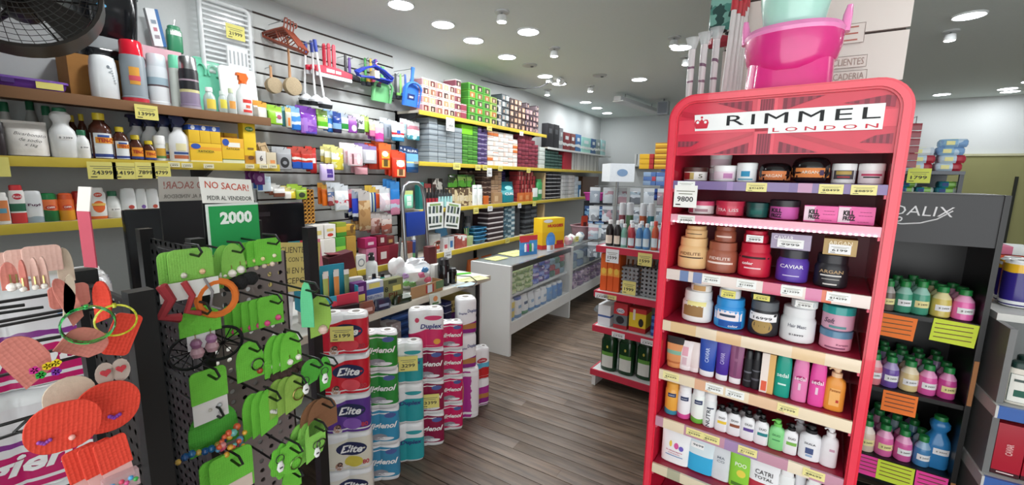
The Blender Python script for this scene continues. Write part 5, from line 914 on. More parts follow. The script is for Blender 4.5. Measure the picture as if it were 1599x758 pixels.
grid((-2.93, 5.098, 2.271)[1], (-2.93, 5.461, 2.257)[1], 2.195, 4, [5, 4, 4, 5], .075, .15, [dyez('#3a2830', '#6a3a44', '#8a7a80'), dyez('#4a343c', '#7a4a50', '#2a2026')], 'hair_dye_box', 'plum dye box ending the highest shelf', 'plum hair dye boxes', pic=('#8a6a70', '#2c1c24', '#a88488'))
for k, (u) in enumerate((0, 1, 2, 3)):
 p = ((-3.15, 3.753, 2.581), (-3.15, 4.329, 2.555), (-3.15, 4.897, 2.536), (-3.15, 5.435, 2.527))[k]
 t = thing('bracket_end', ('first', 'second', 'third', 'fourth')[k] + ' dark rail tip rising behind the dye boxes', 'bracket', (-3.17, p[1], 2.205)); slab('tip', (-.01, -.025, 0), (.01, .025, p[2] - 2.205 + .03), m('#32363a', 'M'), t); slab('slot', (.01, -.006, .3), (.0115, .006, .36), m('#111113'), t)
gr = [stripes([(0, '#8d969c'), (.5, '#7a858c'), (.9, '#9aa4aa')], 'Z', 'k'), stripes([(0, '#848e96'), (.3, '#98a2a8'), (.8, '#78828a')], 'Z', 'k')]
grid((-2.93, 3.219, 1.926)[1], (-2.93, 3.74, 1.885)[1], 1.7225, 4, [8, 8, 7, 7], .0535, .17, gr, 'dye_carton', 'grey dye carton on the yellow shelf', 'grey dye cartons', miss=((1, 7),))
gn = [stripes([(0, '#3f7a2a'), (.6, '#5aa03a'), (.9, '#2f6a24')], 'Z', 'k'), stripes([(0, '#4a8a30'), (.4, '#3a7028'), (.8, '#62a842')], 'Z', 'k')]
grid((-2.93, 3.752, 1.886)[1], (-2.93, 4.021, 1.86)[1], 1.7225, 3, [6, 6, 8], .053, .15, gn, 'dye_carton', 'dark green dye carton beside the grey stack', 'dark green dye cartons')
o = box('dye_display_carton', .22, .12, .1, m('#7ac81f', 'k'), None, (-3.0, (-2.93, 3.819, 2.04)[1] + .03, 1.7225 + .053 * 6 + .001), (0, 0, R(90))); tag(o, 'bright lime green display carton on the dark green cartons', 'carton')
pu = [stripes([(0, '#4a3a6a'), (.5, '#8a7aa8'), (.7, '#3a2c58')], 'Z', 'k'), stripes([(0, '#5a4a80'), (.4, '#c0b8d0'), (.55, '#463668')], 'Z', 'k')]
grid((-2.93, 4.033, 1.847)[1], (-2.93, 4.212, 1.842)[1], 1.7225, 3, [8, 7, 8], .053, .12, pu, 'dye_carton', 'purple dye carton between green and white stacks', 'purple dye cartons')
wh = [stripes([(0, '#e8e6e2'), (.75, '#cfcac4')], 'Z', 'k'), stripes([(0, '#e9e7e4'), (.6, '#d9a088'), (.8, '#e8e6e2')], 'Z', 'k'), stripes([(0, '#dedcd8'), (.5, '#eceae6')], 'Z', 'k'), stripes([(0, '#e6d0c4'), (.4, '#e8e4e0')], 'X', 'k')]
def whm(i, j): return stripes([(0, '#d9783c'), (.6, '#e8c8b0')], 'Z', 'k') if (i < 2 and j > 5) or (i == 5 and j in (3, 4)) or (i == 0 and j == 1) else wh[(i * 3 + j * 5) % 4]
grid((-2.93, 4.225, 1.842)[1], (-2.93, 4.901, 1.811)[1], 1.7225, 6, [7, 7, 7, 7, 7, 6], .058, .15, whm, 'dye_carton', 'white dye carton of the wide stack', 'white dye cartons')
wi = [stripes([(0, '#7a2a38'), (.8, '#5a1c2a')], 'Z', 'k'), stripes([(0, '#6a2434'), (.5, '#8a3848')], 'Z', 'k')]
grid((-2.93, 4.917, 1.811)[1], (-2.93, 5.47, 1.78)[1], 1.7225, 6, [8, 8, 8, 8, 7, 6], .053, .15, wi, 'dye_carton', 'wine red carton right of the white stack', 'wine red dye cartons')
grid((-2.93, 5.508, 1.782)[1], (-2.93, 5.689, 1.769)[1], 1.722, 1, [5], .06, .14, [m('#c4ccc6', 'k')], 'dye_carton', 'pale grey carton ending the wine red stack', 'pale grey end cartons')
dg = [stripes([(0, '#2c4a44'), (.4, '#5a7a70'), (.6, '#22403a')], 'Z', 'k'), stripes([(0, '#26443e'), (.5, '#7a948a'), (.6, '#2c4a44')], 'Z', 'k')]
grid((-2.93, 5.725, 1.844)[1], (-2.93, 6.28, 1.827)[1], 1.722, 4, [6, 6, 6, 5], .045, .16, dg, 'dye_carton', 'dark teal carton under the black folders', 'dark teal dye cartons')
grid((-2.93, 6.33, 1.809)[1], (-2.93, 6.655, 1.82)[1], 1.722, 1, [1], .3, .12, [m('#a82838', 'k')], 'gift_bag', 'red gift pack standing right of the dark teal cartons', 'red gift packs')
grid((-2.93, 6.683, 1.8)[1], (-2.93, 7.882, 1.813)[1], 1.722, 8, [1], .32, .1, [stripes([(0, '#c9ccca'), (.5, '#55585a'), (.6, '#d0d2d0')], 'X', 'k', None, .2), stripes([(0, '#b4b6b4'), (.3, '#d8dad8')], 'X', 'k')], 'straightener_pack', 'slim grey and white pack in the far row', 'slim grey packs')
# ---- shelf T3
def TW(kind, pos, name, label, cat, *a, **k): return P(kind, pos, 90, name, label, cat, *a, **k)
TW('box', (-2.95, 3.127, 1.262, 0.062, 0.262), 'oil_carton', 'teal carton at the left end of the shampoo shelf', 'carton', '#1f7a74', None, d=.06)
TW('box', (-2.98, 3.246, 1.262, 0.093, 0.249), 'oil_carton', 'tall red and cream carton at the left of the shampoo shelf', 'carton', stripes([(0, '#7a2c2a'), (.6, '#c8b0a0'), (.8, '#8a3434')], 'Z', 'k'), None, d=.08)
TW('box', (-3.0, 3.358, 1.262, 0.068, 0.241), 'oil_carton', 'dark brown carton at the left of the shampoo shelf', 'carton', '#4a302a', None, d=.08)
for k in range(4):
 TW('bottle', (-2.93, (-2.93, 3.182, 1.369)[1] + .05 * k, 1.262, .046, .21), 'oil_bottle', '%s dark oil bottle with red label in the row of four' % ORD[k], 'bottle', '#1c1a1c', '#26221f', [(.05, .5, '#a02030', .95)], group='dark oil bottles red label')
for k in range(5):
 TW('bottle', (-2.93, (-2.93, 3.313, 1.351)[1] + .06 + .047 * k, 1.262, .046, .19), 'oil_bottle', '%s small bottle with pale teal label in the row of five' % ORD[k], 'bottle', '#2a2c2e', '#1c1c1e', [(.05, .62, '#9fd0d0', .95)], group='small teal label bottles')
for k in range(2):
 TW('box', (-3.03, (-2.95, 3.385, 1.426)[1] + .02 + .085 * k, 1.262, .08, .3), 'carton_tall', ('left', 'right')[k] + ' tall black and white carton behind the teal label bottles', 'carton', stripes([(0, '#2c2a2a'), (.4, '#d9d4cc'), (.7, '#3a3230')], 'Z', 'k', '#e0dcd4', .3), None, d=.06)
for k in range(6):
 p = (-2.95, 3.496, 1.39)[1] + .09 + .082 * k
 TW('box', (-2.945, p, 1.262, .078, .2 - .01 * (k % 2)), 'serum_carton', '%s beige and brown carton in the row under green pouches' % ORD[k], 'carton', stripes([(0, '#6a5238'), (.25, '#d0c4a8'), (.6, '#5a4630')], 'Z', 'k', '#c8b890', .4), None, d=.07, group='beige brown serum cartons')
for k in range(3):
 TW('pouch', (-2.95, (-2.95, 3.527, 1.457)[1] + .1 + .16 * k, 1.467, .15, .14), 'serum_pouch', ('left', 'middle', 'right')[k] + ' green pouch lying on the beige brown cartons', 'pouch', stripes([(0, '#4a8a2a'), (.5, '#7a9a4a'), (.8, '#3a6a24')], 'Z', 'g', '#2c3c20', .4), None, d=.05)
def shp(pos, lb): TW('talc', pos, 'shampoo_bottle', lb, 'bottle', '#eceff0', '#e4e8e8', [(.1, .5, '#dfe6e4', .6), (.82, .85, '#3f8a6a', .95)], [('SHAMPOO', .6, .03, .45, '#5a6a66', {'tilt': 90})])
shp((-2.93, 3.985, 1.262, 0.09, 0.232), 'left one of two tall white shampoo bottles on wall shelf'); shp((-2.93, 4.087, 1.262, 0.096, 0.231), 'right one of two tall white shampoo bottles on wall shelf')
brn = [stripes([(0, '#4a342c'), (.5, '#9a8474'), (.65, '#3c2a26')], 'Z', 'k'), stripes([(0, '#5a4036'), (.4, '#c8b4a4'), (.55, '#4a342c')], 'Z', 'k')]
grid((-3.05, 3.894, 1.484)[1], (-3.05, 4.088, 1.483)[1], 1.262, 3, [6, 7, 7], .058, .1, brn, 'dye_carton', 'brown dye carton left of the white shampoo pair', 'brown cartons left', xf=-3.05)
grid((-2.95, 4.167, 1.485)[1], (-2.95, 4.355, 1.483)[1], 1.262, 4, [7, 7, 7, 6], .058, .15, brn, 'dye_carton', 'brown dye carton right of the white shampoo pair', 'brown cartons right', xf=-2.97)
grid((-2.95, 4.369, 1.483)[1], (-2.95, 4.6, 1.481)[1], 1.262, 3, [5, 6, 7], .058, .13, [m('#a8896a', 'k'), stripes([(0, '#b09478'), (.5, '#7a6450'), (.7, '#b89c80')], 'Z', 'k')], 'dye_carton', 'tan dye carton beside the teal pouch', 'tan dye cartons', xf=-2.975)
TW('box', (-2.93, 4.452, 1.262, 0.188, 0.134), 'cream_carton', 'kraft brown carton in front of the tan dye cartons', 'carton', '#a88662', None, [(.2, .7, '#c8ac88', .4, -.2)], d=.04)
TW('box', (-2.93, 4.209, 1.262, 0.08, 0.102), 'cream_carton', 'small orange carton beside the white shampoo pair', 'carton', '#c8662c', None, d=.03)
grid((-2.95, 4.536, 1.639)[1], (-2.95, 4.908, 1.645)[1], 1.262, 4, [7, 7, 7, 7], .058, .07, [stripes([(0, '#3a3468'), (.5, '#5a5aa0'), (.7, '#2c2858')], 'Z', 'k'), stripes([(0, '#44408a'), (.4, '#8a8ac0'), (.5, '#3a3470')], 'Z', 'k')], 'dye_carton', 'indigo dye carton behind the teal pouch', 'indigo dye cartons', xf=-3.115)
TW('pouch', (-2.93, 4.736, 1.262, 0.298, 0.267), 'hair_cream_pouch', 'teal stand up pouch on the wall shelf', 'pouch', stripes([(0, '#1f7f8c'), (.4, '#5fb0b8'), (.6, '#17707e')], 'Z', 'g', None, .2), None, [(.6, .8, '#8fd0d0', .6, 0, 'ell')], [('CURL', .7, .12, .42, '#eaf4f2', {'bold': .03})])
grid((-2.95, 4.929, 1.52)[1], (-2.95, 5.428, 1.473)[1], 1.262, 6, [7, 7, 7, 7, 7, 6], .058, .14, [stripes([(0, '#8a2428'), (.45, '#d9b0a0'), (.6, '#8a2428')], 'X', 'k'), stripes([(0, '#962c2e'), (.5, '#5a1418')], 'X', 'k')], 'dye_carton', 'red dotted carton right of the teal pouch', 'red dotted dye cartons')
for k in range(3): TW('box', (-2.915, (-2.93, 4.986, 1.342)[1] + .17 * k, 1.262, .16, .12), 'cream_carton', ('left', 'middle', 'right')[k] + ' low orange carton before the red dotted cartons', 'carton', '#c86a30', None, [(.2, .7, '#d9925a', .5)], d=.012)
TW('talc', (-2.93, 5.573, 1.262, 0.16, 0.303), 'lotion_bottle', 'green lotion bottle at the end of the shampoo shelf', 'bottle', '#3f9a5a', '#3a8a4e', [(.3, .5, '#cfe6d0', .7)]); TW('box', (-2.9, 5.368, 1.262, 0.114, 0.178), 'lotion_carton', 'small white and green carton beside the green lotion bottle', 'carton', stripes([(0, '#4a9a5c'), (.3, '#e4eae4')], 'Z', 'k'), None, d=.025)
st_ = [stripes([(0, '#1c1c20'), (.45, '#d9d9dc'), (.6, '#1c1c20')], 'Z', 'k')]
grid((-2.95, 5.789, 1.47)[1], (-2.95, 6.258, 1.466)[1], 1.262, 3, [7, 7, 7], .057, .15, st_ * 3, 'dye_carton', 'black and white striped carton, far stack', 'far striped cartons')
grid((-2.95, 6.306, 1.466)[1], (-2.95, 6.816, 1.461)[1], 1.262, 4, [6, 6, 6, 6], .062, .15, [m('#c8cac8', 'k'), m('#b4b8b8', 'k'), m('#d4d6d4', 'k')], 'dye_carton', 'pale grey carton right of far striped stack', 'far pale cartons')
grid((-2.95, 6.843, 1.461)[1], (-2.95, 7.096, 1.459)[1], 1.262, 2, [5, 4], .07, .14, [m('#3f78a8', 'k'), m('#c8d4dc', 'k')], 'dye_carton', 'blue and white carton ending the far stack', 'far blue cartons')
TW('box', (-3.05, 7.851, 1.262, 0.832, 0.357), 'brown_panel_box', 'large plain brown carton in the far corner shelf', 'carton', '#6a4a34', None, d=.1)
TW('talc', (-2.91, (-2.93, 7.027, 1.394)[1], 1.262, .03, .13), 'lotion_bottle', 'small white bottle before the far blue cartons', 'bottle', '#d8dcdc', '#e4e8e8')
# ---- shelf T4
TW('tub', (-2.95, 3.37, 0.8, 0.14, 0.19), 'laundry_tub', 'white tub with red label at the left of the low shelf', 'tub', '#e2e2de', '#d8dad8', [(.15, .65, '#b8402c', .8, 0, 'ell'), (.45, .6, '#4a3a2c', .5, 0, 'ell')])
TW('box', (-2.93, 3.46, 0.8, 0.078, 0.142), 'cotton_pack', 'white pack with pink mark on the low shelf', 'pack', '#e4e4e6', None, [(.2, .5, '#c85a68', .6)], d=.1)
TW('pouch', (-3.08, 3.626, 0.8, 0.195, 0.216), 'wipes_pack', 'blue wipes pack lying behind the white tub', 'pack', '#5a9ac8', None, d=.12)
TW('box', (-2.93, 3.553, 0.8, 0.086, 0.145), 'cotton_pack', 'white pack with blue bottle print on the low shelf', 'pack', '#dfe4e8', None, [(.2, .7, '#3f78b8', .5)], d=.1)
TW('box', (-2.93, 3.72, 0.8, 0.206, 0.141), 'basket_box', 'white topped red lattice box on the low shelf', 'box', stripes([(0, '#b86a60'), (.6, '#c88a80'), (.75, '#e4e2e0')], 'Z', 'k', '#a85048'), None, [(.55, .8, '#f0eeec', .2, .2)], d=.14)
TW('tub', (-2.93, 3.921, 0.8, 0.147, 0.134), 'plastic_cup', 'pale green cup holding brushes on the low shelf', 'cup', '#b9cf9a', None, None, extra=lambda r, w_, d, h_: [tube('brush_handle', [(.02 * (i - 1), 0, h_ * .3), (.05 * (i - 1), .01 * i, h_ * 1.5)], .008, m(('#8ab07a', '#c0c8a8', '#6a9a6a')[i]), r) for i in range(3)])
for k in range(4): 
 t = thing('storage_basket', ('lowest', 'second', 'third', 'topmost')[k] + ' blue lattice basket in the nest on the low shelf', 'basket', (-3.03, (-2.93, 4.121, 0.882)[1], .80 + .045 * k), 90, 'blue lattice baskets')
 loft('body', [(0, .1, .08, 4), (.05, .125, .1, 4)], stripes([(0, '#2f7aa0'), (.3, '#1f5a80'), (.5, '#3f8ab0'), (.75, '#2a6a90')], 'Z', 'p', '#1c4a68', .3), t, n=24, cap=(True, False)); tube('rim', [(x, y_, .05) for x, y_ in [(.126 * se(2 * PI * i / 20, 4)[0], .101 * se(2 * PI * i / 20, 4)[1]) for i in range(20)]], .006, m('#3f8ab8'), t, 5, True)
grid((-2.95, 4.24, 1.024)[1], (-2.95, 4.597, 1.034)[1], .80, 1, [7], .062, .16, [stripes([(0, '#3a2c30'), (.55, '#cfc8c8'), (.85, '#3a2c30')], 'Z', 'k')], 'hosiery_carton', 'long dark carton with white edge, low stack', 'low striped cartons')
grid((-2.95, 4.612, 1.033)[1], (-2.95, 4.866, 1.013)[1], .80, 3, [6, 6, 6], .07, .15, [stripes([(0, '#4a6a78'), (.4, '#b8c8cc'), (.6, '#5a7a88')], 'Z', 'k', '#3a5460'), stripes([(0, '#9ab0b8'), (.5, '#3f5c6a')], 'Z', 'k'), stripes([(0, '#5a7a88'), (.5, '#c0ccd0')], 'Z', 'k')], 'hosiery_carton', 'blue grey carton beside low striped stack', 'low blue grey cartons')
TW('spraycan', (-2.95, 4.999, 0.8, 0.239, 0.438), 'cable_roll', 'dark grey upright roll on the low shelf', 'roll', '#3c3e42', '#34363a')
grid((-2.95, 5.137, 1.037)[1], (-2.95, 5.492, 1.03)[1], .80, 2, [6, 6], .068, .15, [stripes([(0, '#24262a'), (.5, '#7a8084'), (.6, '#2a2c30')], 'Z', 'k'), stripes([(0, '#2c2e34'), (.4, '#55585c')], 'Z', 'k')], 'hosiery_carton', 'black and grey carton beside the dark roll', 'low black cartons')
grid((-3.12, 4.29, 1.047)[1], (-3.12, 4.456, 1.034)[1], .801, 2, [1], .36, .08, [m('#3a2226', 'k')], 'tall_carton', 'tall maroon carton behind the blue baskets', 'tall maroon cartons', xf=-3.12)
TW('jar', (-3.09, 3.953, 0.8, 0.157, 0.372), 'wax_tub', 'tall black tub behind the green cup', 'tub', '#1a1a1e', '#222226'); TW('bigjar', (-3.12, 4.134, 0.8, 0.077, 0.313), 'grey_jar', 'grey jar behind the green cup on the low shelf', 'jar', '#8f9294', '#55585a')
for k in range(2): TW('pouch', (-2.95, (-2.95, 4.047, 0.697)[1] + .28 * k, .36, .22, .26), 'pet_food_bag', ('left', 'right')[k] + ' orange bag on the lowest shelf behind the glass case', 'bag', '#c8662e', None, [(.3, .7, '#a84a20', .6)], d=.12)
for k in range(3): TW('box', (-2.94, (-2.95, 4.577, 0.663)[1] + .12, .361 + .075 * k, .34, .07), 'towel_pack', ('lowest', 'middle', 'topmost')[k] + ' folded teal towel on the lowest shelf', 'towel', '#2f8a94', None, d=.15)
FB = [('black_folder', (-2.93, 5.838, 2.03, 0.189, 0.345), 'front black box file on the far white edged shelf', '#1c1d22', .1), ('black_folder', (-2.95, 6.085, 2.03, 0.179, 0.355), 'second black box file on the far white edged shelf', '#24252a', .1), ('grey_folder', (-2.95, 6.26, 2.03, 0.117, 0.325), 'grey pack beside the black box files', '#8a8d92', .08), ('gift_pack', (-2.95, 6.471, 2.03, 0.246, 0.276), 'dark red pack on the far white edged shelf', '#7a2c30', .08), ('gift_pack', (-2.95, 6.713, 2.03, 0.183, 0.278), 'brown red pack on the far white edged shelf', '#6a3a34', .08), ('blue_pack', (-2.95, 6.942, 2.03, 0.22, 0.288), 'blue pack on the far white edged shelf', '#3f6a98', .08), ('teal_pack', (-2.95, 7.296, 2.03, 0.418, 0.265), 'wide pale teal pack on the far white edged shelf', '#8fc0b8', .08), ('navy_pack', (-2.95, 7.651, 2.03, 0.226, 0.271), 'navy pack on the far white edged shelf', '#3a5a80', .08), ('grey_pack', (-2.95, 7.901, 2.03, 0.204, 0.28), 'grey green pack on the far white edged shelf', '#7a8a88', .08), ('teal_pack', (-2.95, 8.164, 2.03, 0.251, 0.288), 'pale teal pack at the end of the far white edged shelf', '#9fc8c8', .08)]
for nm, pos, lb, c, d in FB: TW('box', pos, nm, lb, 'pack', stripes([(0, c), (.25, '#d0d6d4' if c not in ('#1c1d22', '#24252a') else c), (.4, c)], 'Z', 'k', None, .2), None, [(.6, .8, '#c9d2d4' if 'black' not in nm else '#55585c', .5)], d=d)
# ---- soap and cream boxes on the low shelf left of the ladder
SOAP = [((-2.96, 2.004, 1.104, 0.086, 0.098), 'upper left white soap box with gold print', '#e6e2da', [(.3, .6, '#d9c878', .6)]), ((-2.96, 2.107, 1.093, 0.097, 0.106), 'upper right white soap box with red oval', '#e8e4de', [(.1, .35, '#c0392c', .55, 0, 'ell'), (.5, .7, '#d9c878', .6)]), ((-2.96, 2.212, 1.086, 0.09, 0.119), 'green and gold soap box in the upper row', stripes([(0, '#3f8a2c'), (.3, '#c8a82c'), (.7, '#8a9a2c')], 'Z', 'k'), None), ((-2.96, 2.301, 1.076, 0.088, 0.106), 'golden brown soap box in the upper row', stripes([(0, '#8a6a24'), (.5, '#c89a34')], 'Z', 'k', '#6a4a1c'), None),
 ((-2.94, 1.994, 0.968, 0.086, 0.109), 'lower left white soap box with red stripe', stripes([(0, '#e4e0da'), (.4, '#c05048'), (.55, '#e4e0da')], 'Z', 'k', None, .3), None), ((-2.94, 2.085, 0.944, 0.096, 0.131), 'lower right white soap box with gold print', '#e2ded4', [(.3, .6, '#d4c47a', .6)]), ((-2.94, 2.184, 0.924, 0.089, 0.161), 'bright green soap box in the lower row', stripes([(0, '#4a9a2c'), (.5, '#8fc83c'), (.75, '#4a9a34')], 'Z', 'k'), None), ((-2.94, 2.283, 0.978, 0.094, 0.095), 'golden soap box in the lower row', '#b08a3c', None),
 ((-2.93, 2.368, 0.891, 0.098, 0.119), 'white soap box with grey ring print', '#dcdcd8', [(.15, .75, '#8a9298', .7, 0, 'ell'), (.25, .65, '#dcdcd8', .5, 0, 'ell')]), ((-2.93, 2.475, 0.964, 0.123, 0.089), 'bright magenta cream box on the low shelf', '#b02c64', [(.3, .6, '#e8c8d4', .5)]), ((-2.93, 2.478, 0.869, 0.11, 0.084), 'pink and white cream box on the low shelf', '#c87898', [(.2, .7, '#f0e4e8', .5)]), ((-2.95, 2.62, 0.966, 0.102, 0.092), 'upper maroon cream box on the low shelf', '#7a1f30', [(.3, .8, '#d0c0b8', .4)]), ((-2.95, 2.716, 0.948, 0.091, 0.094), 'upper brown cream box on the low shelf', '#6a3430', [(.2, .6, '#b89058', .5)]), ((-2.93, 2.613, 0.842, 0.132, 0.115), 'lower maroon cream box with white label', '#8a2434', [(.3, .7, '#e4d8d4', .5)]), ((-2.93, 2.733, 0.823, 0.108, 0.107), 'lower maroon cream box nearest the ladder', '#7a2030', None), ((-2.96, 2.791, 0.907, 0.102, 0.108), 'pale card box behind the maroon boxes', '#c4c4bc', [(.3, .7, '#8a8f94', .5)])]
for i, (pos, lb, body, labs) in enumerate(SOAP):
 ua, ub = (-2.96, 2.107, 1.093, 0.097, 0.106)[2], (-2.95, 2.62, 0.966, 0.102, 0.092)[2]; up = i in (0, 1, 2, 3) or i in (9, 11, 12); base_ = ua if i < 8 else ub
 pos = (*pos[:2], base_ + .0, pos[3], pos[4] + pos[2] - base_) if up else (*pos[:2], .801, pos[3], base_ - .804 if i != 15 and i != 8 else pos[4]); z0 = pos[2]
 TW('box', (pos[0], pos[1], z0, pos[3], pos[4] + (pos[2] - z0)), 'soap_box', lb, 'box', body, None, labs, d=.1)
# ---- aluminium step ladder
AL = m('#aab0b4', 'M')
LX = -2.72
t = thing('step_ladder', 'aluminium step ladder with blue plastic platform leaning at the shelves', 'ladder', (LX, (-2.72, 2.768, 1.108)[1], 0))
yl, yr = -.125, .145; top = (-2.72, 2.754, 1.525)[2]
tube('rail_frame', [(.1, yl - .02, .0), (.0, yl, top - .12), (0, yl + .03, top - .03), (0, yl + .08, top), (0, yr - .08, top), (0, yr - .03, top - .03), (0, yr, top - .12), (.1, yr + .02, 0)], .017, AL, t, 8)
tube('rear_leg', [(-.06, yl + .03, 1.05), (-.17, yl, 0)], .012, AL, t, 8); tube('rear_leg', [(-.06, yr - .03, 1.05), (-.17, yr, 0)], .012, AL, t, 8)
zp = (-2.72, 2.767, 1.062)[2]; ob('platform', boxmesh(.02, .23, (-2.72, 2.772, 1.273)[2] - zp, .004), m('#1f3f9c', 'p'), t, (.02, .01, zp))
for z in (.82, .5, .2): box('step', .09, .27, .03, AL, t, (.05, .01, z), bev=.005); box('step_tread', .085, .25, .004, m('#5a6a88', 't'), t, (.05, .01, z + .03))
HP((-2.96, 2.969, 1.278, 0.117, 0.169), 'mint_pack', 'mint green hanging pack seen through the ladder top', '#7fcfae', '#c8d88a', labs=[(.15, .7, '#dceee2', .5)]); hook_at((-3.2, (-2.96, 2.97, 1.447)[1], (-2.96, 2.97, 1.447)[2]), .22)
TW('pump', (-2.93, 3.025, 0.8, 0.079, 0.234), 'hand_soap', 'navy blue pump bottle seen through the ladder', 'bottle', stripes([(0, '#5a9a6a'), (.25, '#2a3f7a')], 'Z', 'p'), '#e4e8ea')
TW('box', (-2.95, 2.949, 0.8, 0.093, 0.16), 'cookie_box', 'brown box seen through the lower ladder', 'box', stripes([(0, '#c8b8a8'), (.3, '#7a3a2c')], 'Z', 'k'), None, d=.08)
TW('box', (-2.95, 2.866, 0.8, 0.057, 0.158), 'card_box', 'pale box beside the ladder on the low shelf', 'box', '#c8c8c0', None, d=.08)
p_ = (-2.97, 2.127, 1.536, 0.118, 0.132)
HP(p_, 'soap_pack', 'boxed lilac pack with dark violet label hanging in the middle row', '#c4b4dc', None, labs=[(.2, .7, '#4a2f8c', .45, .1)], d=.05); hook_at((-3.2, p_[1], p_[2] + p_[4]), .23)
# ------------------------------------------------------------------ cash counter
CZ = .86
t = thing('cash_counter', 'long white cash counter with metal front edge', 'counter', (-2.05, 1.1, 0))
slab('worktop', (-.27, -1.4, CZ - .03), (.27, 1.5, CZ), m('#dcdcd6', 'p', .05, 6), t, bev=.003)
slab('edge_trim', (.27, -1.4, CZ - .035), (.282, 1.5, CZ + .002), m('#c9c4b4', 'p'), t)
slab('end_panel', (-.25, 1.44, 0), (.22, 1.47, CZ - .03), m('#d5d6d4', 'p'), t); slab('back_panel', (-.27, -1.4, 0), (-.25, 1.47, CZ - .03), m('#c4c4c0', 'p'), t)
slab('inner_shelf', (-.25, -1.4, .42), (.2, 1.44, .44), m('#c9cac6', 'p'), t); slab('corner_post', (.2, 1.42, 0), (.225, 1.44, CZ - .03), m('#2c2c30', 'p'), t)
def CW(kind, pos, name, label, cat, *a, **k): return P(kind, pos, k.pop('rz', 75), name, label, cat, *a, **k)
b_ = (-2.1, 0.983, 1.225, 0.735, 0.199)
t = thing('computer_monitor', 'black monitor seen from behind beyond the green price sign', 'monitor', (-2.12, b_[1], CZ), 90)
loft('stand_base', [(0, .13, .09, 3), (.012, .12, .08, 3)], m('#15161a', 'g'), t); box('stand_neck', .06, .03, .3, m('#15161a', 'p'), t, (0, .02, .01))
mh = (-2.1, 0.939, 1.446)[2] - CZ
ob('back_shell', boxmesh(b_[3], .035, .32, .012), m('#14161b', 'g'), t, (0, 0, mh - .32)); box('vent_strip', b_[3] * .5, .004, .02, m('#2a2d33', 'p'), t, (0, -.019, mh - .06)); box('screen', b_[3] * .95, .003, .28, m('#0a0b0e', 'g'), t, (0, .019, mh - .3))
b_ = (-1.76, 1.056, 1.08, 0.252, 0.218)
t = thing('paper_notice', 'yellow handwritten style notice about card payments behind the green cards', 'notice', (-1.78, b_[1], b_[2]), 84, rot=(0, R(6), R(84)))
box('sheet', b_[3], .001, b_[4], m('#ddce7c', 'k'), t)
for k, s_ in enumerate(('SRES CLIENTES LAS', 'COMPRAS CON TARJETA', 'CON DNI EN MANO', 'SIN EXCEPCION')): text('lettering', s_, b_[3] * .92, b_[4] * .12, m('#5a5340', 'k'), t, x=0, z=b_[4] * (.85 - .21 * k), bold=.0, off=.0015)
box('holder_foot', .1, .05, .006, m('#cfd2d2', 'g'), t, (0, .0, CZ - b_[2])); box('holder_stem', .03, .006, b_[2] - CZ + .05, glass('#eef2f4', .5), t, (0, .006, CZ - b_[2]))
b_ = (-1.83, 1.331, 0.905, 0.258, 0.082)
t = thing('counter_tray', 'turquoise and red counter display tray full of white capped tubes', 'display', (-1.89, b_[1] - .02, CZ + .066), 80)
w_ = b_[3]
box('front_wall', w_, .006, .07, stripes([(0, '#c43a4a'), (.2, '#3aa0bc'), (.55, '#d43a54')], 'X', 'k'), t, (0, -.07, 0)); box('rear_wall', w_, .006, .2, m('#2f9cb8', 'k'), t, (0, .07, 0)); box('tray_floor', w_, .14, .006, m('#2f8ca8', 'k'), t)
for s_ in (-1, 1): box('side_wall', .006, .14, .1, m('#2f9cb8', 'k'), t, (s_ * w_ / 2, 0, 0))
box('header_panel', w_ * .6, .004, .14, stripes([(0, '#2f9cb8'), (.35, '#d43a54'), (.75, '#e88aa0')], 'X', 'k'), t, (-.06, .07, .2), (R(-8), 0, 0)); decal('badge', .05, .05, m('#f4e6ea', 'k'), t, lambda x, z: .05, -.05, .27, shape='ell'); decal('heart', .03, .03, m('#e8485c', 'k'), t, lambda x, z: -.073, .0, .03, .001, shape='ell')
tt = thing('white_carton', 'plain white carton under the turquoise counter tray', 'carton', (-1.89, b_[1] - .02, CZ + .001), 80); box('carton', w_ * .95, .13, .064, m('#dcdad4', 'k'), tt); box('lid_seam', w_ * .952, .132, .002, m('#b8b6b0', 'k'), tt, (0, 0, .045))
for k in range(8):
 c = ('#e08a3c', '#9cb86a', '#dfe0d8', '#b8c86a', '#e0702c', '#e89a50', '#d9d2c0', '#8aa070')[k]
 tt = P('tube', (-1.89 + .02 * ((k % 2) * 2 - 1), b_[1] - .02 - w_ * .42 + w_ * .84 * k / 7, CZ + .073, .028, .17), 80, 'gel_tube', '%s tube from the left with white top in the turquoise tray' % ('first second third fourth fifth sixth seventh eighth'.split()[k]), 'tube', stripes([(0, c), (.82, '#f2f2ee')], 'Z', 'p'), c, group='tubes in turquoise tray')
CW('box', (-1.775, 1.331, 0.835, 0.149, 0.112)[:2] + (CZ, .14, .085), 'black_box', 'plain black box in front of the turquoise tray', 'box', '#17171b', None, d=.03)
def cb(pos, lb, body, labs, txts, lean=0, nm='product_box', d=.05): return CW('box', (pos[0] - .005, pos[1], CZ, pos[3], pos[4] + pos[2] - CZ), nm, lb, 'box', body, None, labs, txts, d=d, rz=84)
cb((-1.82, 1.463, 0.871, 0.074, 0.159), 'purple box with yellow sticker on the counter', '#5a2a70', [(.4, .62, '#e2d46a', .7), (.72, .88, '#b890c4', .5)], [('SSS', .6, .14, .26, '#d8b8dc')])
cb((-1.82, 1.557, 0.864, 0.114, 0.154), 'blue and white box with yellow sticker on the counter', stripes([(0, '#2a3f86'), (.15, '#c4ccd8'), (.55, '#3f66b0'), (.75, '#c8ced6')], 'Z', 'k'), [(.78, .95, '#e2d878', .6)], [('NEUTRO', .8, .1, .46, '#3a5a9c')])
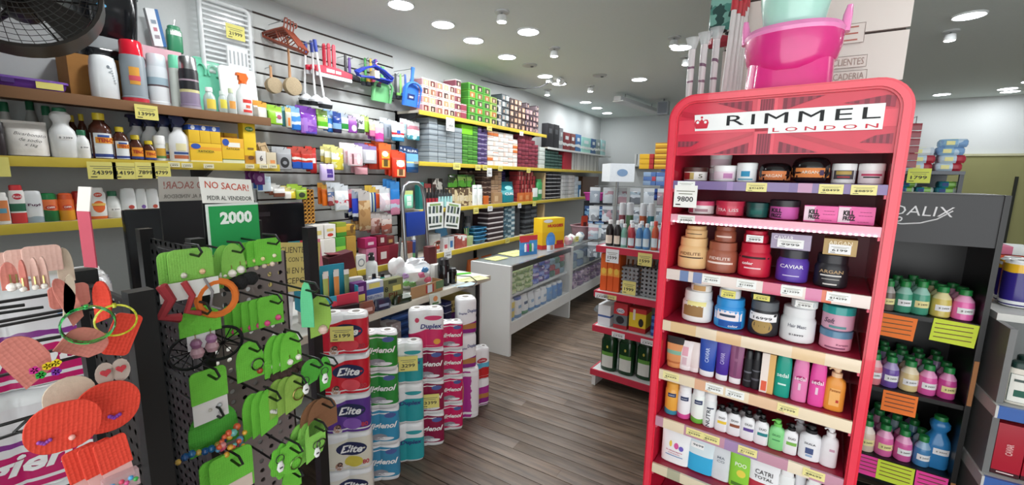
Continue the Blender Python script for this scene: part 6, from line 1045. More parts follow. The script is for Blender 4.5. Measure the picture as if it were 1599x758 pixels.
cb((-1.82, 1.687, 0.864, 0.145, 0.143), 'olive green box with dark lettering on the counter', '#7d8258', [(.5, .72, '#d9cf6a', .4, .2), (.82, .95, '#3a4030', .4)], [('PII', .4, .2, .36, '#6a3a24'), ('8', .16, .2, .62, '#22261a', {'xo': -.3})])
t = thing('razor_pack', 'dark green blister pack lying before the olive box', 'pack', (-1.795, (-1.795, 1.728, 0.857)[1], CZ + .001), 80); loft('pack', [(0, .065, .018, 3), (.03, .06, .018, 3), (.05, .04, .01, 3)], m('#22301f', 'g'), t); loft('window', [(.03, .04, .014, 3), (.052, .02, .007, 3)], m('#c9d4cc', 'g'), t, (.02, -.006, 0))
t = thing('pouch_pile', 'brown and pink wrapped pouch at the counter edge before purple box', 'pouch', (-1.795, (-1.8, 1.465, 0.83)[1], CZ + .001), 80); loft('pouch', [(0, .05, .016, 3), (.03, .055, .02, 3), (.07, .045, .008, 3)], m('#8a5a4c', 'g'), t); box('label', .06, .001, .02, m('#d0a8a0', 'k'), t, (0, -.021, .02))
t = thing('pouch_pile', 'navy wrapped pouch at the counter edge before blue box', 'pouch', (-1.795, (-1.8, 1.579, 0.835)[1], CZ + .001), 80); loft('pouch', [(0, .05, .016, 3), (.03, .055, .02, 3), (.06, .045, .008, 3)], m('#2a3048', 'g'), t); box('label', .06, .001, .015, m('#8a94b0', 'k'), t, (0, -.021, .02))
b_ = (-2.0, 1.55, 0.994, 0.145, 0.146)
t = thing('sample_carton', 'dark red carton with yellow edge and white card standing on the counter', 'carton', (-2.05, b_[1], CZ + .012), 78, rot=(0, R(-10), R(78)))
box('carton', b_[3], .09, b_[4] + b_[2] - CZ, m('#5a1a24', 'k'), t, (0, 0, .006)); box('flap', b_[3] * .5, .07, .004, m('#7a2430', 'k'), t, (-.02, 0, b_[4] + b_[2] - CZ + .01), (0, R(15), 0)); box('gold_panel', b_[3] * .35, .002, .07, m('#d0ac3c', 'k'), t, (b_[3] * .3, -.047, .12)); box('white_card', .1, .002, .06, m('#e6e2de', 'k'), t, (.02, -.05, .08)); box('card_print', .04, .001, .025, m('#6a5a50', 'k'), t, (.03, -.0515, .1))
CW('talc', (-1.93, 1.53, 0.983, 0.102, 0.083)[:2] + (CZ, .1, .17), 'sanitizer_bottle', 'white wide bottle with dark red label on the counter', 'bottle', '#e6e2de', '#d8d4d0', [(.35, .75, '#6a2a2c', .6, 0), (.55, .7, '#b8a070', .3)], d=.05)
CW('pump', (-2.2, (-2.2, 1.88, 1.069)[1], CZ, .075, .24), 'sanitizer_bottle', 'white pump bottle with black head at the back of the counter', 'bottle', '#d5d8d8', '#1c1c20')
for k in range(5):
 c = ('#2f6ab0', '#3f9a4c', '#1f3a5c', '#c8343c', '#3ab0a0')[k]
 o = CW('talc', (-1.98, (-1.98, 1.628, 1.019)[1] + .032 * k, CZ, .028, .13 + .012 * (k % 3)), 'marker_bottle', '%s small bottle in the colourful cluster behind the boxes' % ('blue', 'green', 'navy', 'red', 'turquoise')[k], 'bottle', c, '#e8e8e4' if k % 2 else '#1c1c20')
t = thing('card_tray', 'pink low tray holding the colourful small bottles', 'tray', (-1.92, (-1.95, 1.689, 0.973)[1], CZ), 80); box('tray_floor', .2, .05, .006, m('#c8446c', 'p'), t); box('front_lip', .2, .004, .04, m('#d0507c', 'p'), t, (0, -.025, 0))
t = thing('paper_sheet', 'white folded paper sheet standing behind the olive box', 'paper', (-2.0, (-2.0, 1.782, 0.966)[1], CZ), 80, rot=(R(-25), 0, R(80))); box('sheet', .15, .001, .12, m('#eceeee', 'k'), t); box('fold', .15, .05, .001, m('#e2e4e4', 'k'), t, (0, .025, .12))
bag = (-1.98, 2.065, 0.848)
def blob(name, c, sx_, sy_, sz_, mt, parent, seed, n=2, amp=.25):
 def f():
  bm = bmesh.new(); bmesh.ops.create_icosphere(bm, subdivisions=3, radius=1); r_ = random.Random(seed)
  ph = [(r_.uniform(1.5, 5), r_.uniform(0, 6), Vector((r_.uniform(-1, 1), r_.uniform(-1, 1), r_.uniform(-1, 1)))) for _ in range(7)]
  for v in bm.verts:
   d_ = 1 + sum(math.sin(f_ * v.co.dot(a_) * 2 + p_) for f_, p_, a_ in ph) * amp / 3
   v.co = Vector((v.co.x * sx_, v.co.y * sy_, v.co.z * sz_)) * d_
   if v.co.z < -sz_ * .8: v.co.z = -sz_ * .8
  return from_bm(name, bm, 45)
 return ob(name, cached(('blob', sx_, sy_, sz_, seed, amp), f), mt, parent, c)
t = thing('plastic_bag', 'crumpled white plastic bag with coloured print on the counter', 'bag', (bag[0] - .03, bag[1] - .04, CZ + .002), 75)
blob('bag_body', (0, 0, .07), .13, .09, .08, m('#e6e9ea', 'g'), t, 5); blob('bag_handle', (-.11, 0, .15), .055, .03, .06, m('#eff1f2', 'g'), t, 8); blob('bag_knot', (.04, .02, .15), .08, .04, .035, m('#e8ebee', 'g'), t, 12)
for k, (x, z, c) in enumerate(((-.09, .05, '#7ab86a'), (.02, .09, '#c86a8c'), (.07, .05, '#e0708c'), (-.05, .04, '#6a9a5c'), (.05, .12, '#4f8ac0'), (-.1, .1, '#a88ab8'))): blob('bag_print', (x, -.085 - .01 * (k % 2), z), .025, .012, .018, m(c, 'g'), t, 20 + k)
b_ = (-1.8, 1.933, 0.791, 0.275, 0.094)
t = thing('counter_box', 'low brown cardboard display tray with stuck labels at counter edge', 'display', (-1.84, b_[1] + .01, CZ), 88)
box('tray_front', b_[3], .004, .07, m('#a8835c', 't'), t, (0, -.045, 0)); box('tray_floor', b_[3], .09, .004, m('#94704c', 't'), t); box('tray_side', .004, .09, .07, m('#a8835c', 't'), t, (b_[3] / 2, 0, 0)); box('label', .07, .001, .05, stripes([(0, '#a8342c'), (.2, '#c8d4d8'), (.8, '#a8342c')], 'X', 'k'), t, (.02, -.0475, .01)); box('label', .07, .001, .05, m('#5f7a54', 'k'), t, (.11, -.0475, .02))
t = thing('sample_sachet', 'pale sachet with orange circle hanging at the counter edge', 'sachet', (-1.755, 1.969, 0.75)[:2] + (CZ - .065,), 80); prism('sachet', [(-.04, 0), (.045, 0), (.035, .07), (-.05, .075)], .002, m('#d0d8cc', 'k'), t); decal('print', .035, .035, m('#d9925c', 'k'), t, lambda x, z: -.0015, 0, .04, shape='ell'); decal('print', .05, .012, m('#4f7a4c', 'k'), t, lambda x, z: -.0015, 0, .01)
CW('box', (-2.02, 2.244, 0.85, 0.067, 0.166)[:2] + (CZ, .07, .24), 'dye_carton_tall', 'tall dark red carton behind the two black sprays', 'carton', stripes([(0, '#5a1f22'), (.8, '#7a3a34')], 'X', 'k'), None, d=.06, rz=80)
CW('box', (-1.93, 2.212, 0.869, 0.073, 0.113)[:2] + (CZ, .085, .13), 'small_white_box', 'small white box with brown picture beside the two black sprays', 'box', '#e2e0dc', None, [(.2, .85, '#8a5a44', .3, .1)], d=.05, rz=80)
CW('aero', (-1.83, 2.173, 0.86, 0.082, 0.189), 'hair_spray', 'taller black spray bottle on the counter corner', 'bottle', '#121316', '#1c1d20', [(.1, .5, '#c4c6c8', .14, .1)], k='g')
CW('aero', (-1.83, 2.256, 0.86, 0.062, 0.11), 'hair_spray', 'shorter black spray bottle on the counter corner', 'bottle', '#121316', '#1c1d20', [(.1, .5, '#b8a860', .14, .1)], k='g')
t = thing('green_comb', 'bright green plastic comb lying on the counter end', 'comb', (-1.974, 2.521, 0.86)[:2] + (CZ,), 60); box('spine', .13, .015, .006, m('#5fd03a', 'p'), t); [box('tooth', .004, .02, .005, m('#5fd03a', 'p'), t, (-.06 + .01 * i, -.016, 0)) for i in range(13)]
for p, w_, h_, c, rz, lb in (((-1.813, 2.435, 0.86), .22, .12, '#d9dca0', 75, 'pale yellow paper on the counter end'), ((-1.76, 2.269, 0.86), .16, .1, '#b9ccd4', 85, 'pale blue card under the cable on the counter')):
 t = thing('loose_paper', lb, 'paper', p[:2] + (CZ + .0005,), rz); box('sheet', w_, h_, .001, m(c, 'k'), t); box('print', w_ * .8, h_ * .1, .0006, m('#8a8f70', 'k'), t, (0, h_ * .2, .0009))
tag(tube('black_cable', [(-2.0, 2.423, 0.865), (-1.86, 2.474, 0.865), (-1.731, 2.377, 0.865), (-1.672, 2.246, 0.865), (-1.741, 2.176, 0.865)], .003, m('#1c1c20')), 'thin black cable curling on the counter end', 'cable')
t = thing('storage_basket', 'pale yellow lattice basket under the counter end', 'basket', (-1.95, (-1.85, 2.363, 0.709)[1], (-1.85, 2.363, 0.637)[2]), 85)
loft('body', [(0, .11, .08, 5), (.09, .13, .1, 5)], m('#c9bd72', 'p'), t, n=24, cap=(True, False)); [[box('slot', .014, .003, .02, m('#6a6238'), t, (-.09 + .03 * i, -.087 - .006 * j, .015 + .035 * j)) for i in range(7)] for j in range(2)]; tube('rim', [(.132 * se(2 * PI * i / 20, 5)[0], .102 * se(2 * PI * i / 20, 5)[1], .09) for i in range(20)], .006, m('#d4c980'), t, 5, True)
bz = (-1.85, 2.363, 0.637)[2]
t = thing('purple_box', 'large purple carton under the counter end below the basket', 'carton', (-1.97, (-1.85, 2.408, 0.552)[1] - .06, .4412), 88); box('carton', .24, .2, bz - .447, stripes([(0, '#5a2a78'), (.5, '#7a4a98'), (.7, '#4f2470')], 'Z', 'k', '#8a5aa8'), t); box('label', .1, .001, .08, m('#b898c8', 'k'), t, (0, -.1115, .08))
for k in range(7):
 o = box('folded_blue_pack', .2, .1, .045, stripes([(0, '#2a4f8c'), (.4, '#3f6ab0'), (.7, '#26467c')], 'Z', 'p'), None, (-1.92, (-1.85, 1.797, 0.645)[1] + .02, .4418 + .046 * k), (0, 0, R(88)), bev=.01); tag(o, '%s blue folded pack in the pile under the counter' % ('lowest second third fourth fifth sixth topmost'.split()[k]), 'pack', 'blue folded packs')
for k in range(6):
 o = box('candle_carton', .06, .1, .05, stripes([(0, '#22264a'), (.5, '#c8ccd8'), (.6, '#2a2f5c')], 'Z', 'k'), None, (-1.88, (-1.85, 2.186, 0.615)[1], .4412 + .051 * k), (0, 0, R(88)), bev=.002); tag(o, '%s navy and white carton in the column under the counter' % ('lowest second third fourth fifth topmost'.split()[k]), 'carton', 'navy white cartons')
for k in range(5):
 o = box('candle_carton', .07, .1, .06, stripes([(0, '#c8c4c4'), (.3, '#b8a8a8'), (.6, '#d4d0d0')], 'Z', 'k', '#a89898'), None, (-1.86, (-1.85, 1.695, 0.657)[1], .4412 + .061 * k), (0, 0, R(88)), bev=.002); tag(o, '%s pale pink carton beside the blue folded pile' % ('lowest second third fourth topmost'.split()[k]), 'carton', 'pale pink cartons')
# ------------------------------------------------------------------ toilet paper stacks
def tp_outline(w_, d, nx, ny, blend=.84, n=72):
 R0 = min(w_ / nx, d / ny) / 2; cs = [((i + .5) * w_ / nx - w_ / 2, (j + .5) * d / ny - d / 2) for i in range(nx) for j in range(ny)]
 pts = []
 for k in range(n):
  a = 2 * PI * k / n; ux, uy = math.cos(a), math.sin(a); best = 0
  for cx, cy in cs:
   cr = cx * uy - cy * ux
   if abs(cr) < R0: best = max(best, cx * ux + cy * uy + math.sqrt(R0 * R0 - cr * cr))
  e_ = 5; hull = (abs(ux / (w_ / 2)) ** e_ + abs(uy / (d / 2)) ** e_) ** (-1 / e_)
  r_ = best * (1 - blend) + hull * blend; pts.append((r_ * ux, r_ * uy))
 return pts
def tp_pack(pos, rz, w_, d, h_, label, wrap, texts, nx=2, ny=1, group=None, patches=(), top='#e9eaec', wz=(.04, .74), wave=.09, phase=0.0, cores=True):
 """plastic wrapped toilet roll pack: bulging clear body, printed sleeve, roll ends with cardboard cores"""
 t = thing('toilet_paper_pack', label, 'toilet paper', pos, rz, group)
 pts = tp_outline(w_, d, nx, ny); n = len(pts)
 def body():
  v = []; f = []; lv = [(0, .86), (.02, .96), (.1, 1), (.44, 1), (.5, .965), (.56, 1), (.9, 1), (.97, .96), (1, .84)]
  for z, s in lv: v += [(x * s, y_ * s, z * h_) for x, y_ in pts]
  for k in range(len(lv) - 1):
   for i in range(n): j = (i + 1) % n; f.append((k * n + i, k * n + j, (k + 1) * n + j, (k + 1) * n + i))
  f.append(tuple(range(n - 1, -1, -1))); f.append(tuple((len(lv) - 1) * n + i for i in range(n))); return finish('pack', v, f, 50)
 ob('pack', cached(rk('tpb', w_, d, h_, nx, ny), body), m(top, 'g', .03, 20), t)
 def sleeve():
  v = []; f = []; m_ = 5
  for k in range(m_ + 1):
   for i, (x, y_) in enumerate(pts):
    a = 2 * PI * i / n; zt = wz[1] + wave * math.sin(a + phase) ; z = wz[0] + (zt - wz[0]) * k / m_
    s = 1.012 if .05 < z < .95 else .985; v.append((x * s, y_ * s, z * h_))
  for k in range(m_):
   for i in range(n): j = (i + 1) % n; f.append((k * n + i, k * n + j, (k + 1) * n + j, (k + 1) * n + i))
  return finish('sleeve', v, f, 60)
 ob('printed_sleeve', cached(rk('tps', w_, d, h_, nx, ny, wz, wave, phase), sleeve), mm(wrap, 'g'), t)
 def fr(x, z):
  best = 0
  for i in range(n):
   (x0, y0), (x1, y1) = pts[i], pts[(i + 1) % n]
   if y0 < 0 and y1 < 0 and min(x0, x1) <= x <= max(x0, x1) and x0 != x1: best = min(best, y0 + (y1 - y0) * (x - x0) / (x1 - x0))
  return (best if best else -d * .3) * 1.014
 for (x, z, pw, ph, hx, sh) in patches: decal('sleeve_print', pw * w_, ph * h_, m(hx, 'k'), t, fr, x * w_, z * h_, .0012, nx=10, nz=3, shape=sh)
 for (s_, x, z, tw, th, hx, kw) in texts: text('lettering', s_, tw * w_, th * h_, m(hx, 'k'), t, fr, x * w_, z * h_, off=.003, **kw)
 if cores:
  for i in range(nx):
   for j in range(ny):
    cx, cy = (i + .5) * w_ / nx - w_ / 2, (j + .5) * d / ny - d / 2; rr = min(w_ / nx, d / ny) / 2
    loft('roll_end', [(h_ - .003, rr * .72, rr * .72, 2), (h_ + .003, rr * .7, rr * .7, 2), (h_ + .003, rr * .34, rr * .34, 2)], m('#f2f2f2', 't'), t, (cx, cy, 0), n=20); loft('core', [(h_ - .001, rr * .33, rr * .33, 2), (h_ + .0035, rr * .33, rr * .33, 2)], m('#8f8a84', 't'), t, (cx, cy, 0), n=16)
 return t
IT = dict(shear=.35, bold=.03)
def elite(pos, lb, col, col2, tg=None):
 t = tp_pack(pos, 43, .21, .105, .19, lb, col, [('Elite', .08, .6, .48, .2, '#f4f4f6', IT), ('80', .38, .22, .14, .12, '#c03a48' if tg is None else '#b03040', dict(bold=.03))], group=None, patches=[(.08, .6, .66, .36, '#1c2350', 'ell'), (.12, .25, .4, .3, col2, 'ell'), (-.2, .14, .16, .2, '#b8907c', 'ell'), (-.18, .2, .12, .12, '#3a2420', 'ell'), (-.2, .08, .2, .12, '#d9d4d4', 'ell')], wz=(.03, .8), wave=.1, phase=2.2)
 if tg: sticker(t, .1, .07, '#e4d97c', -.0, -.071, .075, tg)
ex, ey = -1.65, (-1.62, 1.227, 0.652)[1]
for k, (c, c2, nm_, tg) in enumerate((('#e6e2d8', '#d9cc60', 'lowest', None), ('#e4e0d0', '#d8c64c', 'fourth from top, white and yellow', None), ('#5f3a92', '#8a5ab8', 'third from top, purple', None), ('#cf2434', '#e8505c', 'second from top, red', None), ('#d22c3c', '#e0444f', 'topmost, red with yellow price card', '5199'))):
 elite((ex, ey, .194 * k), 'toilet paper pack with dark blue oval in nearest stack, %s' % nm_, c, c2, tg)
def higienol(pos, lb, col, rz=43, w_=.195, d=.102, h_=.2, sub='#8f8f98', tg=None, base=None):
 t = tp_pack(pos, rz, w_, d, h_, lb, col, [('Higienol', .06, .55, .8, .2, '#f6f6f6', IT)], patches=[(.28, .84, .3, .14, '#4a5a98', 'ell'), (-.05, .26, .5, .16, sub, 'ell'), (.12, .2, .5, .1, '#e8e8ec', 'ell')], wz=(.12, .88), wave=-.1, phase=0)
 if tg: sticker(t, .1, .085, '#e4d97c', .02, -.062, .05, tg)
gx, gy = -1.66, (-1.66, 1.426, 0.524)[1]
for k, (c, nm_) in enumerate((('#3f8ab0', 'lowest, blue'), ('#3a90b8', 'second from bottom, blue'), ('#2f8a3c', 'third from bottom, green'), ('#2c8a34', 'topmost, green'))):
 higienol((gx, gy, .2045 * k), 'toilet paper pack in the stack beside the blue oval packs, %s' % nm_, c)
def duplex(pos, lb, col, rz=43, w_=.195, d=.105, h_=.23, tg=None, wz=(.06, .5), sub=None):
 t = tp_pack(pos, rz, w_, d, h_, lb, col, [('Duplex', .14, .52, .6, .14, '#2a3278', dict(bold=.025, shear=.15))], patches=[(-.25, .74, .12, .12, sub or col, 'ell'), (.22, .78, .46, .1, col, 'ell')], wz=wz, wave=.14, phase=2.6)
 if tg: sticker(t, .1, .085, '#e4d97c', .02, -.064, .08, tg)
dx, dy = -1.66, (-1.65, 1.61, 0.295)[1]
for k, nm_ in enumerate(('lowest', 'middle', 'topmost, with yellow price card')):
 duplex((dx, dy, .2345 * k), 'white and teal toilet paper pack in the teal stack, %s' % nm_, '#2f9aa0', tg='3299' if k == 2 else None)
hx_, hy_ = -1.66, (-1.65, 1.781, 0.212)[1]
for k, nm_ in enumerate(('lowest', 'middle, with yellow price card', 'third up')): higienol((hx_, hy_, .2025 * k), 'wine red toilet paper pack, %s' % nm_, '#8a1f44', 43, .2, .105, .2, tg='3399' if k == 1 else None)
tp_pack((hx_, hy_, .607), 43, .2, .105, .235, 'pink and white toilet paper pack on the wine red packs', '#cf2f66', [('Duplex', .14, .58, .6, .15, '#2a3278', dict(bold=.025, shear=.15))], patches=[(-.25, .76, .12, .12, '#c83a5c', 'ell'), (.2, .8, .5, .12, '#d0386a', 'ell'), (.3, .2, .2, .14, '#e0a03c', 'ell')], wz=(.05, .4), wave=.12, phase=2.8)
px2, py2 = -1.65, (-1.64, 1.977, 0.208)[1]
for k in range(4): higienol((px2, py2, .178 * k), 'bright pink toilet paper pack, %s in its stack' % ('lowest', 'second', 'third', 'topmost')[k], '#c8225e', 43, .165, .095, .174)
rx_, ry_ = -1.655, (-1.64, 2.136, 0.227)[1]
tp_pack((rx_, ry_, 0), 43, .19, .105, .35, 'tall purple and white paper towel pack at the bottom right of the stacks', stripes([(0, '#a8308c'), (.7, '#e4e0e4')], 'X', 'g', None, .3), [], patches=[(-.1, .55, .1, .5, '#c88a3c', 'ell')], wz=(.03, .95), wave=.0)
for k in range(2):
 tp_pack((rx_, ry_ + .01, .356 + .235 * k), 50, .13, .13, .23, '%s single white and purple roll on the paper towel pack' % ('lower', 'upper')[k], stripes([(0, '#8a2a80'), (.3, '#b07a44'), (.7, '#8a2a80')], 'Z', 'g'), [('Duplex', .25, .66, .5, .12, '#2a3278', dict(bold=.02)), ('Duplex', -.22, .6, .4, .07, '#2a3278', dict(bold=.02))], nx=1, ny=1, wz=(.03, .34), wave=.08, phase=1)
sx2, sy2 = -1.66, (-1.62, 2.308, 0.159)[1]
tp_pack((sx2, sy2, 0), 62, .13, .1, .2, 'small purple and white roll pack at the end of the stacks, lower', stripes([(0, '#8a2a80'), (.3, '#b07a44'), (.5, '#a8308c')], 'Z', 'g'), [], nx=2, ny=1, wz=(.05, .8), cores=False)
t = tp_pack((sx2, sy2, .204), 62, .13, .1, .22, 'small white blue and red roll pack at the end of the stacks, upper', stripes([(0, '#c0282c'), (.4, '#5fb0d0'), (.55, '#e8eaec')], 'Z', 'g', None, .2), [('Duplex', 0, .62, .4, .06, '#f0e4e4', {})], nx=2, ny=1, wz=(.02, .85), patches=[(0, .62, .6, .16, '#b02c3c', 'ell')])
for k, (z0, c, nm_) in enumerate(((.0, '#4a2a78', 'lowest, violet'), (.265, '#e8e8ea', 'second up, white'), (.53, '#e6e6e8', 'third up, white and pink'), (.795, '#e8e8ea', 'fourth up, white and pink'), (1.06, '#e8e8ea', 'topmost, white and pink'))):
 tp_pack((-1.62, (-1.5, 0.218, 1.083)[1], z0), 78, .4, .2, .26, 'large toilet paper bale behind the red earring cards, %s' % nm_, stripes([(0, '#c8246c'), (.42, '#e8e6ea'), (.5, '#8a3a90'), (.56, '#e8e6ea')], 'Z', 'g', None, .15) if k else '#4a2a86', [('Higienol', .02, .28, .8, .26, '#f4f2f4', IT)], nx=4, ny=2, wz=(.03, .9), wave=.03, patches=[(.3, .72, .14, .16, '#8ab0d8', 'ell'), (.42, .66, .1, .14, '#c86ab0', 'ell')])
tp_pack((-1.5, (-1.5, 0.304, 1.046)[1] + .2, .5), 70, .2, .12, .24, 'violet toilet paper pack low behind the red cards', '#3a2a80', [('Or', .0, .5, .4, .4, '#f0f0f4', dict(bold=.04))], wz=(.03, .9), wave=.03)
# ------------------------------------------------------------------ earring displays in the foreground
BLK = m('#141415', 'p')
def ewire(parent, base, dx, dy, ln):
 """folded wire arm: out, up and back over itself"""
 p = Vector(base); d_ = Vector((dx, dy, 0))
 tube('wire_arm', [p, p + d_ * ln, p + d_ * (ln + .012) + Vector((0, 0, .008)), p + d_ * ln + Vector((0, 0, .018)), p + d_ * (ln - .045) + Vector((0, 0, .016))], .0022, BLK, parent, 6)
g = thing('earring_display', 'black perforated display tower hung with green earring cards', 'display stand', (-1.07, .5, 0))
for sx_, sy_ in ((1, 1), (1, -1), (-1, 1), (-1, -1)): slab('corner_post', (sx_ * .12 - .012, sy_ * .12 - .012, .2), (sx_ * .12 + .012, sy_ * .12 + .012, 1.47), BLK, g)
slab('side_panel', (.114, -.111, .22), (.117, .055, 1.42), holes('#8b7f7f', .024, .0052, 'YZ', .5, .2), g); slab('side_panel', (-.111, -.117, .22), (.111, -.114, 1.45), holes('#1a1a1b', .024, .0052, 'XZ', .5, .2), g)  # aisle face coloured paler as if lit, the other face left black
tube('inner_pole', [(0, 0, .2), (0, 0, 1.4)], .016, m('#0f0f10', 't'), g, 8); slab('panel_rail', (.1, .05, .22), (.116, .06, 1.42), m('#5a5656', 'M'), g)
slab('edge_trim', (.118, -.122, .22), (.122, -.112, 1.43), m('#6a6868', 'M'), g)
loft('base', [(0, .2, .2, 2), (.02, .19, .19, 2), (.03, .05, .05, 2)], BLK, g, n=32); tube('pole', [(0, 0, .02), (0, 0, .25)], .02, BLK, g, 10)
b_ = (-0.94, 0.447, 1.438, 0.099, 0.101)
slab('header_board', (.118, b_[1] - b_[3] / 2 - .5, b_[2]), (.122, b_[1] + b_[3] / 2 - .5, b_[2] + b_[4] + .0), m('#1a1b1c', 'p'), g)
sg = thing('price_sign', 'green price sign reading 2000 on the earring display', 'sign', (-.938, b_[1], b_[2] - .004), 90); w_, h_ = b_[3], b_[4]
box('white_sheet', w_, .0012, h_, m('#dfe3e0', 'k'), sg); box('green_panel', w_ * .95, .001, h_ * .95, m('#1f9a50', 'k'), sg, (.002, -.0014, .001)); text('lettering', '2000', w_ * .62, h_ * .25, m('#eef4ee', 'k'), sg, x=.004, z=h_ * .72, off=.003, bold=.05)
q_ = (-0.95, 0.445, 1.537, 0.097, 0.049)
sg = thing('notice_sheet', 'white sheet asking customers to call the seller above the green sign', 'sign', (-.945, q_[1], b_[2] + b_[4] - .004), 90, rot=(R(-14), R(3), R(90))); w_, h_ = q_[3], q_[4] * 1.05
box('sheet', w_, .0012, h_, m('#e6e4de', 'k'), sg); text('lettering', 'NO SACAR!', w_ * .84, h_ * .27, m('#c4503c', 'k'), sg, x=0, z=h_ * .68, off=.0012, bold=.008, tilt=-3); text('lettering', 'PEDIR AL VENDEDOR', w_ * .86, h_ * .17, m('#33322e', 'k'), sg, x=.002, z=h_ * .2, off=.0012, bold=.01)
q_ = (-1.19, 0.471, 1.528, 0.112, 0.057)
sg = thing('notice_sheet', 'back of a grey paper notice with its print showing through reversed', 'sign', (-1.195, q_[1], q_[2]), 90, rot=(R(6), 0, R(90))); w_, h_ = q_[3], q_[4]
box('sheet', w_, .0012, h_, m('#a8a49c', 'k'), sg); text('lettering', 'NO SACAR!', w_ * .84, h_ * .3, m('#94605a', 'k'), sg, x=0, z=h_ * .66, off=.0012, bold=.01, mirror=True); text('lettering', 'PEDIR AL VENDEDOR', w_ * .86, h_ * .16, m('#6e6a64', 'k'), sg, x=0, z=h_ * .2, off=.0012, mirror=True)
slab('header_board', (-.128, q_[1] - q_[3] / 2 - .5, 1.4), (-.122, q_[1] + q_[3] / 2 - .5, q_[2]), m('#16171a', 'p'), g)
EVA = {'g': bumpy('#6cbf3c', 't', 260, .6, .12, 'weave'), 'l': bumpy('#86c455', 't', 260, .5, .1, 'weave'), 'd': bumpy('#4ea838', 't', 260, .6, .12, 'weave'), 'o': bumpy('#8aae4a', 't', 200, .4, .12, 'weave'), 'm': bumpy('#5fc08a', 't', 260, .4, .1, 'weave'), 'b': bumpy('#7a5236', 't', 200, .4, .12), 'r': bumpy('#d9402c', 't', 260, .7, .12, 'weave'), 'p': bumpy('#c8786c', 't', 260, .4, .12, 'weave'), 'k': bumpy('#d9b0a4', 't', 260, .3, .1, 'weave'), 'n': bumpy('#c9b8a4', 't', 200, .3, .1)}
def cardshape(w_, h_, s):
 if s == 'fold': return rrect(w_, h_, w_ * .16, 4, 0, (0, 1, 1, 0))
 if s == 'dome': return [(-w_ / 2, 0), (w_ / 2, 0)] + arc(0, h_ * .45, w_ / 2, h_ * .55, 0, 180, 12)
 if s == 'leaf': return [(-w_ / 2, -.0), (w_ * .3, h_ * .12), (w_ / 2, h_ * .4)] + arc(0, h_ * .6, w_ / 2, h_ * .4, 0, 180, 10)
 if s == 'ruff': return [(w_ / 2 * (1 + .08 * math.sin(9 * a_)) * math.cos(a_), h_ / 2 + h_ / 2 * (1 + .08 * math.sin(9 * a_)) * math.sin(a_)) for a_ in [2 * PI * i / 40 for i in range(40)]]
 if s == 'sole': return rrect(w_, h_, h_ * .46, 8)
 return rrect(w_, h_, min(w_, h_) * .2, 5)
def pearl(parent, x, z, r_, hx, y_=-.004): loft('bead', [(-r_, .2 * r_, .2 * r_, 2), (-r_ * .7, .72 * r_, .72 * r_, 2), (0, r_, r_, 2), (r_ * .7, .72 * r_, .72 * r_, 2), (r_, .2 * r_, .2 * r_, 2)], m(hx, 'g'), parent, (x, y_, z), n=12)
def card(pos, col, shape, label, deco=(), rz=90, tilt=0, copies=0, arm=True, disp=None, yaw=0, cat='earring card', nm='earring_card', group=None):
 x, y_, z, w_, h_ = pos; t = thing(nm, label, cat, (x, y_, z), rz, group, (0, R(tilt), R(rz + yaw)))
 ob('card', prismmesh(cardshape(w_, h_, shape), .0025), EVA[col], t)
 for dd in deco:
  k, dx, dz, s, hx = dd
  if k == 'pearl': pearl(t, dx * w_, dz * h_, s, hx); tube('ear_wire', [(dx * w_, -.003, dz * h_ + s), (dx * w_, -.003, dz * h_ + s + .008)], .0008, m('#c8b878', 'M'), t, 4)
  if k == 'ring': tube('ring', ringpath(s, s, 18, 'XZ', (dx * w_, -.005, dz * h_)), .0014, m(hx, 'M'), t, 5, True)
  if k == 'pom': blob('pompom', (dx * w_, -.008, dz * h_), s, s, s, bumpy(hx, 't', 300, 1), t, 3, amp=.08)
  if k == 'sheet': box('insert_card', w_ * dx, .0008, h_ * abs(dz), m(hx, 'k'), t, (0, .001 if s < 1 else -.002, -h_ * abs(dz) if s < 1 else 0))
  if k == 'stud': pearl(t, dx * w_, dz * h_, s, hx, -.003)
  if k == 'bow':
   for q in range(-2, 3): pearl(t, dx * w_ + q * s * .5, dz * h_ + (abs(q) - 1) * s * .3, s * .5, hx)
 if arm and disp is not None:
  b0 = Vector((x, y_, z + h_ * .82)); L_ = x - (disp.location.x + .117) + .03
  ewire(disp, (.117, y_ - disp.location.y, z + h_ * .82), 1, 0, L_)
 for c in range(copies): copy_tree(t, None, (x - .009 * (c + 1), y_ - .011 * (c + 1), z - .003 * (c + 1)), short('%s card behind the ' % ('first', 'second', 'third', 'fourth')[c] + label), short('cards behind the ' + label, 9))
 return t
PR = '#ece4dc'
card((-0.83, 0.323, 1.417, 0.065, 0.053), 'l', 'fold', 'pale lime folded card with two studs, highest at left of the green display', [('stud', -.2, .18, .005, '#c9c0b4'), ('stud', .22, .22, .005, '#d8b088')], disp=g, copies=1)
t = thing('hair_tie_card', 'white card with red and grey ribbon loops below the lime folded card', 'hair accessory', (-0.815, 0.313, 1.389), 90); box('card', .085, .001, .03, m('#e2e2de', 'k'), t, (0, 0, .0)); [tube('ribbon', [(-.04 + .03 * i, -.003, .03), (-.03 + .03 * i, -.004, .005), (-.045 + .035 * i, -.004, -.02), (-.02 + .03 * i, -.004, -.028)], .008 - .003 * i, m(('#a8343c', '#b03c40', '#8a8688')[i], 't'), t) for i in range(3)]; tube('orange_loop', [(x_, .004, z_ - .01) for x_, _, z_ in ringpath(.03, .03, 18, 'XZ', (.04, 0, 0))], .006, m('#e0762c', 't'), t, 6, True)
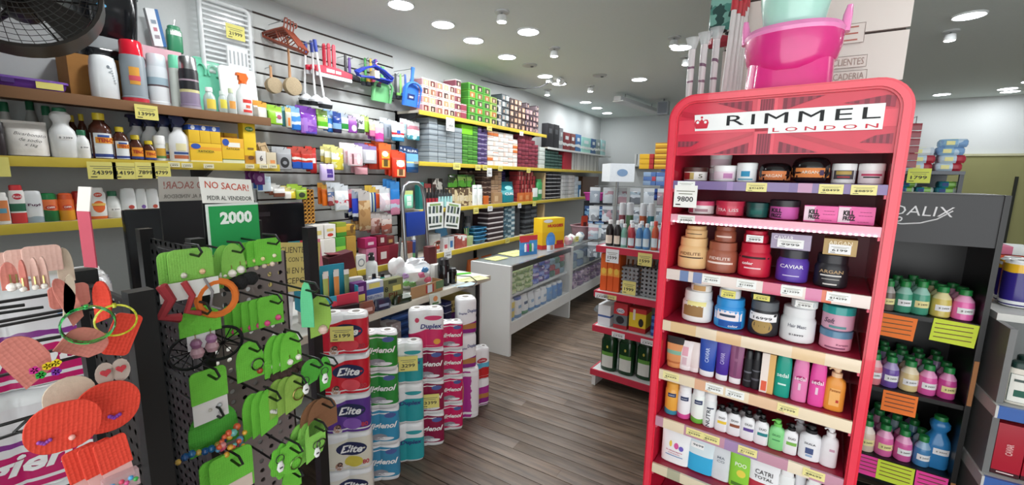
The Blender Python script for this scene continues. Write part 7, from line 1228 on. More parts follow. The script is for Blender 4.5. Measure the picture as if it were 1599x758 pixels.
card((-0.82, 0.324, 1.323, 0.063, 0.049), 'g', 'dome', 'green dome topped card with two mauve drop earrings', [('sheet', .68, .55, 0, '#d8d4d6'), ('pearl', -.17, -.3, .009, '#8a5a7a'), ('pearl', .2, -.25, .009, '#9a6a90'), ('pearl', -.16, -.62, .011, '#b08a94'), ('pearl', .2, -.55, .011, '#b08a94')], disp=g)
t = thing('hoop_pair', 'pair of dark spoked hoop earrings behind the mauve drops', 'earrings', (-0.84, 0.335, 1.287), 90)
for sx_ in (-.02, .03):
 tube('hoop', ringpath(.034, .03, 24, 'XZ', (sx_, .002, 0)), .003, m('#17171a', 'p'), t, 6, True)
 for k in range(6): a_ = PI * k / 6; tube('spoke', [(sx_ + .033 * math.cos(a_), .002, .029 * math.sin(a_)), (sx_ - .033 * math.cos(a_), .002, -.029 * math.sin(a_))], .001, m('#2a2a2e', 'M'), t, 4)
card((-0.81, 0.324, 1.203, 0.057, 0.057), 'g', 'fold', 'green folded card with white lower insert and silver studs', [('sheet', .96, .68, 0, '#dcd8d6'), ('stud', .22, -.25, .004, '#b4b4b8'), ('stud', .24, -.48, .004, '#b4b4b8'), ('stud', -.05, -.3, .003, '#c0b8b0')], disp=g)
card((-0.83, 0.333, 1.099, 0.08, 0.084), 'd', 'dome', 'darker green card behind the bead bracelet', disp=g)
t = thing('bead_bracelet', 'blue and gold bead bracelet lying across the darker green card', 'bracelet', (-0.815, 0.309, 1.116), 90)
for k in range(9): pearl(t, -.04 + .01 * k, .004 * math.sin(k), .0065 if k % 3 else .005, ('#c8a24c', '#1f4f86', '#2a6a9c')[k % 3])
t = thing('bead_cluster', 'colourful bead cluster earring beside the bracelet', 'earrings', (-0.8, 0.345, 1.115), 90)
rr2 = random.Random(4)
for k in range(26): pearl(t, rr2.uniform(-.022, .022), rr2.uniform(-.02, .024), rr2.uniform(.004, .007), rr2.choice(('#d9603c', '#e0a83c', '#5f9ac0', '#d98a8a', '#6ab0a8', '#c84a6a')), rr2.uniform(-.01, .004))
card((-0.79, 0.339, 1.018, 0.072, 0.084), 'g', 'fold', 'green folded card at the bottom edge of the picture', [('sheet', .9, .3, 1, '#d9c4b8')], disp=g, copies=1)
card((-0.85, 0.398, 1.388, 0.042, 0.08), 'l', 'dome', 'tall lime card with two pearl drops and black pompoms', [('pearl', -.12, .3, .0075, PR), ('pearl', .25, .36, .0075, PR), ('pom', .1, .06, .014, '#111113'), ('pom', .55, .12, .014, '#111113')], disp=g, copies=1)
card((-0.84, 0.458, 1.422, 0.05, 0.049), 'g', 'fold', 'green card with two gold pearl studs, highest at right', [('stud', -.25, .22, .004, '#d9c890'), ('stud', .2, .28, .004, '#e0d4b8'), ('stud', .1, -.05, .005, '#d9c0b0')], disp=g, copies=2)
card((-0.84, 0.455, 1.295, 0.05, 0.061), 'g', 'fold', 'green card with two hot pink pearls in the fan', [('stud', -.2, .12, .006, '#d84a84'), ('stud', .25, .22, .006, '#d84a84')], disp=g, copies=4)
card((-0.82, 0.399, 1.209, 0.05, 0.075), 'g', 'dome', 'green dome card with dark ring, middle of the display', [('ring', .22, .35, .011, '#4a4844'), ('stud', .3, .15, .006, '#a8402c')], disp=g)
card((-0.8, 0.467, 1.204, 0.044, 0.083), 'g', 'dome', 'green dome card with two pearls and brown pompoms', [('pearl', -.1, .25, .006, PR), ('pearl', .3, .3, .006, PR), ('pom', -.1, .0, .011, '#3a2420'), ('pom', .4, .06, .011, '#3a2420')], disp=g, copies=2)
card((-0.8, 0.418, 1.096, 0.039, 0.09), 'g', 'leaf', 'pointed green card with silver bow', [('bow', .25, .45, .008, '#d0ccc8')], disp=g, copies=2)
card((-0.78, 0.458, 1.128, 0.04, 0.076), 'o', 'leaf', 'olive green pointed card with gold ring', [('ring', .15, .45, .012, '#8a7a48')], disp=g, copies=2)
card((-0.76, 0.43, 1.013, 0.05, 0.069), 'g', 'ruff', 'bright green scalloped card with ring', [('ring', .15, .3, .011, '#6a8a4c')], disp=g, copies=1)
card((-0.76, 0.484, 1.014, 0.045, 0.088), 'l', 'leaf', 'pale green pointed card with dark ring at lower right', [('ring', .2, .35, .01, '#4a4844')], disp=g, copies=2)
card((-0.76, 0.503, 1.07, 0.066, 0.07), 'b', 'dome', 'brown dome card standing out among the green ones', [], disp=g, copies=1)
card((-0.76, 0.482, 1.299, 0.024, 0.092), 'm', 'dome', 'mint green card seen almost edge on beside the black post', disp=g, yaw=-55)
card((-0.78, 0.523, 1.26, 0.041, 0.09), 'o', 'leaf', 'grey green pointed card right of the black post', [('stud', .1, .2, .01, '#d9b8ac')], disp=g, yaw=-40)
card((-0.78, 0.528, 1.138, 0.024, 0.079), 'd', 'leaf', 'dark green pointed card beside the red toilet paper pack', disp=g, yaw=-40)
card((-0.78, 0.495, 1.167, 0.042, 0.055), 'd', 'leaf', 'deep green leaf card below the brown pompoms', disp=g)
card((-0.8, 0.452, 0.948, 0.04, 0.049), 'g', 'dome', 'green card cut by the bottom picture edge', disp=g)
for k, p in enumerate(((-0.76, 0.47, 1.177), (-0.76, 0.513, 1.181), (-0.755, 0.407, 1.047), (-0.755, 0.483, 1.033))):
 t = thing('security_tag', '%s small white hang tag on the green display' % ('upper left', 'upper right', 'lower left', 'lower right')[k], 'tag', p, 90); loft('tag', [(-.012, .004, .002, 2), (-.004, .0075, .002, 2), (.008, .004, .002, 2)], m('#e8e8e6', 'p'), t); tube('cord', ringpath(.008, .008, 12, 'XZ', (0, 0, .014)), .0009, m('#2a2a2c'), t, 4, True); box('price_print', .006, .0006, .003, m('#555555', 'k'), t, (0, -.0024, -.005))
# ---- red card display, nearer and further left
r0 = thing('earring_display', 'black perforated display panel hung with red earring cards', 'display stand', (-.825, .215, 0))
slab('panel', (-.1, -.003, .2), (.1, .003, 1.42), holes('#2a2625', .022, .0045, 'XZ', .5, .2), r0)
for x in (-.108, .108): slab('post', (x - .012, -.014, .03), (x + .012, .014, 1.44), BLK, r0)
loft('base', [(0, .17, .12, 3), (.03, .16, .11, 3)], BLK, r0, n=24)
def rarm(z, x, ln): ewire(r0, (x, -.003, z), 0, -1, ln)
for z, x, ln in ((1.47 - .05, -.05, .14), (1.41, .02, .13), (1.385, -.06, .1), (1.37, .06, .11), (1.335, .0, .12), (1.26, .03, .1), (1.24, -.03, .12), (1.16, .05, .1)): rarm(z, x, ln)
sg = thing('price_sign', 'pink price sign seen nearly edge on above the red cards', 'sign', (-0.72, 0.173, 1.478), 20); box('pink_panel', .02, .0015, .07, m('#b84a5c', 'k'), sg); box('white_sheet', .02, .0012, .03, m('#d8d2cc', 'k'), sg, (0, 0, .07), (R(-10), 0, 0))
def rc(pos, col, shape, label, deco=(), tilt=0, yaw=0, copies=0): return card(pos, col, shape, label, deco, 90, tilt, copies, False, None, yaw)
rc((-0.62, 0.108, 1.303, 0.059, 0.053), 'r', 'sole', 'front red sole shaped card with purple bow at lower left', [('bow', -.25, .3, .004, '#8a3f9c'), ('stud', .1, .25, .003, '#e8a89c')], 8)
rc((-0.645, 0.148, 1.294, 0.06, 0.06), 'r', 'sole', 'middle red sole shaped card with purple bow', [('bow', .1, .3, .0045, '#7a3aa0')], 10)
rc((-0.67, 0.176, 1.29, 0.051, 0.052), 'r', 'sole', 'rear red sole shaped card nearest the black post', [], -28, copies=1)
rc((-0.63, 0.151, 1.253, 0.029, 0.039), 'r', 'fold', 'lower red folded card with pale insert', [('sheet', .9, .5, 0, '#d8a8a4')], -6, copies=2)
rc((-0.66, 0.168, 1.379, 0.027, 0.05), 'r', 'card', 'red card folded behind the yellow bangle', [], 24)
rc((-0.65, 0.162, 1.423, 0.018, 0.05), 'r', 'leaf', 'narrow red card above the yellow bangle', [], 0, -50)
rc((-0.62, 0.104, 1.387, 0.031, 0.053), 'p', 'leaf', 'dusky pink pointed card carrying flower clips', [], -24)
rc((-0.63, 0.128, 1.398, 0.038, 0.033), 'p', 'leaf', 'dusky pink card lying left of the green bangle', [], 40)
t = rc((-0.655, 0.126, 1.332, 0.043, 0.037), 'n', 'dome', 'beige rounded card behind the red sole cards')
rc((-0.6, 0.088, 1.487, 0.011, 0.026), 'p', 'dome', 'dusky pink card with two pearls at the left edge', [('pearl', .0, .1, .004, PR), ('pearl', .35, .12, .003, PR)])
for k, (u) in enumerate(range(3)):
 pos = ((-0.62, 0.1, 1.48, 0.005, 0.031), (-0.62, 0.108, 1.48, 0.006, 0.032), (-0.62, 0.114, 1.48, 0.006, 0.032))[k]; rc(pos, 'pkk'[k], 'dome', '%s narrow pink card turned sideways at upper left' % ('left', 'middle', 'right')[k], [('pearl', .1, .08, .0028, PR)], 0, -35)
rc((-0.66, 0.122, 1.49, 0.029, 0.028), 'k', 'fold', 'pale pink card with slots at upper left', copies=2); rc((-0.665, 0.139, 1.475, 0.013, 0.038), 'n', 'dome', 'beige card with punched slots at upper left')
rc((-0.63, 0.129, 1.441, 0.009, 0.048), 'n', 'leaf', 'beige strap shaped card hanging above the green bangle', [], 6); rc((-0.63, 0.138, 1.434, 0.014, 0.054), 'p', 'leaf', 'pink strap shaped card hanging above the green bangle', [], -16)
rc((-0.65, 0.136, 1.449, 0.032, 0.025), 'p', 'card', 'dusky pink card behind the strap cards')
for p, rx_, rz_, c, lb in (((-0.62, 0.141, 1.433), .0215, .02, '#1fae4c', 'bright green speckled bangle hanging on the red display'), ((-0.64, 0.169, 1.426), .018, .018, '#b8bc2a', 'thin yellow bangle hanging on the red display')):
 t = thing('bangle', lb, 'bangle', p, 75)
 def bang():
  v = []; f = []; n = 36; hw = .006 if rx_ > .02 else .0015
  for k in range(n):
   a_ = 2 * PI * k / n
   for (dr, dy) in ((0, -hw), (.0012, 0), (0, hw), (-.0008, hw), (-.0008, -hw)): v.append(((rx_ + dr) * math.cos(a_), dy, (rz_ + dr) * math.sin(a_)))
  for k in range(n):
   for i in range(5): j = (i + 1) % 5; k2 = (k + 1) % n; f.append((k * 5 + i, k2 * 5 + i, k2 * 5 + j, k * 5 + j))
  return finish('bangle', v, f, 60)
 ob('band', cached(('bang', rx_), bang), stripes([(0, c), (.5, c)], 'Z', 'g', '#0f5a28' if rx_ > .02 else '#d8d84a', 0, 160), t); loft('clasp', [(-.002, .002, .004, 3), (.002, .002, .004, 3)], m(c, 'g'), t, (0, 0, rz_), n=10)
t = thing('heart_card', 'clear card with two red hearts hanging below the yellow bangle', 'earring card', (-0.65, 0.163, 1.347), 90)
for sx_ in (-.007, .007): prism('clear_petal', [(sx_ + a_, b2) for a_, b2 in arc(0, .015, .009, .014, 0, 340, 14)], .0015, glass('#d9c8bc', .5, .2), t); prism('heart', [(sx_ + .005 * math.sin(a_) ** 3, .017 + .0003 * (13 * math.cos(a_) - 5 * math.cos(2 * a_) - 2 * math.cos(3 * a_) - math.cos(4 * a_))) for a_ in [2 * PI * i / 24 for i in range(24)]], .002, m('#b84048', 'g'), t, (0, -.002, 0))
t = thing('flower_clips', 'bunch of coloured flower hair clips on the pink pointed card', 'hair accessory', (-0.61, 0.104, 1.399), 90)
for k, (dx, dz, c) in enumerate(((-.02, .008, '#c8348c'), (.0, .01, '#e0c02c'), (.014, .012, '#e8cc30'), (-.012, -.006, '#2fa040'), (.012, -.008, '#7a34a0'))):
 for q in range(5): a_ = 2 * PI * q / 5; loft('petal', [(-.001, .0016, .0016, 2), (.001, .002, .002, 2)], m(c, 'g'), t, (dx * .45 + .0022 * math.cos(a_), -.004, dz * .45 + .0022 * math.sin(a_)), (R(90), 0, 0), 8)
t = thing('toy_clips', 'clear pack of pink blue and green clips at the bottom under red cards', 'hair accessory', (-0.625, 0.151, 1.226), 90); box('pack', .032, .01, .02, glass('#d8b8bc', .4, .2), t)
for k in range(7): pearl(t, -.013 + .0042 * k, .008 + .004 * (k % 2), .003, ('#d04a84', '#4f9ac8', '#3aa04c', '#c83a5c')[k % 4])
# ------------------------------------------------------------------ glass display cases along the aisle
def case(y0, y1, label, leg0=True):
 t = thing('glass_case', label, 'display case', (-2.115, (y0 + y1) / 2, 0)); L_ = (y1 - y0) / 2; WH = m('#d9dad8', 'p', .04, 6)
 slab('end_panel', (-.215, -L_, 0 if leg0 else .2), (.215, -L_ + .03, .825), WH, t); slab('end_panel', (-.215, L_ - .03, 0), (.215, L_, .825), WH, t)
 slab('bottom_board', (-.2, -L_ + .03, .27), (.2, L_ - .03, .3), WH, t); slab('bottom_rail', (.2, -L_ + .03, .2), (.215, L_ - .03, .31), WH, t); slab('back_board', (-.215, -L_ + .03, .2), (-.2, L_ - .03, .8), m('#c4c6c4', 'p'), t)
 slab('inner_shelf', (-.2, -L_ + .03, .525), (.18, L_ - .03, .54), m('#c9cccc', 'p'), t); slab('top_rail', (.19, -L_ + .03, .775), (.215, L_ - .03, .825), m('#b9bcbc', 'M'), t); slab('top_rail', (-.215, -L_ + .03, .79), (-.19, L_ - .03, .825), m('#b9bcbc', 'M'), t)
 slab('glass_top', (-.19, -L_ + .03, .815), (.19, L_ - .03, .823), glass('#dfe8ea', .22, .03), t); slab('glass_front', (.204, -L_ + .03, .31), (.208, L_ - .03, .775), glass('#e4ecee', .1, .02), t)
 for dy in (-L_ + .05, L_ - .05): loft('screw', [(0, .006, .006, 2), (.003, .005, .005, 2)], m('#8a8c8e', 'M'), t, (.215, dy, .75), (0, R(90), 0), 10)
 return t
case(3.1, 4.42, 'nearer white glass case with nappies and bottles inside'); case(4.425, 6.4, 'farther white glass case running to the shop corner', False)
rg = random.Random(21)
def pile(x, y0, y1, z0, n, rows, dims, mats, nm, label, group, cat='pack'):
 for j in range(rows):
  for i in range(n):
   w_, d, h_ = dims; yy = y0 + (y1 - y0) * (i + .5) / n
   me = loftmesh([(0, w_ * .42, d * .42, 4), (h_ * .15, w_ * .5, d * .5, 4), (h_ * .8, w_ * .5, d * .5, 4), (h_, w_ * .4, d * .4, 4)], 16)
   o = ob(nm, me, mats[(i + j) % len(mats)], None, (x, yy, z0 + j * h_), (0, 0, R(90 + rg.uniform(-5, 5)))); O_ = 'first second third fourth fifth sixth seventh eighth ninth'.split()
   tag(o, '%s, %s from the left%s' % (label, O_[i], ', %s row up' % O_[j] if rows > 1 else ''), cat, group)
pile(-2.02, 3.16, 3.62, .541, 3, 4, (.14, .16, .055), [stripes([(0, '#8fae6a'), (.5, '#c4d49a'), (.8, '#9ab87a')], 'Z', 'g', '#d0dcb0', .4)], 'nappy_pack', 'pale green soft pack in the glass case', 'pale green packs in case')
pile(-2.03, 3.64, 4.0, .541, 3, 4, (.11, .16, .055), [stripes([(0, '#2a4fae'), (.5, '#5a6ac8')], 'Z', 'g', '#8a98d8', .3), stripes([(0, '#6a4a9c'), (.5, '#c8c0dc')], 'Z', 'g', '#4a3a80', .4)], 'nappy_pack', 'blue and purple soft pack in the glass case', 'blue purple packs in case')
pile(-2.03, 4.02, 4.38, .541, 3, 3, (.11, .15, .065), [m('#3a6a58', 'g'), m('#a83848', 'g'), m('#7a98a8', 'g')], 'nappy_pack', 'dark soft pack ending the nearer case', 'dark packs in case')
for k in range(9):
 c = ('#d9c24c', '#e8eaec', '#e6e9ec', '#dfe4e8', '#e8ebee', '#e4e8ec', '#5f9ad0', '#4f8ac8', '#3f7abf')[k]
 P('pouch' if k in (2, 3) else 'talc', (-1.93, 3.2 + .128 * k, .301, .11, .2 - .004 * k), 90, 'lotion_pack', '%s from left in bottom of nearer glass case' % ('yellow bottle first', 'white bottle second', 'white pouch with green base third', 'white pouch fourth', 'white bottle fifth', 'white bottle sixth', 'blue bottle seventh', 'blue bottle eighth', 'deep blue bottle ninth')[k], 'pack', stripes([(0, '#3f8a5c' if k == 2 else '#4f8ac0'), (.18, c)], 'Z', 'p'), '#3a5aa8' if k == 1 else '#e8ecee', [(.5, .64, '#26426a', .6)] if k == 2 else [(.45, .6, '#8aa8c8', .5)], d=.07)
pile(-2.03, 4.5, 5.5, .541, 5, 2, (.17, .2, .09), [m('#8fa8b0', 'g'), m('#5a7aa0', 'g'), m('#a8b8bc', 'g'), m('#3a5a80', 'g')], 'wrapped_pack', 'grey blue pack high in farther case', 'grey blue packs')
pile(-2.0, 4.5, 6.2, .301, 8, 2, (.18, .16, .09), [stripes([(0, '#7a5a8a'), (.5, '#a888a8'), (.7, '#6a4a7c')], 'Z', 'g', '#c0a8c0')], 'wrapped_pack', 'mauve pack low in farther case', 'mauve packs')
CT = .826
for p, w_, d, rz, lb in (((-2.199, 3.677, 0.826), .3, .22, 80, 'large yellow paper sheet on the glass case, farther one'), ((-2.204, 3.333, 0.826), .2, .14, 84, 'yellow paper sheet on the glass case corner, nearer one')):
 t = thing('loose_paper', lb, 'paper', p[:2] + (CT + .001,), rz); box('sheet', w_, d, .0015, m('#d5dc8a', 'k'), t); box('print', w_ * .5, d * .06, .0006, m('#8a8a50', 'k'), t, (0, 0, .0016))
def GC(kind, pos, *a, **k): return P(kind, pos, k.pop('rz', 70), *a, **k)
b_ = (-2.05, 3.676, 0.869, 0.338, 0.187)
t = thing('toothbrush_blister', 'red and blue toothbrush blister pack standing on the glass case', 'pack', (-2.05, b_[1], CT), 68); b_ = (*b_[:3], b_[3] * .66, b_[4]); box('card', b_[3], .004, b_[4] * 1.05, stripes([(0, '#3f86c8'), (.3, '#4f9ad8'), (.75, '#d03a48')], 'Z', 'k'), t); box('red_corner', b_[3] * .5, .001, b_[4] * .3, m('#d83a44', 'k'), t, (-b_[3] * .22, -.003, b_[4] * .7)); [loft('brush_grip', [(0, .012, .008, 2), (.06, .014, .009, 2), (.08, .008, .006, 2)], m(('#e8e8ec', '#c83a9c', '#3a9a4c', '#d8e0e4')[i], 'g'), t, (-.045 + .03 * i, -.01, b_[4] * .2)) for i in range(4)]
b_ = (-2.05, 4.171, 0.8, 0.549, 0.36)
t = GC('box', (-2.02, b_[1], CT, b_[3] * .6, b_[4] + b_[2] - CT), 'nappy_carton', 'tall yellow nappy pack with red lettering on the glass case', 'pack', stripes([(0, '#c8322c'), (.14, '#e8b41c'), (.55, '#ecc024')], 'Z', 'p'), None, [(.0, .55, '#5f9ad8', .42, -.12, 'ell'), (.08, .34, '#e0e8f0', .24, -.15, 'ell'), (.86, .97, '#e8eaec', .4, -.25, 'ell'), (.12, .26, '#a82828', .3, .3)], [('HUGGIES', .7, .1, .76, '#c02028', {'bold': .05, 'xo': .08})], d=.14)
GC('pouch', (-1.95, (-1.95, 3.999, 0.916)[1], CT, .1, .17), 'wipes_pouch', 'blue and white pouch before the yellow nappy pack', 'pouch', stripes([(0, '#e0e6ee'), (.4, '#4f8ad0')], 'Z', 'g'), None, [(.1, .4, '#c89a88', .4)])
for k, (u, c, lb) in enumerate(((884, '#d0a0b0', 'pink wrapped pack right of the yellow nappy pack'), (891, '#c8ccb0', 'pale wrapped pack with yellow tag on the case'), (899, '#a8b4b8', 'grey wrapped pack on the case'), (906, '#7a9ab0', 'blue grey wrapped pack before the wicker basket'))):
 t = thing('wrapped_pack', lb, 'pack', (-1.98 - .03 * (k % 2), ((-1.98, 4.42, 0.898)[1], (-1.98, 4.543, 0.905)[1], (-1.98, 4.692, 0.904)[1], (-1.98, 4.829, 0.905)[1])[k] + .06 + (0, .04, .05, .0)[k], CT + .002), 80); blob('pack', (0, 0, .055), .06, .05, .06, stripes([(0, c), (.5, '#dfe2de')], 'Z', 'g', c, .5), t, 30 + k, amp=.15)
 if k == 1: sticker(t, .07, .06, '#e4d97c', 0, -.075, .03, '999')
p_ = (-1.826, 4.699, 0.826)
t = thing('wicker_basket', 'mauve woven basket holding orange red pouches on the case', 'basket', (-2.06, p_[1] + .44, CT + .001), 85)
loft('body', [(0, .14, .1, 4), (.17, .18, .13, 4)], bumpy('#8a6a70', 't', 120, 1, .2, 'weave'), t, n=24, cap=(True, False)); tube('rim', [(.182 * se(2 * PI * i / 24, 4)[0], .132 * se(2 * PI * i / 24, 4)[1], .17) for i in range(24)], .008, m('#9a7a80', 't'), t, 6, True)
for k in range(3): GC('pouch', (-2.02 - .03 * k, p_[1] + .37 + .07 * k, CT + .03, .12, .27 - .03 * k), 'snack_pouch', '%s orange red pouch sticking out of the mauve basket' % ('left', 'middle', 'right')[k], 'pouch', ('#c84a34', '#b8342c', '#8a3a30')[k], None, [(.4, .7, '#5a2420', .5)], d=.02, rz=70)
# ------------------------------------------------------------------ red edged gondola beside the aisle
GX, GY = -1.095, 3.03
gd = thing('gondola', 'white shelf rack with red shelf edges holding green bottles', 'shelf rack', (GX, GY, 0), -5)
slab('back_panel', (.03, .3, .02), (1.1, .33, 1.12), m('#b8bab8', 'p'), gd)
for x in (.0, 1.08): slab('foot', (x, .0, 0), (x + .03, .3, .11), m('#d5d6d4', 'p'), gd)
GZ = [.13, 0.484, .757, 1.1]
for i, z in enumerate(GZ):
 x0 = 0 if i in (0, 3) else .0
 slab('shelf', (x0, 0, z - .03), (1.1, .3, z), m('#cfd1cf', 'p'), gd); slab('red_edge', (x0 - .004, -.012, z - .045), (1.1, .0, z + .002), m('#c4344a', 'p'), gd); slab('red_edge', (x0 - .012, -.012, z - .045), (x0 - .0, .28, z + .002), m('#c4344a', 'p'), gd)
for x, i, hx, h_ in ((.12, 3, '#e6eaec', .1), (.36, 3, '#e4da84', .09), (.05, 2, '#e6eaec', .04), (.12, 2, '#e0d890', .03), (.2, 1, '#e6eaec', .04), (.42, 1, '#e6eaec', .04)): sticker(gd, .1, h_, hx, x, -.014, GZ[i] - .012 - h_, '1599')
def GO(kind, pos, *a, **k): return P(kind, pos, -5, *a, **k)
for pos, c, cap, lb in (((-1.033, 3.06, 1.1, 0.058, 0.193), '#1f1a1c', '#eceeee', 'left black bottle with white cap on the red edged rack'), ((-0.973, 3.06, 1.1, 0.053, 0.192), '#221c1e', '#eceeee', 'right black bottle with white cap on the red edged rack'), ((-0.922, 3.06, 1.1, 0.047, 0.172), '#7ab0a0', '#e4e8ea', 'pale teal bottle on the red edged rack'), ((-0.868, 3.06, 1.1, 0.051, 0.176), '#b03a44', '#e4e6e8', 'red bottle on top of the red edged rack'), ((-0.813, 3.06, 1.1, 0.05, 0.18), '#4f86b8', '#e0e8ee', 'left blue bottle on the red edged rack'), ((-0.762, 3.06, 1.1, 0.053, 0.184), '#5a94cc', '#e0e8ee', 'right blue bottle on the red edged rack'), ((-0.703, 3.06, 1.1, 0.048, 0.206), '#c85a3c', '#d84a3c', 'orange and red bottle on the red edged rack'), ((-0.657, 3.06, 1.1, 0.043, 0.192), '#d88ab0', '#e8ecee', 'pink bottle beside the red stand on the rack')):
 GO('bottle', pos, 'nail_remover_bottle', lb, 'bottle', c, cap, [(.1, .42, '#e4d8c8' if c[1] in '12' else '#d0e0e6', .86)])
for k in range(7): GO('bottle', (-.98 + .075 * k, 3.17, 1.1, .055, .19), 'nail_remover_bottle', '%s clear bottle with white cap in the second row on the rack' % ('first second third fourth fifth sixth seventh'.split()[k]), 'bottle', ('#a8b8c0', '#b4686c', '#8ab4c8', '#a8c8b8')[k % 4], '#e8ecee')
for k, (pos, c) in enumerate((((-1.013, 3.28, 1.1, 0.05, 0.311), '#7a3a44'), ((-0.955, 3.28, 1.1, 0.054, 0.314), '#4a6a4c'), ((-0.853, 3.28, 1.1, 0.053, 0.314), '#a8502c'), ((-0.793, 3.28, 1.1, 0.047, 0.317), '#1f6a74'))):
 GO('spraycan', pos, 'spray_paint_can', '%s spray can with silver cap at the back of the rack' % ('mauve', 'dark green', 'rust orange', 'teal')[k], 'can', c, '#c4c8cc', [(.1, .5, c, .8)], capk='p')
for k in range(3): GO('spraycan', (-.52 + .085 * k, 3.2, 1.101, .075, .22), 'yellow_can', '%s yellow topped black can at the back of the rack' % ('left', 'middle', 'right')[k], 'can', '#26241c', '#e0c01c')
for k, pos in enumerate(((-1.054, 3.06, 0.757, 0.05, 0.284), (-1.003, 3.06, 0.757, 0.044, 0.29), (-0.956, 3.06, 0.757, 0.048, 0.285))): GO('box', pos, 'wax_carton', '%s orange carton under the top of the red edged rack' % ('left', 'middle', 'right')[k], 'carton', stripes([(0, '#d9581c'), (.4, '#e89a3c'), (.6, '#d8601c')], 'Z', 'k'), None, [(.45, .62, '#e8c04c', .7, 0, 'ell')], d=.12)
for k, pos in enumerate(((-0.854, 3.045, 0.757, 0.126, 0.204), (-0.702, 3.045, 0.757, 0.141, 0.215))):
 t = GO('box', (pos[0], pos[1] + .01, .757, pos[3], pos[4]), 'grey_basket', '%s grey perforated basket on the red edged rack' % ('left', 'right')[k], 'basket', holes('#8a8d90', .03, .008, 'XZ', .5, 0), None, d=.14); [tube('item_handle', [(-.05 + .035 * i, 0, .05), (-.05 + .035 * i, .02, pos[4] * 1.2)], .008, m(('#5a3a24', '#7a4a2c', '#3a2a24', '#8a5a34')[i]), t) for i in range(4)]
 if k == 0: sticker(t, .1, .1, '#e4da84', .0, -.072, .0, '1999')
GO('box', (-1.033, 3.06, 0.0, 0.115, 0.688)[:2] + (GZ[1], .1, .16), 'towel_pack', 'white box with blue print on the third rack shelf', 'box', stripes([(0, '#dfe4e8'), (.4, '#3f5f9c'), (.5, '#e2e6e8')], 'Z', 'k'), None, d=.15); GO('box', (-0.905, 3.05, 0.0, 0.115, 0.712)[:2] + (GZ[1], .105, .2), 'bulb_carton', 'red and grey carton with black picture on third rack shelf', 'carton', stripes([(0, '#a82830'), (.15, '#6a7478'), (.55, '#c03038')], 'Z', 'k'), None, [(.2, .5, '#1f2226', .6, 0, 'ell'), (.6, .8, '#e4e0dc', .6, 0, 'ell')], [('RAID', .5, .1, .7, '#2a4a9c')], d=.12)
GO('box', (-0.778, 3.05, 0.0, 0.133, 0.685)[:2] + (GZ[1], .125, .18), 'bulb_carton', 'yellow and red carton with black emblem on third rack shelf', 'carton', stripes([(0, '#b8282c'), (.2, '#e2c42c'), (.8, '#c83030')], 'Z', 'k'), None, [(.25, .6, '#1f1c1c', .3, .22, 'ell'), (.5, .95, '#e8e0d4', .14, -.2)], d=.12)
for k in range(3): GO('box', ((-0.657, 3.05, 0.0, 0.044, 0.697)[0] + .03, 3.04, GZ[1] + .05 * k, .1, .048), 'match_carton', '%s small blue carton beside the yellow and red one' % ('lowest', 'middle', 'topmost')[k], 'carton', stripes([(0, '#1f3f8c'), (.5, '#4f7ac0')], 'Z', 'k'), None, d=.08)
for k, pos in enumerate(((-0.99, 3.05, 0.13, 0.14, 0.326), (-0.852, 3.05, 0.13, 0.143, 0.33), (-0.715, 3.05, 0.13, 0.137, 0.33))): GO('talc', (*pos[:3], pos[3] * .9, min(pos[4], GZ[1] - .05 - .14)), 'dish_soap_bottle', '%s large dark green bottle on the lowest rack shelf' % ('left', 'middle', 'right')[k], 'bottle', '#0f3a1c', '#123f20', [(.1, .42, '#d4d8d0', .7), (.42, .52, '#5f9a3c', .7), (.62, .7, '#c8b84c', .12, 0, 'ell')], d=.1, p=2.6, k='g')
# ------------------------------------------------------------------ racks deep in the shop, left of the red stand
bk = thing('back_rack', 'dark rack deep in the shop stacked with yellow and blue packs', 'shelf rack', (-.75, 5.6, 0)); slab('back_panel', (-.45, .35, 0), (.6, .38, 1.6), m('#2c2f36', 'p'), bk)
BZ = [1.08, 1.34, (-1.281, 5.35, 1.519)[2], (-1.294, 5.35, 1.717)[2]]
for z in BZ: slab('shelf', (-.45, -.25, z - .03), (.6, .35, z), m('#24407a' if z > 1.2 else '#3a3d44', 'p'), bk)
for x in (-.45, .57): slab('post', (x, .3, 0), (x + .03, .35, BZ[3]), m('#2c2f36', 'p'), bk)
def rows(y_, z0, x0, x1, n, r_, h_, d, mats, nm, label, group, miss=0):
 O_ = 'first second third fourth fifth sixth seventh eighth'.split(); bw = (x1 - x0) / n
 for j in range(r_):
  for i in range(n):
   if i < miss and j == r_ - 1: continue
   o = box(nm, bw * .96, d, h_ * .95, mats[(i + j) % len(mats)], None, (x0 + bw * (i + .5), y_ + d / 2, z0 + .001 + h_ * j), bev=.004); tag(o, '%s, %s from left, %s layer up' % (label, O_[i], O_[j]), 'pack', group)
rows(5.36, BZ[3], (-1.472, 5.36, 1.824)[0], (-1.296, 5.36, 1.824)[0], 1, 3, .06, .12, [stripes([(0, '#d8a81c'), (.7, '#b02828')], 'X', 'k')], 'yellow_carton', 'yellow and red carton on the deep rack', 'yellow red cartons low')
rows(5.36, BZ[3], (-1.293, 5.36, 1.899)[0], (-0.96, 5.36, 1.895)[0], 2, 5, .062, .12, [stripes([(0, '#c08a1c'), (.5, '#e0b83c'), (.8, '#a8701c')], 'Z', 'k')], 'yellow_carton', 'golden carton on the high pile of the deep rack', 'golden cartons')
rows(5.36, BZ[2], (-1.411, 5.36, 1.593)[0], (-0.952, 5.36, 1.602)[0], 3, 3, (BZ[3] - BZ[2] - .036) / 3, .14, [stripes([(0, '#8fa8c8'), (.6, '#5a78b0')], 'X', 'g'), stripes([(0, '#5a78b0'), (.7, '#b84a58')], 'X', 'g')], 'soap_wrap', 'blue wrapped pack in the deep rack', 'blue wrapped packs')
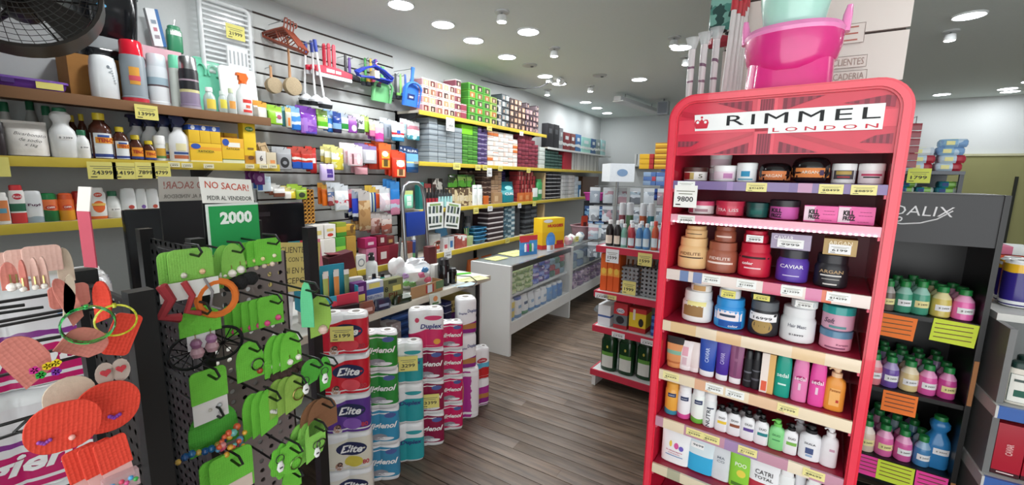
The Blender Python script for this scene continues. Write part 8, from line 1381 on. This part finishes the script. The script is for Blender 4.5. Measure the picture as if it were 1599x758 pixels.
rows(5.36, BZ[1], (-1.38, 5.36, 1.36)[0], (-0.935, 5.36, 1.379)[0], 3, 2, (BZ[2] - BZ[1] - .036) / 2, .14, [stripes([(0, '#22306a'), (.4, '#3a55a0')], 'Z', 'g')], 'soap_wrap', 'navy wrapped pack in the deep rack', 'navy wrapped packs')
b_ = (-1.596, 4.9, 1.559, 0.317, 0.204)
t = thing('clear_stand', 'clear hanging stand topped by a white printed box deep in the aisle', 'display stand', (b_[0], 4.95, 0), 38); tube('pole', [(0, 0, .03), (0, 0, b_[2])], .015, m('#b8bcc0', 'M'), t, 8); loft('base', [(0, .2, .2, 2), (.03, .18, .18, 2)], m('#8a8d90'), t)
box('header_box', b_[3] * .9, b_[3] * .9, b_[4], m('#dce2e8', 'k'), t, (0, 0, b_[2])); [decal('emblem', b_[3] * .4, b_[4] * .4, m('#7a98bc', 'k'), t, lambda x, z: -b_[3] * .45, 0, b_[2] + b_[4] * .5, .002, shape='ell')]
for k in range(4): tube('arm', [(-.3, -.1, b_[2] - .05 - .22 * k), (.5, -.1 - .18, b_[2] - .05 - .22 * k)], .004, m('#b0b4b8', 'M'), t)
cc = ['#8a94a0', '#b0b8c0', '#a88a94', '#6a7078', '#c0c8d0', '#8f8088', '#98a8b4', '#5f6670']
for j in range(4):
 for i in range(6):
  px_ = b_[0] - .24 + .145 * i; py_ = 4.95 - .07 + .05 * i; zz = b_[2] - .07 - .22 * j - .19
  hangpack((px_, py_, zz, .12, .19), 20, 'toy_pack', 'clear pack with grey and pink pieces, %s from left in %s row of clear stand' % ('first second third fourth fifth sixth'.split()[i], 'top second third bottom'.split()[j]), 'pack', stripes([(0, cc[(i + j * 3) % 8]), (.5, '#b9c0c8'), (.7, cc[(i * 2 + j) % 8])], 'Z', 'g', cc[(i + j) % 8], .5), '#c8ced4', d=.03, group='clear stand packs')
t = thing('pink_crate', 'magenta plastic crate on the dark stand at the end of the aisle', 'crate', (-2.528, 6.7, 1.235), 10); loft('body', [(0, .13, .1, 5), (.12, .16, .12, 5)], m('#b0388a', 'p'), t, n=20); tube('rim', [(.162 * se(2 * PI * i / 20, 5)[0], .122 * se(2 * PI * i / 20, 5)[1], .12) for i in range(20)], .008, m('#c04a9a'), t, 5, True)
zc = t.location.z
tt = thing('dark_stand', 'dark stand with blue packs at the end of the aisle', 'display stand', (t.location.x + .05, t.location.y + .05, 0)); slab('column', (-.2, -.12, 0), (.2, .12, zc - .01), m('#22252c', 'p'), tt)
for j in range(4):
 for i in range(2): slab('hook_rail', (-.18, -.135, zc - .1 - .22 * j), (.18, -.12, zc - .09 - .22 * j), m('#55585e', 'M'), tt) if i == 0 else None; hangpack((tt.location.x - .09 + .18 * i, tt.location.y - .165, zc - .29 - .22 * j, .15, .2), 5, 'blue_pack', 'blue pack on the dark stand, %s row, %s' % ('top second third bottom'.split()[j], ('left', 'right')[i]), 'pack', stripes([(0, '#2a4a78'), (.4, '#6a94b8'), (.7, '#22406c')], 'Z', 'g', '#8fb0c8', .3), '#3a5a8c', d=.03, group='blue packs dark stand')
for k in range(3):
 t = thing('framed_roll', '%s small white rolls box on the far corner shelf' % ('left', 'middle', 'right')[k], 'box', (-2.35 + .13 * k, 8.45, 1.86)); box('carton', .1, .1, .2, stripes([(0, '#d4d6d4'), (.4, '#6a6e70'), (.6, '#d8dad8')], 'X', 'k'), t)
t = thing('corner_shelf', 'small white shelf on the far back wall', 'shelf', (-2.22, 8.53, 1.83)); box('board', .5, .3, .028, m('#c4c8c8', 'p'), t)
# ------------------------------------------------------------------ slatted column with mops, potty on the red stand
cl = thing('trim_3', 'white slatted column behind the red stand', None, (.05, 2.5, 0)); cl['kind'] = 'structure'
slab('core', (-.325, -.145, 0), (.325, .3, ZC), m('#4a3c38', 't'), cl)
for k in range(14): slab('slat', (-.33, -.16, .01 + .2 * k), (.335, -.145, .2 + .2 * k), m('#ddd4ce', 'p', .03, 5), cl, bev=.002)
def notice(pos, lines, label, ink):
 t = thing('notice_card', label, 'notice', (pos[0], 2.335, pos[2])); w_, h_ = pos[3], pos[4]
 box('card', w_, .002, h_, m('#e2d8d2', 'k'), t); tube('border', [(x, -.002, z) for x, z in ((-w_ / 2, 0), (w_ / 2, 0), (w_ / 2, h_), (-w_ / 2, h_))], .001, m('#8a7a74', 'k'), t, 4, True)
 for k, s_ in enumerate(lines): (text('lettering', s_, w_ * .85, h_ * .6 / len(lines), m(ink, 'k'), t, x=0, z=h_ * (1 - (k + .5) / len(lines)), off=.003, bold=0) if s_[0] != '_' else box('print_line', w_ * .6, .001, h_ * .07, m(ink, 'k'), t, (0, -.002, h_ * (1 - (k + .6) / len(lines)))))
notice((0.19, 2.335, 2.17, 0.107, 0.076), ('_', '_', '_'), 'small framed card with three red lines on the slatted column', '#b8685c')
notice((0.202, 2.335, 2.073, 0.121, 0.046), ('CLIENTES',), 'framed card lettered clientes on the slatted column', '#a89088')
notice((0.208, 2.335, 2.016, 0.121, 0.044), ('CADERIA',), 'framed card lettered caderia just above the red stand', '#a89088')
pz = 1.9065; b_ = (-0.004, 1.83, 1.932, 0.297, 0.19)
t = thing('child_potty', 'hot pink child potty with pale pink seat on top of the red stand', 'potty', (b_[0], 1.87, pz), SA); HPK = m('#dc2f86', 'pg'); LPK = m('#f08cc4', 'pg'); w_ = b_[3]
h_ = b_[2] + b_[4] - pz
loft('base', [(0, w_ * .45, w_ * .38, 3), (h_ * .1, w_ * .44, w_ * .37, 3), (h_ * .5, w_ * .43, w_ * .36, 2.8)], HPK, t, n=40)
loft('bowl', [(h_ * .3, w_ * .3, w_ * .38, 2.2), (h_ * .36, w_ * .38, w_ * .41, 2.2), (h_ * .48, w_ * .455, w_ * .43, 2.2), (h_ * .68, w_ * .49, w_ * .44, 2.2), (h_ * .86, w_ * .495, w_ * .44, 2.2)], HPK, t, n=40)
loft('seat', [(h_ * .85, w_ * .5, w_ * .43, 2.2), (h_ * .92, w_ * .505, w_ * .435, 2.2), (h_ * .99, w_ * .47, w_ * .4, 2.2), (h_ * .99, w_ * .3, w_ * .26, 2.2)], LPK, t, n=40)
for s_ in (-1, 1): loft('grip', [(h_ * .86, .014, .02, 3, s_ * w_ * .49, 0), (h_ * 1.1, .013, .018, 3, s_ * w_ * .5, 0), (h_ * 1.24, .008, .012, 3, s_ * w_ * .51, 0)], LPK, t, n=12)
decal('heart_badge', .03, .03, m('#e85aa4', 'g'), t, lambda x, z: -w_ * .42, 0, h_ * .7, .004, shape='ell')
m_ = (-0.007, 1.87, 2.128, 0.216, 0.177)
t = thing('mint_tub', 'mint green rounded plastic tub standing in the pink potty', 'tub', (m_[0], 1.87, pz + h_ * 1.0 + .001)); q_ = m_[3] / 2; loft('tub', [(0, q_ * .72, q_ * .68, 2), (.02, q_ * .85, q_ * .8, 2), (.1, q_ * .98, q_ * .92, 2), (.2, q_ * 1.06, q_ * 1.0, 2)], m('#b5e6d6', 'pg'), t, n=36); tube('rim', [(x, y_, .2) for x, y_, _ in ringpath(q_ * 1.07, q_ * 1.01, 32, 'XY')], .006, m('#c4eee0', 'g'), t, 6, True)
b_ = (-0.285, 2.3, 2.213, 0.137, 0.366)
hangpack((b_[0], 2.28, b_[2], b_[3], b_[4]), -12, 'mop_cloth_pack', 'teal striped cloth pack tied with yellow string beside the column', 'pack', stripes([(0, '#a83a48'), (.14, '#d8d4d0'), (.2, '#4f8a80'), (.32, '#7ab0a4'), (.5, '#4f8a80'), (.62, '#84b8ac'), (.8, '#e0e2e0')], 'Z', 'g', '#2f4f4c', .2), '#d8dcd8', d=.06)
for k in range(5):
 pa, pb2 = ((-0.263, 2.28, 2.039), (-0.242, 2.28, 2.037), (-0.226, 2.28, 2.035), (-0.21, 2.28, 2.034), (-0.197, 2.28, 2.033))[k], ((-0.229, 2.28, 2.317), (-0.216, 2.28, 2.31), (-0.205, 2.28, 2.308), (-0.201, 2.28, 2.339), (-0.195, 2.28, 2.365))[k]
 t = thing('mop_stick', '%s white stick with red tip in the bundle beside the column' % ('first second third fourth fifth'.split()[k]), 'stick', (pa[0], 2.16 + .034 * k, .02)); dx = pb2[0] - pa[0]; zt = pb2[2] - .02
 tube('stick', [(-dx * 1.5, 0, 0), (dx, 0, zt)], .011, m('#e4e0e0', 'p'), t, 8); tube('tip', [(dx, 0, zt), (dx * 1.05, 0, zt + .05)], .014, m('#c02c38', 'p'), t, 8); tube('clip', ringpath(.014, .014, 10, 'XY', (-dx * .1, 0, pa[2] + .18)), .004, m('#1f1f22'), t, 5, True)
b_ = (-0.325, 2.25, 2.021, 0.088, 0.16)
for k in range(3):
 t = thing('wrapped_roll', '%s wrapped striped roll hanging below the teal cloth pack' % ('left', 'middle', 'right')[k], 'roll', (b_[0] - .05 + .045 * k, 2.1 + .02 * k, b_[2] - .06)); loft('roll', [(0, .013, .013, 2), (.2 + .02 * k, .015, .015, 2)], stripes([(0, '#d8d4d6'), (.3, '#8a6a7c'), (.35, '#dcd8da'), (.6, '#7a5a70'), (.65, '#d8d4d6')], 'Z', 'g', None, .2), t, n=12); loft('film_top', [(.2 + .02 * k, .015, .015, 2), (.25 + .02 * k, .03, .02, 2)], glass('#e8ecee', .4, .2), t, n=12, cap=(False, False))
# ------------------------------------------------------------------ black stand with coloured bottles
ks = thing('bottle_stand', 'black stand with white lettered header and rows of coloured bottles', 'display stand', (.6, 2.5, 0), -3); KB = m('#101011', 'p', .1, 4)
slab('side_panel', (-.23, 0, 0), (-.21, .36, 1.56), KB, ks); slab('side_panel', (.175, -.01, 0), (.193, .36, 1.56), KB, ks); slab('back_panel', (-.21, .34, 0), (.175, .36, 1.5), m('#101012', 'p'), ks); slab('top_board', (-.21, 0, 1.54), (.175, .36, 1.56), KB, ks)
slab('header_board', (-.21, -.004, (0.619, 2.5, 1.346)[2]), (.175, .0, 1.555), m('#1f1f23', 'p'), ks)
for s_, wl, hl, xl, zl, kw in (('COALIX', .25, .042, -.085, (0.561, 2.5, 1.484)[2], dict(bold=-.004, shear=.1)), ('PRO', .06, .024, -.148, (0.494, 2.5, 1.444)[2], dict(bold=.03, shear=.2))): text('lettering', s_, wl, hl, m('#d9dadc', 'k'), ks, lambda x, z: -.004, xl, zl, off=.001, **kw)
tube('swoosh', [(-.17, -.006, 1.432), (-.12, -.006, 1.424), (-.06, -.006, 1.432), (-.01, -.006, 1.452), (.035, -.006, 1.49)], .003, m('#d9dadc', 'k'), ks, 5)
KZ = [(0.629, 2.5, 1.021)[2], (0.621, 2.5, 0.656)[2], (0.618, 2.5, 0.312)[2]]
for z in KZ: slab('shelf', (-.21, .0, z - .02), (.175, .34, z), KB, ks)
for x0, x1, zt, zb, c in ((-.2, -.175, .005, .1, '#ee7a2c'), (-.14, -.02, .01, .105, '#ee7a2c'), (.03, .17, .0, .1, '#c8dc3a')): box('price_sheet', x1 - x0, .0012, zb, m(c, 'k'), ks, ((x0 + x1) / 2, -.004, KZ[0] - zb - zt), (0, R(3), 0)); [box('print_line', (x1 - x0) * .84, .0006, .004, m('#6a5030', 'k'), ks, ((x0 + x1) / 2, -.0055, KZ[0] - zb * .2 * (i + 1) - zt)) for i in range(4)]
for x0, x1, k, c in ((-.2, -.15, 1, '#ee7a2c'), (-.09, .03, 1, '#ee7a2c'), (-.2, -.06, 2, '#e8409c'), (-.07, .06, 2, '#c8dc3a'), (.065, .17, 2, '#e8409c')): zb = .1; box('price_sheet', x1 - x0, .0012, zb, m(c, 'k'), ks, ((x0 + x1) / 2, -.004 - .002 * (c[1] == 'c'), KZ[k] - zb - .004)); [box('print_line', (x1 - x0) * .84, .0006, .004, m('#6a4030', 'k'), ks, ((x0 + x1) / 2, -.0075, KZ[k] - zb * .2 * (i + 1))) for i in range(4)]
for z in (KZ[1] + .01, .1): slab('wood_chip', (.177, -.014, z), (.192, -.0095, z + .2), m('#a8764c', 't'), ks)
def tint(h, f): return '#' + ''.join('%02x' % round(int(h[i:i + 2], 16) * (1 - f) + 235 * f) for i in (1, 3, 5))
def KP(pos, c, row, who, top='#e0dcdc', kind='squat'):
 P(kind, pos, -3, 'liquid_soap_bottle', '%s bottle with green cap, %s, black stand' % (who, row), 'bottle', stripes([(0, tint(c, .12)), (.7, tint(c, .5))], 'Z', 'g', None, .05), '#1f7a3c', [(.22, .42, '#e6dc9c' if len(who) % 2 else '#e8eaec', .8, .08)], [('$ 2499', .5, .06, .32, '#444038', {'xo': .08})])
R1 = (((0.483, 2.52, 0.0, 0.046, 1.158), '#5a4a40', 'brown'), ((0.536, 2.52, 0.0, 0.06, 1.163), '#2f8a6c', 'left green'), ((0.593, 2.52, 0.0, 0.06, 1.171), '#338e70', 'right green'), ((0.662, 2.52, 0.0, 0.064, 1.156), '#c4b04a', 'yellow'), ((0.733, 2.52, 0.0, 0.067, 1.153), '#e25aa4', 'pink'))
R2 = (((0.475, 2.52, 0.0, 0.054, 0.803), '#d9707c', 'salmon'), ((0.532, 2.52, 0.0, 0.061, 0.802), '#5f3f9c', 'purple'), ((0.599, 2.52, 0.0, 0.066, 0.797), '#d0b87c', 'cream yellow'), ((0.662, 2.52, 0.0, 0.061, 0.795), '#d84a9c', 'pink'), ((0.726, 2.52, 0.0, 0.059, 0.799), '#c03488', 'magenta'))
R3 = (((0.484, 2.52, 0.0, 0.062, 0.466), '#d8c0ac', 'beige'), ((0.55, 2.52, 0.0, 0.065, 0.465), '#dc5aa0', 'left pink'), ((0.619, 2.52, 0.0, 0.062, 0.46), '#d04e98', 'right pink'), ((0.685, 2.52, 0.0, 0.058, 0.455), '#2f74ac', 'blue'))
for z, rw, nm_ in ((KZ[0], R1, 'top row'), (KZ[1], R2, 'middle row'), (KZ[2], R3, 'lower row')):
 n_ = len(rw)
 for i, (pos, c, who) in enumerate(rw):
  hb = pos[4] - z; wb = pos[3] * 1.06
  KP((pos[0], pos[1], z, wb, hb), c, 'front of ' + nm_, who)
  for r_ in range(1, 3 if z == KZ[0] else 4): KP((pos[0] + .01 * (r_ % 2), pos[1] + .08 * r_, z, min(wb, .075), hb * .98), (c, '#8a5ab0', '#d8609c', c, '#7aa8c0')[(i + r_) % 5] if z < KZ[0] else c, '%s behind the front in %s' % (('first', 'second', 'third')[r_ - 1], nm_), who)
P('jug', ((0.76, 2.55, 0.0, 0.098, 0.559)[0] - .024, 2.535, KZ[2], .092, (0.76, 2.55, 0.0, 0.098, 0.559)[4] - KZ[2] - .004), -3, 'liquid_soap_jug', 'large blue waisted jug with green cap in the lower row of black stand', 'bottle', '#2f7ab4', '#1f7a3c', [(.3, .42, '#e8eaec', .6, .1)], [('$ 3999', .4, .03, .36, '#444444', {'xo': .1})], p=3, k='g')
# ------------------------------------------------------------------ wipes rack behind the black stand
wr = thing('wipes_rack', 'grey rack holding wet wipes behind the black stand', 'shelf rack', (.85, 3.82, 0)); RX = (0.957, 3.6, 1.68)[0] - .85; WZ = [(0.796, 3.6, 1.539)[2], (0.778, 3.6, 1.679)[2]]
for z in WZ: slab('shelf', (-.5, -.16, z - .02), (RX, .16, z), m('#5a5f68', 'p'), wr)
slab('back_panel', (-.5, .16, 0), (RX, .18, WZ[1]), m('#3a3e46', 'p'), wr); [slab('post', (x, -.15, 0), (x + .02, -.13, WZ[1]), m('#3a3e46', 'p'), wr) for x in (-.5, RX - .02)]
sticker(wr, .11, .09, '#d8e060', (0.749, 3.6, 1.604)[0] - .85, -.166, (0.749, 3.6, 1.604)[2], '1799')
def wipes(pos, z, lb, mt, h_):
 t = thing('wet_wipes', lb, 'wipes', (pos[0], 3.75, z + .0015), rg.uniform(-4, 2)); w_ = pos[3]; loft('pack', [(0, w_ * .46, .05, 5), (h_ * .3, w_ * .5, .06, 5), (h_ * .75, w_ * .5, .058, 5), (h_, w_ * .45, .045, 5)], mt, t, n=24); box('reseal_flap', w_ * .3, .07, .003, m('#d8dc70', 'p'), t, (0, 0, h_ - .001)); decal('label', w_ * .3, h_ * .5, m('#e8e4a0' if h_ > .04 else '#26427a', 'k'), t, lambda x, z_: -.06, -.02, h_ * .5, .002)
BW = stripes([(0, '#8fb8d8'), (.6, '#b8d0e4')], 'X', 'g', '#7aa0cc'); RW = stripes([(0, '#c0d4e4'), (.62, '#a82c3c')], 'X', 'g'); GW = stripes([(0, '#2f8aa0'), (.45, '#7ab04a'), (.8, '#a8b8b0')], 'X', 'g'); WW = stripes([(0, '#a83040'), (.3, '#dce4e8'), (.8, '#c4d0dc')], 'X', 'g')
for u0, lst, z, pn in (((0.76, 3.62, 1.683, 0.117, 0.062), (RW, RW, WW), WZ[1], 'left'), ((0.889, 3.62, 1.684, 0.128, 0.061), (RW, RW, BW, BW), WZ[1], 'right'), ((0.713, 3.62, 1.54, 0.072, 0.048), (GW, GW), WZ[0], 'left'), ((0.799, 3.62, 1.543, 0.087, 0.047), (GW,), WZ[0], 'middle'), ((0.896, 3.62, 1.546, 0.095, 0.046), (GW, GW), WZ[0], 'right')):
 h_ = .048 if z == WZ[1] else .038
 for k, mt in enumerate(lst): wipes((u0[0] + .01 * (k % 2), 0, 0, u0[3]), z + h_ * k * 1.01, '%s wipes pack, %s layer up, %s rack shelf, %s pile' % ('green and blue' if mt is GW else 'blue' if mt is BW else 'white and red', ('first', 'second', 'third', 'fourth')[k], 'lower' if z == WZ[0] else 'upper', pn), mt, h_)
t = thing('sachet_strip', 'hanging strip of dark red sachets beside the red stand frame', 'sachets', ((0.667, 3.5, 1.778)[0], 3.5, (0.68, 3.5, 1.695)[2])); [box('sachet', .06, .012, .04, m('#8a1f30', 'g'), t, (0, 0, .044 * k), bev=.004) for k in range(6)]; zq = WZ[1] - .01 - t.location.z; tube('hook', [(0, .165, zq), (0, .12, zq), (0, .1, .3), (0, 0, .3), (0, 0, .26)], .002, m('#444444'), t)
# ------------------------------------------------------------------ right hand shelves
rs = thing('side_gondola', 'grey shelf rack with blue price rails at the right edge', 'shelf rack', (.822, 2.35, 0)); GM = m('#a4a7a6', 'p')
slab('end_frame', (.0, .02, 0), (.02, .5, 1.05), m('#6e7070', 'p'), rs); slab('back_panel', (.02, .48, 0), (.9, .5, 1.05), m('#8a8c8c', 'p'), rs)
for z in (.2, .441, .745): slab('shelf', (.0, .0, z - .03), (.9, .48, z), GM, rs); slab('price_rail', (.0, -.014, z - .05), (.9, .0, z), m('#3a62a8', 'p'), rs); slab('rail_end', (-.008, -.014, z - .05), (.0, .3, z), m('#c4c6c4', 'p'), rs)
slab('counter_top', (.0, .15, 1.05), (.95, 1.18, 1.08), m('#c9cac6', 'p'), rs)
for k in range(4): P('talc', (.888 + .1 * (k % 2) + .05 * (k // 2), 2.38 + .1 * (k // 2), .746, .085, .17), -3, 'hair_cream_bottle', '%s white bottle with dark green cap at the right edge' % ('front left', 'front right', 'rear left', 'rear right')[k], 'bottle', '#d4d0c4', '#12332c', [(.06, .74, '#3a4a44', .84), (.07, .73, '#e2e4dc', .8), (.2, .36, '#1f5a4a', .5), (.56, .62, '#4a5a56', .6)], d=.06)
for k in range(3): P('box', (.888 + .085 * k, 2.38, .442, .08, .22), -3, 'hair_carton', '%s crimson carton with upright letters at the lower right' % ('left', 'middle', 'right')[k], 'carton', stripes([(0, '#3a1018'), (.08, '#a8142c')], 'Z', 'p'), None, [(.04, .06, '#e0c8c8', .6)], [('CAVIAR', .6, .09, .52, '#e4b8b8', {'tilt': 90})], d=.07)
t = tp_pack((1.03, 2.72, 1.081), -6, .3, .2, .2, 'violet bulk toilet paper pack marked 40 on the right counter', stripes([(0, '#2f2478'), (.78, '#e8b42c')], 'Z', 'g', None, .1), [('Higienol', .02, .45, .6, .16, '#f0f0f4', IT), ('40', .12, .86, .2, .1, '#c02c2c', dict(bold=.04))], nx=3, ny=2, wz=(.05, .95), wave=.02)
t = thing('pink_pot', 'glossy orchid pink round container at the right edge counter', 'container', (1.13, 2.53, 1.081)); loft('cup', [(0, .03, .03, 2), (.05, .034, .034, 2)], m('#dde4de', 'g'), t); loft('ball', [(.05, .03, .03, 2), (.08, .055, .055, 2), (.13, .065, .065, 2), (.18, .05, .05, 2), (.2, .02, .02, 2)], m('#c25ab0', 'pg'), t, n=24)
for k in range(4): P('box', (.94 + .17 * k, 2.95, 1.081, .16, .19), -3, 'wafer_carton', '%s carton of the orange and yellow row on the right counter' % ('first', 'second', 'third', 'fourth')[k], 'carton', stripes([(0, '#c8641c'), (.6, ('#d9502c', '#e0a82c', '#d88a1c', '#c03030')[k])], 'Z', 'k'), None, [(.3, .6, '#e8c04c', .5, 0, 'ell')], d=.2)
for k in range(3): P('box', (.96 + .2 * k, 2.95, 1.273, .18, .04), -3, 'white_pack', '%s white and pink pack lying on the orange and yellow cartons' % ('left', 'middle', 'right')[k], 'pack', stripes([(0, '#d8d4d0'), (.4, '#c86a88'), (.6, '#e0e4e4')], 'X', 'k'), None, d=.16)
t = thing('bottle_bin', 'grey round bin of spray bottles on the far right counter', 'bin', (1.36, 3.33, 1.081)); loft('bin', [(0, .12, .12, 2), (.26, .14, .14, 2)], m('#7a7c78', 'p'), t, n=24); tube('rim', [(x, y_, .26) for x, y_, _ in ringpath(.141, .141, 24, 'XY')], .006, m('#8a8c88'), t, 6, True)
for k in range(3): P('trigger', (1.3 + .06 * k, 3.3, 1.095, .06, .18), -3, 'spray_bottle', '%s pale spray bottle standing in the grey bin' % ('left', 'middle', 'right')[k], 'bottle', ('#a8d0a0', '#b0c8dc', '#d89070')[k], '#e4e8ea')
